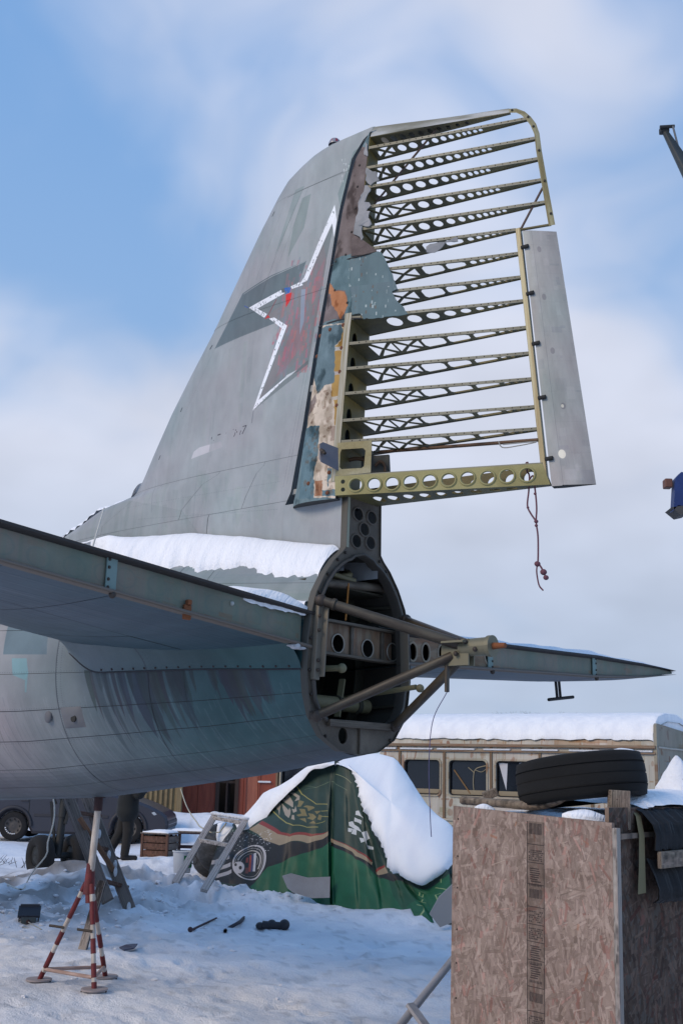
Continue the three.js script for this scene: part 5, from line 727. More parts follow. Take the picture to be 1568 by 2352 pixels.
// ---- man in dark clothes behind the trestle
{
  const p0 = G(286, 1974), t = thing('person', 'person in dark jacket and trousers standing behind the striped trestle with bent arms', 'person', V(p0.x, gh(p0.x, p0.z), p0.z), .25);
  const sdf = (bones, cell, k = .05) => {
    const b = new THREE.Box3(); for (const [a, c, r, r2] of bones) { b.expandByPoint(a.clone().addScalar(r + .06)); b.expandByPoint(a.clone().addScalar(-r - .06)); b.expandByPoint(c.clone().addScalar(r2 + .06)); b.expandByPoint(c.clone().addScalar(-r2 - .06)); }
    const S = b.getSize(V()), m = Math.max(S.x, S.y, S.z), n = Math.min(150, Math.ceil(m / cell)), c = b.getCenter(V()), mc = new MarchingCubes(n, new THREE.MeshBasicMaterial(), false, false, 200000); mc.isolation = 0; const q = V(), pa = V(), ba = V();
    const hf = n / 2;
    for (let z = 0; z < n; z++) for (let y = 0; y < n; y++) for (let x = 0; x < n; x++) { q.set((x - hf) / hf, (y - hf) / hf, (z - hf) / hf).multiplyScalar(m / 2).add(c); let d = 1e3; for (const [a, e, r, r2] of bones) { pa.copy(q).sub(a); ba.copy(e).sub(a); const L = ba.lengthSq(), h = L ? Math.min(1, Math.max(0, pa.dot(ba) / L)) : 0, di = pa.addScaledVector(ba, -h).length() - lerp(r, r2, h); const w = Math.max(0, Math.min(1, .5 + .5 * (d - di) / k)); d = d * (1 - w) + di * w - k * w * (1 - w); } mc.field[x + y * n + z * n * n] = -d; }
    mc.update(); const g = new THREE.BufferGeometry(); g.setAttribute('position', new THREE.Float32BufferAttribute(Array.from(mc.positionArray.slice(0, mc.count * 3)), 3)); g.setAttribute('normal', new THREE.Float32BufferAttribute(Array.from(mc.normalArray.slice(0, mc.count * 3)), 3)); g.scale(m / 2, m / 2, m / 2); g.translate(c.x, c.y, c.z); g.computeVertexNormals(); return g;
  };
  // facing +x; z+ is his right side, nearest the viewer
  const hipR = V(0, .93, .09), hipL = V(-.02, .93, -.09), kR = V(.03, .5, .1), aR = V(-.01, .1, .1), kL = V(-.08, .5, -.1), aL = V(-.27, .14, -.1), shR = V(0, 1.42, .19), shL = V(0, 1.42, -.19), elR = V(.17, 1.16, .27), elL = V(-.02, 1.13, -.27), haR = V(.34, 1.3, .1), haL = V(.25, 1.2, -.08);
  const hand = (w, d) => { const f = [[w, w.clone().addScaledVector(d, .07), .035, .034]]; const sx = V(0, 1, 0).cross(d).normalize(); for (let i = 0; i < 4; i++) { const b0 = w.clone().addScaledVector(d, .07).add(V(0, (i - 1.5) * -.018, 0)), m0 = b0.clone().addScaledVector(d, [.03, .036, .034, .026][i]).addScaledVector(sx, .012), e0 = m0.clone().addScaledVector(d, .012).addScaledVector(sx, .03); f.push([b0, m0, .009, .009], [m0, e0, .009, .008]); } const th = w.clone().addScaledVector(d, .02).addScaledVector(sx, .02), te = th.clone().addScaledVector(d, .035).addScaledVector(sx, .03).add(V(0, .03, 0)); f.push([th, te, .011, .009]); return f; };
  const dR = haR.clone().sub(elR).normalize(), dL = haL.clone().sub(elL).normalize();
  const head = [[V(.01, 1.6, 0), V(.0, 1.66, 0), .088, .098], [V(.045, 1.56, 0), V(.03, 1.6, 0), .05, .06], [V(0, 1.45, 0), V(.01, 1.56, 0), .058, .055], [V(.095, 1.605, 0), V(.118, 1.585, 0), .012, .016], [V(.0, 1.6, .094), V(0, 1.625, .096), .016, .018], [V(.0, 1.6, -.094), V(0, 1.625, -.096), .016, .018], [V(.085, 1.545, .02), V(.085, 1.545, -.02), .014, .014], [V(.085, 1.64, .03), V(.085, 1.64, -.03), .02, .02]];
  const core = [[V(0, .95, 0), V(0, 1.38, 0), .11, .12], [V(0, 1.38, 0), V(0, 1.46, 0), .1, .06]];
  mesh('body', mergeVertices(sdf([...head, ...core, ...hand(haR, dR), ...hand(haL, dL), [elR, haR, .04, .032], [elL, haL, .04, .032], [shR, elR, .045, .04], [shL, elL, .045, .04]], .0125, .012)), std({ color: rgb(176, 132, 112), roughness: .7 }), t);
  mesh('jacket', mergeVertices(sdf([[V(0, 1.02, .06), V(0, 1.36, .11), .18, .15], [V(0, 1.02, -.06), V(0, 1.36, -.11), .18, .15], [V(0, .84, .08), V(0, 1.0, .06), .2, .18], [V(0, .84, -.08), V(0, 1.0, -.06), .2, .18], [shR, elR, .1, .085], [elR, haR.clone().lerp(elR, .12), .085, .064], [shL, elL, .1, .085], [elL, haL.clone().lerp(elL, .12), .072, .056], [V(0, 1.44, .05), V(0, 1.47, -.05), .09, .09]], .018, .05)), std({ map: mottle(128, [34, 36, 36], [25, 27, 27], 6, 171, 8), roughness: .9 }), t);
  mesh('trousers', mergeVertices(sdf([[hipR, kR, .125, .092], [kR, aR, .092, .076], [hipL, kL, .125, .092], [kL, aL, .092, .076], [hipR, hipL, .1, .1]], .016, .03)), std({ map: mottle(128, [40, 38, 36], [30, 29, 28], 6, 173, 8), roughness: .95 }), t);
  for (const [a, pt] of [[aR, 0], [aL, -.5]]) { const toe = V(.19 * Math.cos(pt), .19 * Math.sin(pt), 0); mesh('boot', mergeVertices(sdf([[a.clone().add(V(0, .04, 0)), a.clone().add(V(0, -.04, 0)), .058, .055], [a.clone().add(V(-.03, -.06, 0)), a.clone().add(toe).add(V(0, -.065, 0)), .045, .045]], .012, .03)), std({ color: rgb(26, 24, 24), roughness: .7 }), t); }
  mesh('knitted_cap', (() => { const g = new THREE.SphereGeometry(.112, 20, 10, 0, 7, 0, 1.35); g.scale(1, 1.05, 1); g.translate(-.005, 1.655, 0); return g; })(), std({ color: rgb(30, 30, 34), roughness: 1 }), t);
}
// ---- crate and low pipe bench
{
  const t = thing('wooden_crate', 'small dark slatted crate with snow on top, left of the pipe bench', 'crate', G(368, 1968), -.35);
  const W = .55, H = .42, D = .5; for (let k = 0; k < 3; k++) { mesh('slat', box(W, .12, .02, 0, .07 + k * .135, D / 2), mBrownWood, t); mesh('slat', box(.02, .12, D, W / 2, .07 + k * .135, 0), mGreyWood, t); mesh('slat', box(.02, .12, D, -W / 2, .07 + k * .135, 0), mGreyWood, t); mesh('slat', box(W, .12, .02, 0, .07 + k * .135, -D / 2), mBrownWood, t); }
  for (const x of [-1, 1]) for (const z of [-1, 1]) mesh('corner_post', box(.05, .46, .05, x * W / 2, .22, z * D / 2), mBrownWood, t);
  mesh('top_board', box(W + .08, .025, D + .08, 0, .455, 0), mGreyWood, t); const c = [[-1, -1], [1, -1], [1, 1], [-1, 1]].map(([x, z]) => V(x * W * .52, .47, z * D * .52)); mesh('snow_cap', cushion(ragged(c, .03, .08, 3), V(0, 1, 0), .05, 5, 3), mSnow, t);
  const b = thing('pipe_bench', 'low dark pipe frame bench with snowy top beside the slatted crate', 'bench', G(428, 1964), -.1); const mP = std({ color: rgb(62, 42, 42), roughness: .7 });
  for (const x of [-.28, .52]) for (const z of [-.2, .2]) mesh('leg', rod(V(x, 0, z), V(x, .44, z), .025), mP, b);
  mesh('frame', [rod(V(-.3, .44, .2), V(.6, .44, .2), .025), rod(V(-.3, .44, -.2), V(.6, .44, -.2), .025), rod(V(-.3, .16, .2), V(.6, .16, .2), .02), rod(V(-.3, .16, -.2), V(.6, .16, -.2), .02)], mP, b); mesh('seat', box(1.0, .03, .46, .15, .46, 0), mGreyWood, b); mesh('snow_cap', cushion(ragged([V(-.32, .475, -.22), V(.62, .475, -.22), V(.62, .475, .22), V(-.32, .475, .22)], .03, .1, 5), V(0, 1, 0), .05, 5, 7), mSnow, b);
}
// ---- white step frame leaning on the tent and the bucket by it
{
  const a = G(402, 2029), b = G(468, 2046), dz = -a.z + .35, c = atDepth(493, 1874, 17.2), d = atDepth(563, 1886, 16.6);
  const t = thing('white_ladder', 'short white painted wooden ladder leaning against the tarpaulin tent', 'ladder', a.clone().lerp(b, .5));
  const mW = std({ map: woodTex([172, 164, 160], [205, 198, 192], 18), roughness: .8 });
  part('rail', beam(a, c, .09, .05, V(0, .4, 1)), mW, t); part('rail', beam(b, d, .09, .05, V(0, .4, 1)), mW, t);
  for (const s of [.97, .62]) part('rung', beam(a.clone().lerp(c, s), b.clone().lerp(d, s), .06, .05), mW, t);
  part('snow_cap', lin(0, 1, 9).map((s, i) => ball(c.clone().lerp(d, s).add(V(0, .035, 0)), .035 + .012 * hsh(i, 2, 2), 1.6, .7, 1, 8)), mSnow, t);
  const p = G(418, 2006), bk = thing('plastic_bucket', 'white plastic bucket with a green label beside the white ladder', 'bucket', p);
  mesh('bucket_wall', new THREE.LatheGeometry([[0, .01], [.12, .01], [.145, .3], [.155, .3], [.155, .315], [.14, .315]].map(q => new THREE.Vector2(...q)), 24), std({ color: rgb(206, 208, 210), roughness: .5 }), bk);
  { const g = new THREE.CylinderGeometry(.146, .135, .17, 16, 1, true, .25, 1.5); g.translate(0, .17, 0); mesh('label', g, std({ map: canvasTex(64, 64, (x) => { x.fillStyle = '#23704a'; x.fillRect(0, 0, 64, 64); x.fillStyle = '#cfd8d0'; x.fillRect(20, 8, 10, 40); x.fillRect(34, 26, 12, 10); }) }), bk); }
  mesh('handle', tube([V(.15, .28, 0), V(.22, .2, .08), V(.2, .14, .1), V(.13, .16, .1)], .006, 14, 5), mDark, bk);
  single('yard_cable', tube([atDepth(415, 1812, 24), atDepth(428, 1850, 22), atDepth(450, 1885, 19), atDepth(472, 1905, 17.2), atDepth(500, 1915, 17), atDepth(520, 1890, 16.9)], .011, 40, 5), std({ color: rgb(180, 172, 150) }), 'pale cable looping down behind the white ladder', 'cable');
}

// ================================================================== tarpaulin tent
{
  const TW = 2048, TH = 1024;
  const cols = [ // top and bottom of the sheet, left to right: pixel pairs and distances of the survey
    [[[505, 1908, 17.6], [488, 1960, 17.3], [478, 2010, 17.1]]],
    [[[540, 1890, 17.0], [512, 1960, 16.6], [505, 2030, 16.2]]],
    [[[588, 1864, 16.7], [565, 1950, 16.2], [560, 2042, 15.8]]],
    [[[640, 1822, 16.4], [630, 1930, 15.8], [612, 2046, 15.5]]],
    [[[700, 1778, 15.9], [690, 1900, 15.5], [676, 2052, 15.2]]],
    [[[746, 1756, 15.6], [742, 1900, 15.25], [738, 2062, 14.95]]],
    [[[767, 1750, 15.5], [762, 1900, 15.2], [757, 2068, 14.85]]],
    [[[775, 1750, 15.4], [772, 1900, 15.05], [770, 2072, 14.7]]],
    [[[806, 1772, 15.2], [815, 1920, 14.8], [820, 2086, 14.35]]],
    [[[830, 1840, 14.9], [862, 1970, 14.5], [880, 2102, 14.0]]],
    [[[858, 1920, 14.6], [905, 2010, 14.2], [940, 2114, 13.7]]],
    [[[900, 1990, 14.3], [950, 2050, 13.95], [992, 2118, 13.4]]],
    [[[970, 2028, 14.0], [996, 2060, 13.7], [1020, 2106, 13.3]]],
    [[[1022, 1992, 13.9], [1040, 2030, 13.6], [1052, 2078, 13.2]]],
  ].map(c => c[0].map(p => atDepth(...p)));
  cols.forEach((c, i) => { const b = c[2]; const g0 = gh(b.x, b.z); if (b.y > g0 + .02 && i > 1) b.y = Math.max(g0 - .01, b.y - .2); });
  const curves = cols.map(c => new THREE.CatmullRomCurve3(c)), NV = 40, NU = 150, rows = [];
  for (let j = 0; j <= NV; j++) { const cv = new THREE.CatmullRomCurve3(curves.map(c => c.getPoint(j / NV)), false, 'centripetal'); const r = []; for (let i = 0; i <= NU; i++) { const p = cv.getPoint(i / NU); const fold = (Math.sin(i * .52 + Math.sin(j * .1) * 1.4) * .03 + Math.sin(i * .21 + 1) * .045 + Math.sin(i * 1.1 + j * .08) * .012) * (.25 + j / NV) + (fbm(i * .2, j * .15, 3, 2) - .5) * .06; p.z += fold; p.x += fold * .3; r.push(p); } rows.push(r); }
  const uvOf = (p) => p; // print is laid out in sheet coordinates: u along the sheet, v down it
  const NC = cols.length - 1;
  const tarpTex = canvasTex(TW, TH, (g, w, h) => {
    // nearest sheet coordinate of a surveyed point
    const cache = []; for (let j = 0; j <= NV; j++) for (let i = 0; i <= NU; i++) { const q = rows[j][i].clone().sub(EYE), z = -q.dot(CZ_); cache.push([784 + 2531 * q.dot(CX_) / z, 1176 - 2531 * q.dot(CY_) / z, i / NU, j / NV]); }
    const Q = (p) => { const near = cache.map(c => [(c[0] - p[0]) ** 2 + (c[1] - p[1]) ** 2, c]).sort((a, b) => a[0] - b[0]).slice(0, 4); let s = 0, u = 0, v = 0; for (const [d, c] of near) { const k = 1 / (d + .5); s += k; u += c[2] * k; v += c[3] * k; } return [u / s * w, v / s * h]; };
    const path = (pts) => { g.beginPath(); pts.map(Q).forEach((q, i) => i ? g.lineTo(...q) : g.moveTo(...q)); };
    const poly = (pts, c) => { g.fillStyle = c; path(pts); g.closePath(); g.fill(); };
    const line = (pts, c, lw) => { g.strokeStyle = c; g.lineWidth = lw; g.lineJoin = 'round'; path(pts); g.stroke(); };
    const m4 = (x, y) => [(900 + x / 4.3556) / 1.6327, (2900 + y / 4.3556) / 1.6327], m2 = (x, y) => [(740 + x / 2.8) / 1.6327, (2980 + y / 2.8) / 1.6327], m3 = (x, y) => [(1240 + x / 3.2667) / 1.6327, (2900 + y / 3.2667) / 1.6327];
    g.fillStyle = col(26, 52, 44); g.fillRect(0, 0, w, h);
    // bright green lower field
    poly([m2(560, 950), m2(740, 740), m2(1030, 640), m2(1370, 500), m2(1420, 500), m3(270, 1010), m3(600, 1290), m3(940, 1360), m3(1100, 1420), m3(1440, 1230), m3(1500, 1700), m3(1400, 1900), m3(0, 1700), m2(1400, 1200), m2(500, 1200)], col(20, 88, 57));
    poly([m3(700, 1300), m3(1000, 1370), m3(1060, 1500), m3(900, 1700), m3(760, 1500)], 'rgba(17,70,48,.8)');
    // black wavy band, tan band with red edge
    const tan = col(146, 130, 106), red = col(128, 48, 40), blk = col(22, 22, 24);
    poly([m2(470, 370), m2(660, 450), m2(860, 530), m2(1120, 510), m2(1370, 430), m2(1370, 510), m2(1200, 590), m2(1040, 640), m2(740, 760), m2(560, 960), m2(100, 860), m2(130, 640), m2(330, 400)], blk);
    poly([m2(540, 365), m2(660, 290), m2(850, 400), m2(960, 440), m2(1180, 440), m2(1370, 395), m2(1370, 440), m2(1150, 510), m2(860, 530), m2(700, 480), m2(630, 410)], tan);
    poly([m2(640, 305), m2(680, 275), m2(880, 390), m2(980, 415), m2(1200, 420), m2(1370, 380), m2(1370, 400), m2(1190, 440), m2(970, 440), m2(840, 410)], red);
    poly([m3(0, 800), m3(0, 850), m3(260, 960), m3(300, 1010), m3(500, 1130), m3(510, 1090), m3(330, 970), m3(270, 920)], tan); poly([m3(0, 790), m3(0, 805), m3(260, 925), m3(330, 965), m3(500, 1090), m3(505, 1070), m3(340, 950), m3(270, 905)], red); poly([m3(0, 852), m3(0, 900), m3(260, 1000), m3(300, 1050), m3(520, 1170), m3(510, 1130), m3(290, 1010), m3(260, 965)], blk);
    poly([m3(550, 1200), m3(660, 1130), m3(700, 1215), m3(600, 1250), m3(560, 1240)], tan); poly([m3(545, 1195), m3(650, 1120), m3(660, 1140), m3(560, 1215)], red); poly([m3(570, 1260), m3(700, 1220), m3(980, 1370), m3(760, 1330)], blk);
    // leaf ornament
    const L1 = col(152, 143, 130), L2 = col(116, 106, 68);
    [[[750, 335], [800, 355], [870, 470], [870, 545], [850, 555], [700, 460], [680, 415], [745, 420]], [[680, 485], [790, 600], [810, 560], [830, 600], [825, 670], [795, 735], [735, 680], [690, 560]], [[810, 315], [880, 320], [975, 375], [970, 430], [890, 460], [930, 400]], [[570, 540], [660, 450], [665, 520], [640, 700], [625, 610]], [[800, 300], [860, 235], [890, 285]], [[845, 680], [885, 680], [890, 765], [835, 745]], [[845, 580], [890, 590], [905, 520], [930, 620], [870, 645]]].forEach(p => poly(p.map(q => m4(...q)), L1));
    [[[955, 440], [1050, 460], [990, 545], [930, 545], [950, 500]], [[1025, 545], [1090, 520], [1200, 545], [1215, 560], [1110, 620], [1100, 560]], [[960, 580], [1060, 590], [1095, 700], [960, 705], [915, 680], [1000, 660]], [[1110, 650], [1190, 655], [1255, 710], [1180, 765], [1085, 740], [1140, 710]], [[1210, 620], [1330, 610], [1260, 675]], [[1290, 680], [1340, 690], [1320, 760], [1260, 750]], [[960, 740], [1070, 730], [1085, 800]], [[1120, 815], [1200, 775], [1250, 830]]].forEach(p => poly(p.map(q => m4(...q)), L2));
    const gold = 'rgba(150,140,78,.95)';
    line([[910, 190], [960, 260], [1010, 340], [1100, 410], [1240, 500], [1430, 520]].map(q => m4(...q)), gold, 6); line([[510, 590], [640, 720], [760, 810], [870, 850], [1090, 885], [1280, 880]].map(q => m4(...q)), gold, 6); line([[1330, 620], [1430, 605]].map(q => m4(...q)), gold, 5); line([[1330, 700], [1430, 695]].map(q => m4(...q)), gold, 5); line([[1250, 830], [1390, 770]].map(q => m4(...q)), gold, 4);
    line([[1015, 205], [1240, 230], [1450, 140]].map(q => m4(...q)), 'rgba(130,140,110,.6)', 2.5); line([[1050, 265], [1250, 230], [1460, 140]].map(q => m4(...q)), 'rgba(130,140,110,.6)', 2.5); line([[10, 100], [60, 120], [200, 210]].map(q => m3(...q)), 'rgba(150,160,130,.7)', 3); line([[60, 0], [160, 40], [250, 120]].map(q => m3(...q)), 'rgba(170,170,130,.8)', 4);
    // round printed emblem: pale rings on black with a tricolour
    const C = Q(m2(545, 715)), ex = Math.abs(Q(m2(710, 715))[0] - C[0]), ey = Math.abs(Q(m2(545, 540))[1] - C[1]);
    const ring = (k, lw, c, a0 = 0, a1 = 6.3) => { g.strokeStyle = c; g.lineWidth = lw; g.beginPath(); g.ellipse(C[0], C[1], ex * k, ey * k, 0, a0, a1); g.stroke(); };
    g.fillStyle = '#1a1a1b'; g.beginPath(); g.ellipse(C[0], C[1], ex, ey, 0, 0, 7); g.fill();
    ring(.97, 13, '#b4b0b0'); ring(.82, 5, '#8e8a86'); ring(.68, 10, '#a8a29c', 3.4, 6.9); ring(.5, 4, '#8e8a86', 2.9, 6.6);
    const el = (x, y, a, b, c) => { g.fillStyle = c; g.beginPath(); g.ellipse(C[0] + x * ex, C[1] + y * ey, a * ex, b * ey, 0, 0, 7); g.fill(); };
    el(-.62, .28, .36, .38, '#b6b2b4'); el(-.5, .3, .09, .12, '#2a2626'); el(-.78, .1, .08, .1, '#2a2626');
    const rc = (x, y, a, b, c) => { g.fillStyle = c; g.fillRect(C[0] + x * ex, C[1] + y * ey, a * ex, b * ey); };
    rc(.0, -.42, .12, .95, '#8c3a30'); rc(.13, -.46, .1, .98, '#3a3f66'); rc(.24, -.5, .14, 1, '#b8b6b8'); rc(-.2, -.3, .14, .3, '#8c3a30'); rc(-.2, .3, .2, .34, '#6a342c');
    for (const [x, y, ww] of [[140, 690, 200], [160, 770, 190], [190, 840, 170]]) { poly([m2(x, y), m2(x + ww, y - 60), m2(x + ww, y - 20), m2(x, y + 40)], '#a6a2a4'); } for (const [x, y] of [[200, 730], [220, 800], [250, 870]]) line([m2(x, y), m2(x + 130, y - 40)], '#2a2828', 8);
    // yellow corner mark
    poly([m2(40, 670), m2(110, 620), m2(100, 660), m2(62, 690), m2(70, 730), m2(52, 720)], '#b09a2e');
    const r = rngOf(44); for (let i = 0; i < 260; i++) { const q = Q(m2(130 + r() * 640, 370 + r() * 220)); g.fillStyle = `rgba(226,228,232,${.4 + r() * .6})`; g.fillRect(q[0], q[1], 2 + r() * 7, 2 + r() * 6); }
    // torn white letter fragments beside the snow
    const Wt = col(190, 194, 196); [[[305, 465], [345, 460], [370, 520], [410, 570], [300, 510]], [[290, 540], [330, 560], [375, 580], [365, 630], [345, 610], [285, 590]], [[215, 600], [270, 590], [290, 630], [340, 660], [375, 720], [300, 690], [220, 640]], [[215, 665], [270, 680], [250, 720], [215, 715]], [[270, 680], [315, 700], [310, 755], [250, 745]], [[350, 790], [400, 800], [410, 840], [370, 850]], [[370, 720], [440, 705], [480, 800], [430, 830], [440, 880], [520, 900], [525, 935], [455, 930], [420, 850]]].forEach(p => poly(p.map(q => m3(...q)), Wt));
    // gold lettering strokes near the right hem
    const gl = 'rgba(150,168,118,.95)'; line([[1130, 1480], [1120, 1520], [1080, 1500], [1085, 1460]].map(q => m3(...q)), gl, 8); line([[1060, 1560], [1165, 1590]].map(q => m3(...q)), gl, 8); line([[1115, 1575], [1125, 1545]].map(q => m3(...q)), gl, 7); line([[1050, 1610], [1120, 1620], [1130, 1690], [1080, 1770], [1010, 1760]].map(q => m3(...q)), gl, 8); line([[1280, 1400], [1430, 1430]].map(q => m3(...q)), gl, 7); line([[1320, 1600], [1280, 1490], [1350, 1470]].map(q => m3(...q)), gl, 8); line([[1350, 1340], [1350, 1290]].map(q => m3(...q)), gl, 6);
  }, (x, y, r, g, b) => { const n = (fbm(x * .02, y * .02, 4, 19) - .5) * 14 + (hsh(x, y, 4) - .5) * 5; return [r + n, g + n, b + n]; });
  const base = cols[6][2];
  const t = thing('tarpaulin_tent', 'dark green printed tarpaulin draped over a tall heap, half buried in snow', 'tent', V(.2, gh(.2, -15), -15));
  const back = (p, k) => p.clone().add(V(.9 * k, 0, -2.2 * k));
  part('tarpaulin', fromRows(rows, (p, a, b) => [b, 1 - a]), std({ map: tarpTex, roughness: .55 }), t);
  const topRow = rows[0].filter((_, i) => i % 6 === 0);
  part('tarpaulin_back', fromRows([topRow, topRow.map(p => back(p, .5)), topRow.map(p => { const q = back(p, 1); q.y = -.1; return q; })]), std({ color: rgb(28, 58, 46), roughness: .6 }), t);
  // pale ground sheet at the foot
  const sh = [[648, 2012], [668, 2006], [706, 2016], [758, 2014], [757, 2062], [716, 2063], [672, 2050], [660, 2040]]; part('ground_sheet', slab(sh.map(([x, y], i) => atDepth(x, y, 14.88 - (x - 650) * .0016)), .03, V(0, 0, 1)), std({ map: mottle(128, [158, 156, 156], [138, 134, 132], 4, 181, 6), roughness: .9 }), t);
  const s2 = [[986, 2100], [1008, 2060], [1040, 2030], [1060, 2110], [1010, 2130]]; part('ground_sheet', slab(s2.map(([x, y]) => atDepth(x, y, 13.05)), .05, V(0, 0, 1)), std({ color: rgb(150, 148, 146), roughness: .9 }), t);
  // snow slabs on it
  const o = [[770, 1755, 15.45], [786, 1745, 15.6], [800, 1741, 15.7], [830, 1735, 15.8], [862, 1732, 15.85], [890, 1737, 15.8], [908, 1744, 15.7], [925, 1764, 15.6], [952, 1806, 15.4], [980, 1848, 15.2], [1010, 1878, 15.0], [1036, 1896, 14.8], [1050, 1930, 14.5], [1046, 1970, 14.1], [1024, 1999, 13.85], [996, 2018, 13.8], [970, 2032, 13.8], [940, 2022, 13.85], [910, 2004, 14.0], [895, 1992, 14.1], [884, 1960, 14.2], [868, 1925, 14.4], [852, 1895, 14.6], [838, 1865, 14.8], [828, 1835, 14.9], [818, 1800, 15.1], [808, 1770, 15.25], [795, 1760, 15.35]].map(q => atDepth(...q));
  const loop = new THREE.CatmullRomCurve3(o, true, 'centripetal').getPoints(150).slice(0, -1);
  part('snow_slab', cushion(loop.map((p, i) => p.add(V((hsh(i, 1, 9) - .5) * .05 * (i > 95 ? 1 : .1), (hsh(i, 2, 9) - .5) * .05 * (i > 95 ? 1 : .1), 0))), V(-.12, .35, 1).normalize(), .26, 18, 6, .01, 3), mSnowSoft, t, 'smooth thick slab of snow on the right side of the tent');
  const l = [[538, 1890, 16.75], [556, 1878, 17.05], [585, 1846, 17.0], [608, 1820, 16.8], [640, 1805, 16.7], [672, 1786, 16.4], [708, 1762, 16.1], [722, 1752, 15.9], [768, 1748, 15.55], [768, 1756, 15.3], [740, 1765, 15.4], [718, 1768, 15.5], [690, 1796, 15.75], [655, 1828, 16], [625, 1860, 16.2], [600, 1892, 16.4], [578, 1902, 16.5], [556, 1908, 16.55], [546, 1904, 16.6]].map(q => atDepth(...q));
  const lc = new THREE.CatmullRomCurve3(l, true, 'centripetal').getPoints(120).slice(0, -1);
  // a long strip: bulge across its width
  const strip = lin(0, 1, 50).map(s => { const top = new THREE.CatmullRomCurve3(l.slice(0, 9)).getPoint(s), bot = new THREE.CatmullRomCurve3(l.slice(9).reverse()).getPoint(s); return lin(0, 1, 10).map(t => { const p = top.clone().lerp(bot, t), e = Math.sin(Math.PI * t) ** .6 * Math.min(1, Math.min(s, 1 - s) * 12 + .1) * .12; p.z += e; p.y += e * .4 + (fbm(s * 20, t * 4, 3, 2) - .5) * .02; return p; }); });
  part('snow_strip', fromRows(strip, (p) => [p.x * .8 + p.z * .3, p.y * .8]), mSnow, t, 'long tapering strip of snow along the left slope of the tent');
  const low = [[470, 1912, 18.2], [510, 1900, 17.6], [540, 1896, 17.2], [552, 1906, 16.8], [530, 1925, 16.9], [505, 1935, 17], [488, 1935, 17.4], [470, 1928, 17.9]].map(q => atDepth(...q)); part('snow_patch', cushion(ragged(low, .03, .12, 4), V(0, .9, .4).normalize(), .16, 7, 8), mSnow, t);
  part('dark_heap', [ball(atDepth(492, 1975, 18), .34, 1, .8, 1, 14), ball(atDepth(520, 1950, 17.6), .45, 1, .9, 1, 14)], std({ map: mottle(128, [32, 34, 36], [70, 72, 76], 12, 191, 20), roughness: .8 }), t);
}
// ================================================================== sheds at the back
{
  const zc = 30, t = thing('tan_container', 'tan corrugated metal container behind the parked car', 'container', atDepth(340, 1900, zc).setY(0)), m = std({ map: mottle(128, [142, 126, 92], [122, 106, 78], 5, 201, 8), roughness: .7 });
  const x0 = atDepth(150, 1850, zc).x, x1 = atDepth(408, 1850, zc).x; const n = 22;
  const wv = [], wp = (x1 - x0) / n; for (let i = 0; i < n; i++) { const a = x0 + i * wp; wv.push([a, 0], [a + wp * .4, 0], [a + wp * .5, .05], [a + wp * .9, .05]); } wv.push([x1, 0], [x1, -2.4], [x0, -2.4]);
  const g = extrude(shape(wv), 2.5); remap(g, (X, Y, Z) => [X, Z, -zc + Y]); part('corrugated_wall', g, m, t); part('corner_post', box(.14, 2.56, .14, x1 + .04, 1.28, -zc + .02), m, t); part('roof_edge', box(x1 - x0 + .2, .1, 2.5, (x0 + x1) / 2, 2.54, -zc - 1.2), m, t);
  // red brown garages
  const zr = 31, mR = std({ map: mottle(256, [150, 78, 58], [124, 62, 48], 6, 203, 14), roughness: .8 }), mR2 = std({ map: mottle(256, [168, 104, 82], [146, 86, 68], 6, 205, 12), roughness: .8 });
  const shed = thing('red_garage_row', 'row of rust red sheet metal garages with dark open doorways', 'shed', V(atDepth(560, 1850, zr).x, 0, -zr)), xa = (px) => atDepth(px, 1840, zr).x;
  const panels = [[412, 455, 0], [457, 497, 0], [545, 560, 0], [562, 592, 1], [594, 638, 0], [655, 675, 0], [677, 700, 0], [702, 740, 0], [742, 800, 0]];
  for (const [a, b, k] of panels) { const X0 = xa(a), X1 = xa(b); part('wall_panel', box(X1 - X0 - .02, 3, .06, (X0 + X1) / 2, 1.5, -zr + hsh(a, b, 3) * .03, .01), k ? mR2 : mR, shed); part('panel_rib', [box(.05, 3, .05, X0, 1.5, -zr + .05, 0)], mR, shed); }
  for (const y of [1.62]) part('cross_rail', box(xa(497) - xa(412), .1, .08, (xa(497) + xa(412)) / 2, y - .05, -zr + .07), mR, shed); part('rail_snow', [box(xa(495) - xa(414), .06, .1, (xa(495) + xa(414)) / 2, 1.63, -zr + .07, .03), box(.35, .05, .1, xa(606), 1.38, -zr + .07, .02)], mSnow, shed);
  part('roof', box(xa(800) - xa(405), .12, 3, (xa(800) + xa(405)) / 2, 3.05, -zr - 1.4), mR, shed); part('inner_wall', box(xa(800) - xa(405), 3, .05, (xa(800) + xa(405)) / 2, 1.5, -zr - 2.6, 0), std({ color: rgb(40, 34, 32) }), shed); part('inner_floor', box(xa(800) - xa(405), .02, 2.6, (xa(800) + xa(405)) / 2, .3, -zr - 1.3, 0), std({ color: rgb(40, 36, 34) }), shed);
  for (const px of [520, 645]) part('open_door', box(.05, 2.7, .9, xa(px), 1.4, -zr - .4, .01), std({ color: rgb(58, 46, 42), roughness: .9 }), shed); part('door_frame', [box(.1, 3, .1, xa(499), 1.5, -zr + .04), box(.1, 3, .1, xa(543), 1.5, -zr + .04), box(xa(543) - xa(499), .06, .06, xa(521), 1.35, -zr)], std({ color: rgb(66, 52, 46), roughness: .9 }), shed);
}
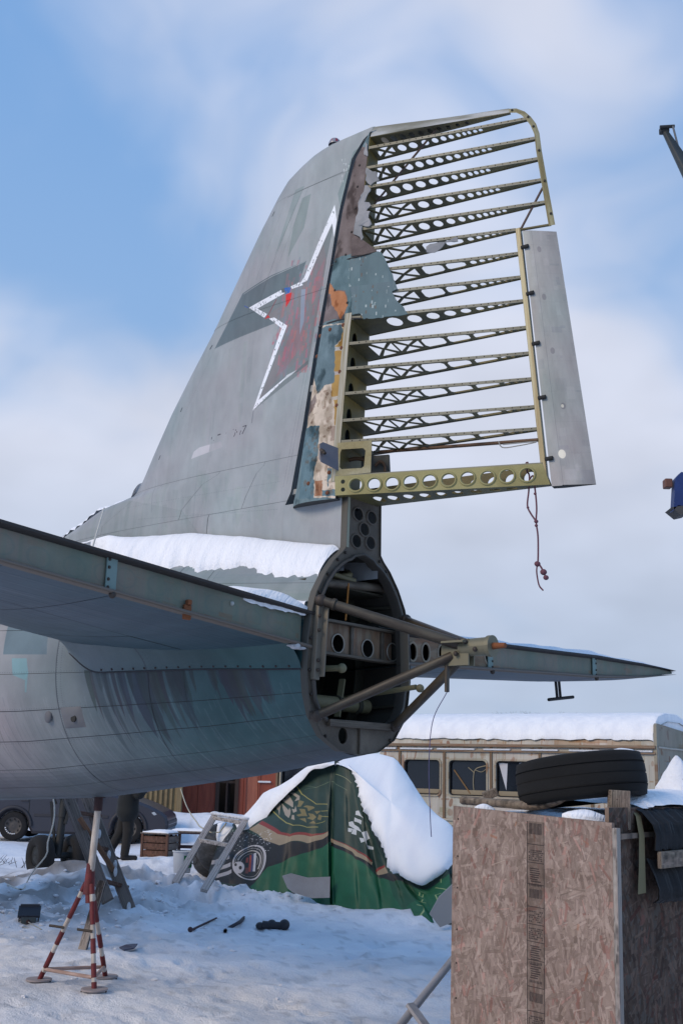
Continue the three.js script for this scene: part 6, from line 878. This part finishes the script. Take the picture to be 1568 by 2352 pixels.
// ================================================================== old rusty bus under snow
{
  const K = atDepth(1508, 1790, 18.4), al = THREE.MathUtils.degToRad(58), bd = V(Math.sin(al), 0, Math.cos(al)), nd = V(-Math.cos(al), 0, Math.sin(al)); // bd: towards the near end; nd: out of the side wall towards us
  const t = thing('old_bus', 'old pale bus with rust streaks, dark windows and thick snow on its roof', 'bus', V(K.x, 0, K.z), Math.atan2(bd.x, bd.z) - Math.PI / 2);
  // local: x along bd (0 at the near corner, negative to the left), y up, z outwards
  const Bu = unproj(t); const S = (px, py) => Bu(px, py, 'z', 0);
  const b3 = (x, y) => [(1400 + x / 1.3517) / 1.6327, (2600 + y / 1.3517) / 1.6327];
  const yG = S(1480, 1716).y, yTop = yG + .46, LEN = -S(872, 1722).x, WID = 2.3;
  const busTex = canvasTex(2048, 512, (g, w, h) => { g.fillStyle = col(176, 172, 162); g.fillRect(0, 0, w, h); const r = rngOf(61); for (let i = 0; i < 900; i++) { const x = r() * w, y = r() * h; g.fillStyle = `rgba(${r() < .55 ? '128,86,50' : r() < .5 ? '108,58,38' : '150,146,136'},${.1 + r() * .34})`; const v = r() < .6; g.fillRect(x, y, v ? 1 + r() * 5 : 10 + r() * 80, v ? 10 + r() * 70 : 2 + r() * 8); } for (let i = 0; i < 26; i++) { g.fillStyle = `rgba(138,88,44,${.15 + r() * .35})`; g.fillRect(r() * w, r() * h * .2, 60 + r() * 220, 6 + r() * 22); } for (let i = 0; i < 120; i++) { g.fillStyle = `rgba(${r() < .5 ? '132,80,44' : '112,60,38'},${.2 + r() * .4})`; g.beginPath(); g.ellipse(r() * w, r() * h, 4 + r() * 26, 3 + r() * 12, r() * 3, 0, 7); g.fill(); } for (let i = 0; i < 40; i++) { g.fillStyle = `rgba(110,108,70,.18)`; g.fillRect(r() * w, h * .5 + r() * h * .5, 30 + r() * 90, 8 + r() * 40); } }, weather(93, .9));
  const mBus = std({ map: busTex, roughness: .7 }), uvB = (g) => { const u = g.attributes.uv, p = g.attributes.position; for (let i = 0; i < u.count; i++) u.setXY(i, p.getX(i) / LEN + 1, p.getY(i) / 2.8); return g; };
  const wins = [[[160, 338], [338, 341], [336, 517], [240, 514]], [[382, 340], [572, 341], [572, 522], [382, 520]], [[620, 342], [822, 344], [820, 528], [620, 526]]];
  const pitch = S(...b3(620, 430)).x - S(...b3(382, 430)).x, wL = S(...b3(382, 430)).x, wW = S(...b3(572, 430)).x - wL, yT = S(...b3(480, 340)).y, yB = S(...b3(480, 520)).y;
  const xs = []; for (let k = -4; k < 4; k++) { const x = wL + k * pitch * 1.0; if (x + wW < -.12) xs.push(x); }
  const sh = shape([[-LEN, .35], [0, .35], [0, yG], [-LEN, yG]]);
  const rrect = (x0, y0, x1, y1, r) => { const p = []; for (const [cx, cy, a] of [[x1 - r, y1 - r, 0], [x0 + r, y1 - r, 1], [x0 + r, y0 + r, 2], [x1 - r, y0 + r, 3]]) for (let k = 0; k <= 4; k++) { const q = (a + k / 4) * Math.PI / 2; p.push([cx + r * Math.cos(q), cy + r * Math.sin(q)]); } return p; };
  for (const x of xs) sh.holes.push(holePoly(rrect(x, yB, x + wW, yT, .07)));
  const g = extrude(sh, .05); g.translate(0, 0, -.05); mesh('side_wall', uvB(g), mBus, t);
  const mGl = std({ color: rgb(24, 30, 38), roughness: .12 });
  xs.forEach((x, i) => { const w = mesh('window', box(wW + .04, yT - yB + .04, .01, x + wW / 2, (yT + yB) / 2, -.06, 0), mGl, t); const fr = shape(rrect(x - .03, yB - .03, x + wW + .03, yT + .03, .09)); fr.holes.push(holePoly(rrect(x, yB, x + wW, yT, .07))); const fg = extrude(fr, .02); mesh('window_frame', uvB(fg), std({ map: busTex, color: rgb(225, 218, 205), roughness: .7 }), w); const se = shape(rrect(x - .005, yB - .005, x + wW + .005, yT + .005, .075)); se.holes.push(holePoly(rrect(x + .022, yB + .022, x + wW - .022, yT - .022, .06))); const sg2 = extrude(se, .012); sg2.translate(0, 0, -.03); mesh('window_seal', sg2, std({ color: rgb(26, 26, 26), roughness: .8 }), w); mesh('window_sill', box(wW - .06, .1, .015, x + wW / 2, yB + .05, -.045), std({ color: rgb(140, 128, 106) }), w);
    mesh('pillar', box(.05, yG - .5, .025, x - (pitch - wW) / 2, (yG + .5) / 2, .012), std({ map: rustTex, color: rgb(225, 220, 210), roughness: .8 }), t); });
  const bx = xs.find(x => Math.abs(x - wL) < .01); mesh('broom_handle', rod(V(bx + .08, yT - .17, -.045), V(bx + .4, yB + .04, -.045), .014), std({ color: rgb(120, 92, 58) }), t); mesh('dry_twig', [tube([V(bx + .47, yB + .05, -.045), V(bx + .46, yB + .3, -.045), V(bx + .5, yB + .46, -.045), V(bx + .72, yT - .08, -.045)], .009, 20, 5), tube([V(bx + .48, yB + .4, -.045), V(bx + .36, yT - .12, -.045)], .007, 8, 5), tube([V(bx + .5, yB + .45, -.045), V(bx + .62, yB + .42, -.045), V(bx + .74, yB + .5, -.045), V(bx + .78, yT - .08, -.045)], .006, 16, 5)], std({ color: rgb(150, 140, 116) }), t);
  const cx = xs.find(x => Math.abs(x - wL - pitch) < .05) ?? bx; mesh('torn_curtain', slab([V(cx + .03, yT - .03, -.05), V(cx + .2, yT - .04, -.05), V(cx + .17, yT - .5, -.05)], .004, V(0, 0, 1)), std({ color: rgb(188, 190, 196) }), t); mesh('torn_curtain', slab([V(cx + .42, yT - .02, -.05), V(cx + .8, yT - .02, -.05), V(cx + .8, yB + .2, -.05), V(cx + .62, yT - .2, -.05), V(cx + .46, yB + .2, -.05), V(cx + .42, yB + .18, -.05)], .004, V(0, 0, 1)), std({ color: rgb(160, 166, 176) }), t);
  mesh('gutter', [box(LEN, .05, .07, -LEN / 2, yG, .02), box(LEN, .035, .05, -LEN / 2, yG - .1, .015)], std({ map: rustTex, roughness: .8 }), t); mesh('gutter_snow', lin(-7.6, -.4, 9).map((x, i) => box(.5 + hsh(i, 1, 2) * .4, .03, .06, x, yG - .07, .03, .012)), mSnow, t);
  mesh('waist_rail', [box(LEN, .04, .03, -LEN / 2, yB - .42, .015), box(LEN, .04, .03, -LEN / 2, yB - .5, .015)], mBus, t);
  // roof profile and end wall
  const prof = [[0, yG], [-.03, yG + .1], [-.14, yG + .24], [-.36, yG + .37], [-.8, yG + .45], [-1.5, yG + .46], [-2.0, yG + .4], [-2.2, yG + .26], [-2.3, yG]];
  mesh('roof', uvB(fromRows([-LEN, 0].map(x => prof.map(p => V(x, p[1], p[0]))))), mBus, t);
  const endS = shape([[.02, .35], [.02, yG - .02], [0, yG + .36], [-.05, yG + .385], [-2.2, yG + .3], [-2.3, yG], [-2.3, .35]]); endS.holes.push(holePoly([[-.5, yG - .22], [-1.9, yG - .22], [-1.9, yB], [-.5, yB]])); const eg = remap(extrude(endS, .05), (X, Y, Z) => [Z - .05 + .02, Y, X]); mesh('end_wall', (() => { const u = eg.attributes.uv, p = eg.attributes.position; for (let i = 0; i < u.count; i++) u.setXY(i, .1 + p.getZ(i) / 9, p.getY(i) / 2.8); return eg; })(), std({ map: busTex, color: rgb(200, 196, 184), roughness: .7 }), t);
  mesh('end_window', box(.02, yG - .2 - yB, 1.45, -.03, (yG - .22 + yB) / 2, -1.2, 0), mGl, t); mesh('far_wall', box(LEN, yG - .3, .05, -LEN / 2, yG / 2 + .15, -2.3, 0), mBus, t); mesh('floor', box(LEN, .05, 2.2, -LEN / 2, .5, -1.15, 0), mDark, t); mesh('corner_seam', [box(.03, yG - .4, .03, .012, yG / 2 + .2, -.02), box(.03, .03, 2.2, .03, yG, -1.15)], mBus, t);
  // roof snow
  const rs = lin(-LEN, -.05, 80).map((x, i) => lin(0, 1, 16).map((s, j) => { const k = s * (prof.length - 1), a = Math.min(prof.length - 2, Math.floor(k)), f = k - a, z = lerp(prof[a][0], prof[a + 1][0], f), y = lerp(prof[a][1], prof[a + 1][1], f); const th = .13 * Math.pow(Math.sin(Math.PI * Math.min(1, Math.max(0, .06 + s * .9))), .35) * Math.min(1, (-x) * 14 + .5); const e = j === 0 ? -.01 + fbm(x * 9, 3, 3, 4) * .05 : 0; return V(x, y + th * .9 + e + (fbm(x * 1.4, s * 4, 2, 5) - .5) * .025 + .03, z + .02 * (1 - s) - e); }));
  rs.push(rs[rs.length - 1].map(p => V(-.035, p.y - .02, p.z)), rs[rs.length - 1].map(p => V(-.03, Math.max(yG, p.y - .3), p.z)));
  mesh('roof_snow', fromRows(rs, (p) => [p.x, p.z]), mSnow, t);
  for (const x of [-1.5, -6.4]) mesh('wheel', [remap(new THREE.TorusGeometry(.36, .13, 10, 24), (a, b, c) => [x + a, .42 + b, -.2 + c])], std({ color: rgb(28, 28, 28) }), t);
  // bush with snow at the near end
  const p = atDepth(1555, 1800, 14.8), bt = thing('snowy_bush', 'dark twiggy evergreen bush with a cone of snow at the right edge', 'bush', V(p.x, gh(p.x, p.z), p.z));
  const cone = atDepth(1540, 1735, 14.8), lo = atDepth(1545, 1820, 14.8); const hgt = cone.y - bt.position.y; const r = rngOf(33);
  const nd2 = []; for (let i = 0; i < 1500; i++) { const a = r() * 6.28, y = .1 + r() * (hgt - .35), rad = (hgt - y) * .42 * Math.sqrt(r()) + .03; const b = V(rad * Math.cos(a) + .05, y, rad * Math.sin(a)); const q = new THREE.ConeGeometry(.018, .14, 4); q.rotateX(1.3 + r() * .9); q.rotateY(r() * 6.28); q.translate(b.x, b.y, b.z); nd2.push(q); }
  const cr = mesh('crown', nd2, std({ color: rgb(36, 42, 32), roughness: .9 }), bt); cr.userData.kind = 'stuff'; mesh('trunk', rod(V(0, 0, 0), V(0, hgt - .2, 0), .05, .015), mBrownWood, bt);
  const sc = []; const rowsC = lin(0, 1, 14).map(k => lin(0, 1, 26).map(s => { const a = s * Math.PI * 2, rad = (.015 + .3 * Math.pow(k, .75)) * (.8 + .5 * fbm(a * 1.2, k * 4, 3, 7)), y = hgt - k * .62 + (fbm(Math.cos(a) * 2 + 3, Math.sin(a) * 2 + k * 3, 3, 9) - .5) * .2 * k; return V(rad * Math.cos(a), y, rad * Math.sin(a)); })); mesh('snow_cap', fromRows(rowsC), mSnow, bt);
}
// ---- bare tree tops beyond the bus
for (const [px, py, h, lab] of [[1195, 1640, 1.0, 'bare treetop showing just above the middle of the bus roof'], [1266, 1641, .8, 'smaller bare treetop above the bus roof, right of the other']]) {
  const p = atDepth(px, py, 60), t = thing('bare_tree', lab, 'tree', V(p.x, 0, p.z), 0, 'bare trees beyond the bus'), H = p.y - .0, r = rngOf(px), tw = [];
  mesh('trunk', rod(V(0, 0, 0), V(0, H * .8, 0), .16, .05, 8), mBrownWood, t); for (let i = 0; i < 70; i++) { const a = r() * 6.28, y0 = H * (.4 + r() * .45), L = .6 + r() * 1.6; const e = V(Math.cos(a) * L * .7, Math.min(H, y0 + L * .8), Math.sin(a) * L * .7); tw.push(rod(V(0, y0, 0), e, .025, .006, 4)); for (let k = 0; k < 3; k++) tw.push(rod(V(0, y0, 0).lerp(e, .5 + k * .15), e.clone().add(V((r() - .5) * .5, r() * .12, (r() - .5) * .5)), .01, .004, 3)); }
  mesh('crown', tw, std({ color: rgb(70, 64, 64) }), t);
}
// ================================================================== chipboard box in the foreground
{
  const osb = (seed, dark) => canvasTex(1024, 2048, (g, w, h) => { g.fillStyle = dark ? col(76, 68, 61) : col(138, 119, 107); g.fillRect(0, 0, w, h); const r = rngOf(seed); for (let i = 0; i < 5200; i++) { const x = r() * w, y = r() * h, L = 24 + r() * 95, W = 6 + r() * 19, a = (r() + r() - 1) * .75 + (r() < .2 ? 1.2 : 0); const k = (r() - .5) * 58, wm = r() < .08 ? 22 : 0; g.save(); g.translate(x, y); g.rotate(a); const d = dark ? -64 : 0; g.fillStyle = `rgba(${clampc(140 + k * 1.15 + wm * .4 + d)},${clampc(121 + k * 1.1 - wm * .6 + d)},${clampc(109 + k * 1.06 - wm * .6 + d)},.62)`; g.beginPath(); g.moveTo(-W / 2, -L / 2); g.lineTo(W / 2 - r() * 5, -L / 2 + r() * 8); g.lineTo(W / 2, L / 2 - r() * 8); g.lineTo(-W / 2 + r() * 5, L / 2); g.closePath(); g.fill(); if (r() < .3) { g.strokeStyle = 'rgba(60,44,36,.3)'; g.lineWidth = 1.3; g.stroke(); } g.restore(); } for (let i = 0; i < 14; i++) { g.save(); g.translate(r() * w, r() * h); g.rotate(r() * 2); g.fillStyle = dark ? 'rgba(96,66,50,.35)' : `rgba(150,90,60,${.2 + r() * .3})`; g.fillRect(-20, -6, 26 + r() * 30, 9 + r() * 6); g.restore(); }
    if (!dark) { // stamped strip: frames, illegible lines of small print and block marks
      const x0 = 505, x1 = 612, ink = (a) => `rgba(36,28,26,${a})`; g.fillStyle = 'rgba(60,48,40,.34)'; g.fillRect(x0, 40, x1 - x0, h);
      g.strokeStyle = ink(.85); g.lineWidth = 3.5; g.beginPath(); g.moveTo(x1, 40); g.lineTo(x1, h); g.moveTo(x0, 40); g.lineTo(x0, h); g.stroke();
      let y = 50; while (y < h) { const kind = Math.floor(r() * 4); const H = 50 + r() * 70; g.fillStyle = ink(.72); if (kind < 2) { for (let yy = y; yy < y + H; yy += 11) for (let xx = x0 + 10; xx < x1 - 12;) { const ww = 3 + r() * 7; if (r() < .82) g.fillRect(xx, yy, ww, 7); xx += ww + 3; } } else if (kind === 2) { for (let k = 0; k < 7; k++) g.fillRect(x0 + 16 + r() * 8, y + k * 12, 46 + r() * 20, 6); for (let k = 0; k < 9; k++) g.fillRect(x0 + 14 + k * 9, y + 88, 5, 14); } else { for (let k = 0; k < 14; k++) g.fillRect(x0 + 14 + k * 6, y, 2 + r() * 3, H * .6); } y += H + 16; g.strokeStyle = ink(.8); g.beginPath(); g.moveTo(x0, y); g.lineTo(x1, y); g.stroke(); y += 12 + r() * 20; }
    }
  }, (x, y, r, g, b) => { const n = (fbm(x * .008, y * .008, 3, 3) - .5) * 26 + (hsh(x, y, 3) - .5) * 10; return [r + n, g + n, b + n]; });
  var clampc = (v) => Math.max(0, Math.min(255, v | 0));
  const cr = atDepth(1404, 1890, 4.75), cl = atDepth(1040, 1851, 5.3), fd = cl.clone().sub(cr).setY(0), FW = fd.length(); fd.normalize(); const sd = V(-fd.z, 0, fd.x); if (sd.x < 0) sd.negate();
  const t = thing('chipboard_box', 'tall weathered chipboard box with a stamped black ink strip in the right foreground', 'box', V(cr.x, 0, cr.z), 0);
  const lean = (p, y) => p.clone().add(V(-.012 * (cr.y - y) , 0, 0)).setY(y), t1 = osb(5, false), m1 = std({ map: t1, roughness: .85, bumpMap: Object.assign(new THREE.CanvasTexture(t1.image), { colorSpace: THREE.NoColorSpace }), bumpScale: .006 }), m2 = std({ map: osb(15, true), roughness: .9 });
  const quadBoard = (a, b, ya, yb, m, nrm, th, nm) => { const A0 = lean(a, 0), B0 = lean(b, 0), A1 = lean(a, ya), B1 = lean(b, yb); const g = fromRows([[A1, B1], [A0, B0]], (p, i, j) => [j, 1 - i]); const o = fromRows([[A1, B1].map(p => p.clone().addScaledVector(nrm, -th)), [A0, B0].map(p => p.clone().addScaledVector(nrm, -th))]); const rim = fromRows([[A1, B1, B0, A0, A1], [A1, B1, B0, A0, A1].map(p => p.clone().addScaledVector(nrm, -th))]); part(nm, [g, o], m, t); part('board_edge', rim, std({ color: rgb(126, 106, 92), roughness: .9 }), t); };
  const nF = sd.clone().negate(), nS = fd.clone().negate();
  quadBoard(cl, cr, cl.y, cr.y, m1, nF, .02, 'front_board');
  const s0 = cr.clone().addScaledVector(sd, .03).addScaledVector(fd, .03), s1 = s0.clone().addScaledVector(sd, 1.25); s0.y = s1.y = cr.y + .02;
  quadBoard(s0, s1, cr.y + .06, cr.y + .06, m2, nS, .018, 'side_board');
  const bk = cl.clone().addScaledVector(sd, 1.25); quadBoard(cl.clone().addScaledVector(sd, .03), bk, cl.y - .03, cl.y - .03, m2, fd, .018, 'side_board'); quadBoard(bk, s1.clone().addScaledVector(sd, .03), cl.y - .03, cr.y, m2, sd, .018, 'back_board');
  const c4 = [cl, cr, s1, bk].map(p => p.clone().addScaledVector(sd, .01)); part('lid', slab(c4.map((p, i) => p.setY([cl.y - .05, cr.y - .05, cr.y - .03, cl.y - .05][i])), .02, V(0, 1, 0), 'x', 'z'), mPlank, t);
  part('lid_snow', cushion(ragged(c4.map(p => p.clone().lerp(c4[0].clone().lerp(c4[2], .5), .2).add(V(0, .02, 0))), .04, .1, 8), V(0, 1, 0), .035, 6, 9, .01), mSnow, t);
  part('corner_batten', beam(lean(cr, .02).addScaledVector(sd, .018).addScaledVector(fd, -.004), lean(cr, cr.y - .02).addScaledVector(sd, .018).addScaledVector(fd, -.004), .034, .034, fd), mPaleWood, t);
  part('screw', lin(.1, 1.45, 9).map(y => ball(lean(cl, y + hsh(y * 100, 2, 3) * .05).addScaledVector(fd, -.03).addScaledVector(nF, .001), .0042, 1, 1, 1, 6)), mBolt, t);
  for (const [x, y, r, d] of [[1112, 1862, .055, 5.3], [1345, 1876, .1, 4.93]]) part('snow_patch', (() => { const c = atDepth(x, y, d); const pts = Array.from({ length: 20 }, (_, k) => { const a = k / 20 * 6.28; return c.clone().add(V(Math.cos(a) * r * (.7 + .5 * hsh(k, x, 2)), Math.cos(a) * r * -.1, Math.sin(a) * r * .5)); }); return cushion(pts, V(0, 1, 0), .03, 6, x, .006); })(), mSnow, t);
  // loose boards and post on top
  const bow = tube([atDepth(1060, 1838, 5.5), atDepth(1160, 1846, 5.3), atDepth(1230, 1850, 5.15), atDepth(1280, 1838, 5.05), atDepth(1305, 1822, 5.0)], .02, 30, 6); single('bent_lath', bow.applyMatrix4(new THREE.Matrix4().identity()), mPlank, 'bent grey lath lying under the tyre on the box top', 'lath');
  single('wood_offcut', [beam(atDepth(1110, 1830, 5.5), atDepth(1140, 1818, 5.5), .06, .04)], mPlank, 'small offcut of wood on the box top left of the tyre', 'wood');
  
  single('timber_post', beam(atDepth(1420, 1905, 4.95), atDepth(1420, 1815, 4.95), .085, .07, V(0, 0, 1)), mPlank, 'short square timber post end beside the tyre', 'post');
  
  // tyre lying on its side
  const tc = atDepth(1333, 1791, 5.25), ty = thing('old_tyre', 'worn black tyre lying almost flat on top of the chipboard box', 'tyre', tc);
  const R0 = .296, hwT = .098; const prof = [[.19, -hwT * .72], [.215, -hwT * .95], [.25, -hwT * 1.04], [.285, -hwT * .95], [.289, -hwT * .75], [R0, -hwT * .5], [R0, -.052], [R0 - .003, -.05], [R0 - .003, -.044], [R0, -.042], [R0 + .001, -.004], [R0 - .003, -.002], [R0 - .003, .004], [R0 + .001, .006], [R0, .042], [R0 - .003, .044], [R0 - .003, .05], [R0, .052], [R0, hwT * .5], [.289, hwT * .75], [.285, hwT * .95], [.25, hwT * 1.04], [.215, hwT * .95], [.19, hwT * .72]].map(p => new THREE.Vector2(...p));
  const tg = new THREE.LatheGeometry(prof, 64), tm = mesh('tread', tg, std({ map: mottle(256, [22, 22, 22], [16, 16, 16], 8, 211, 6), roughness: 1 }), ty), tilt = new THREE.Euler(-.06, 0, .1); tg.rotateZ(.115); tg.rotateX(-.1);
  const inn = new THREE.LatheGeometry([[.19, -.07], [.23, -.06], [.27, -.05], [.275, 0], [.27, .05], [.23, .06], [.19, .07]].map(p => new THREE.Vector2(...p)), 48); inn.rotateZ(.115); inn.rotateX(-.1); mesh('inner_lining', inn, std({ color: rgb(22, 22, 22), roughness: .9 }), ty);
  const sp = []; for (let k = 0; k < 5; k++) { const a = k * .5 - 1.2; void a; } const srim = cushion(Array.from({ length: 18 }, (_, k) => { const a = k / 18 * 6.28; return V(.2 + Math.cos(a) * .07, .13 + Math.cos(a) * .008, -.05 + Math.sin(a) * .1); }), V(0, 1, 0), .02, 5, 3, .004); mesh('snow_patch', srim, mSnow, ty);
  // heap of black ribbed strips with snow, held by a plank and a strap
  const h0 = atDepth(1450, 1862, 5.0), mats = thing('black_rubber_mats', 'stack of black ribbed rubber mats draped over the side box, snow on top', 'mats', h0);
  const mMat = std({ map: mottle(128, [30, 31, 34], [22, 23, 25], 8, 213, 8), roughness: .7 });
  const drape = (pts, wv, seed) => { const rowsD = lin(0, 1, 110).map((s, i) => pts.map(([y, z], j) => { const p = h0.clone().addScaledVector(sd, s * 1.0 - .02).addScaledVector(fd, -z - .03); p.y = h0.y + y + (hsh(i >> 1, j, seed) - .5) * .012; const rip = Math.sin(i * 1.9 + j * .4) * .008 + (hsh(i, 3, seed) - .5) * .008; p.addScaledVector(fd, -rip); return p; })); return fromRows(rowsD); };
  part('ribbed_mat', drape([[-.03, -.14], [.015, -.1], [.025, -.05], [.0, .02], [-.05, .07], [-.1, .085], [-.16, .08]], 0, 3), mMat, mats); part('ribbed_mat', drape([[-.2, .04], [-.26, .07], [-.32, .09], [-.36, .085], [-.38, .06]], 0, 5), mMat, mats);
  const sn = lin(0, 1, 40).map(s => lin(0, 1, 10).map(k => { const p = h0.clone().addScaledVector(sd, s * 1.0 + .02).addScaledVector(fd, lerp(.45, -.03 - hsh(Math.round(s * 40), 2, 3) * .03, k)); p.y = h0.y + .03 + .055 * Math.sin(Math.PI * Math.min(1, k * .9 + .08)) ** .6 * Math.min(1, s * 5) - .012 * (k > .95 ? 1.4 : 0) + (fbm(s * 9, k * 3, 3, 3) - .5) * .02; return p; })); part('snow_cap', fromRows(sn, (p) => [p.x * .8, p.z * .8]), mSnow, mats);
  single('retaining_plank', beam(h0.clone().addScaledVector(sd, .0).addScaledVector(fd, -.12).add(V(0, -.2, 0)), h0.clone().addScaledVector(sd, .95).addScaledVector(fd, -.12).add(V(0, -.19, 0)), .02, .07, V(0, 1, 0)), mPlank, 'grey plank nailed across the black rubber mats', 'plank');
  single('pale_strap', fromRows([[h0.clone().add(V(-.03, .03, .02)), h0.clone().add(V(.0, -.02, .06)), h0.clone().add(V(.005, -.1, .085)), h0.clone().add(V(.0, -.22, .085)), h0.clone().add(V(-.01, -.34, .09))], [h0.clone().add(V(.0, .03, -.02)), h0.clone().add(V(.03, -.02, .03)), h0.clone().add(V(.035, -.1, .06)), h0.clone().add(V(.032, -.22, .065)), h0.clone().add(V(.03, -.335, .07))]]), std({ color: rgb(120, 112, 84), roughness: .85 }), 'pale khaki strap hanging over the front corner of the rubber mats', 'strap');
}
// pale pole and cross piece at the foot of the box
{
  const a = atDepth(1020, 2228, 6.2), b = atDepth(905, 2372, 5.7); const m = std({ map: mottle(128, [172, 168, 168], [140, 136, 134], 4, 215, 8), roughness: .6 });
  single('leaning_pole', rod(b.clone().lerp(a, -.3), a.clone().lerp(b, -.2), .02, .02, 10), m, 'pale metal pole leaning against the lower left corner of the chipboard box', 'pole');
  single('cross_bar', beam(atDepth(940, 2306, 5.85), atDepth(985, 2368, 5.75), .05, .02), m, 'short flat pale bar crossing the leaning pole', 'bar');
}
// ================================================================== crane jib and mast-mounted blue box at the right edge
{
  const a = atDepth(1524, 300, 22), b = atDepth(1640, 500, 21), t = thing('crane_jib', 'tip of a dark green crane jib slanting in at the upper right edge', 'crane', b), m = std({ map: mottle(128, [54, 60, 60], [40, 46, 48], 5, 217, 8), roughness: .6 });
  const n = b.clone().sub(a).normalize(); const up = V(0, 0, 1);
  part('jib_beam', [(() => { const g = new THREE.CylinderGeometry(.27, .07, a.distanceTo(b), 4, 1); g.rotateY(.6); g.applyQuaternion(new THREE.Quaternion().setFromUnitVectors(V(0, 1, 0), n)); const c = a.clone().lerp(b, .5); g.translate(c.x, c.y, c.z); return g; })()], m, t);
  part('jib_head', [box(.2, .14, .16, a.x - .0, a.y + .0, a.z, .02), rod(a.clone().add(V(-.12, .02, .1)), a.clone().add(V(.2, .05, .1)), .04)], std({ color: rgb(38, 40, 40) }), t);
  part('hoist_cable', rod(a.clone().add(V(.16, .04, .12)), atDepth(1580, 430, 21.6), .022), std({ color: rgb(96, 100, 104) }), t);
  let s = atDepth(1555, 1125, 14), bx = thing('mast_box', 'blue box with a small brown lamp on a pale mast at the right edge', 'box', s.clone());
  const c = (px, py) => atDepth(px, py, 14), p = [c(1550, 1098), c(1563, 1084), c(1604, 1086), c(1608, 1168), c(1556, 1160), c(1546, 1172)];
  part('blue_casing', slab(p, .16, V(0, 0, 1)), std({ map: mottle(128, [34, 56, 112], [26, 46, 98], 4, 219, 6), roughness: .5 }), bx);
  part('brown_lamp', [box(.1, .12, .14, ...c(1537, 1107).add(V(0, 0, -.1)).toArray(), .015)], std({ color: rgb(104, 66, 52), roughness: .6 }), bx); part('under_bracket', slab([c(1541, 1165), c(1575, 1160), c(1580, 1178), c(1562, 1182)], .3, V(0, 0, 1)), std({ color: rgb(70, 68, 66) }), bx);
  const pm = c(1578, 1170); part('mast', rod(pm.clone().add(V(.68, -5.2, -.1)), pm.clone().add(V(.0, .1, -.1)), .05, .05, 12), std({ color: rgb(180, 184, 188), roughness: .5 }), bx);
}
renderer.render(scene, camera);
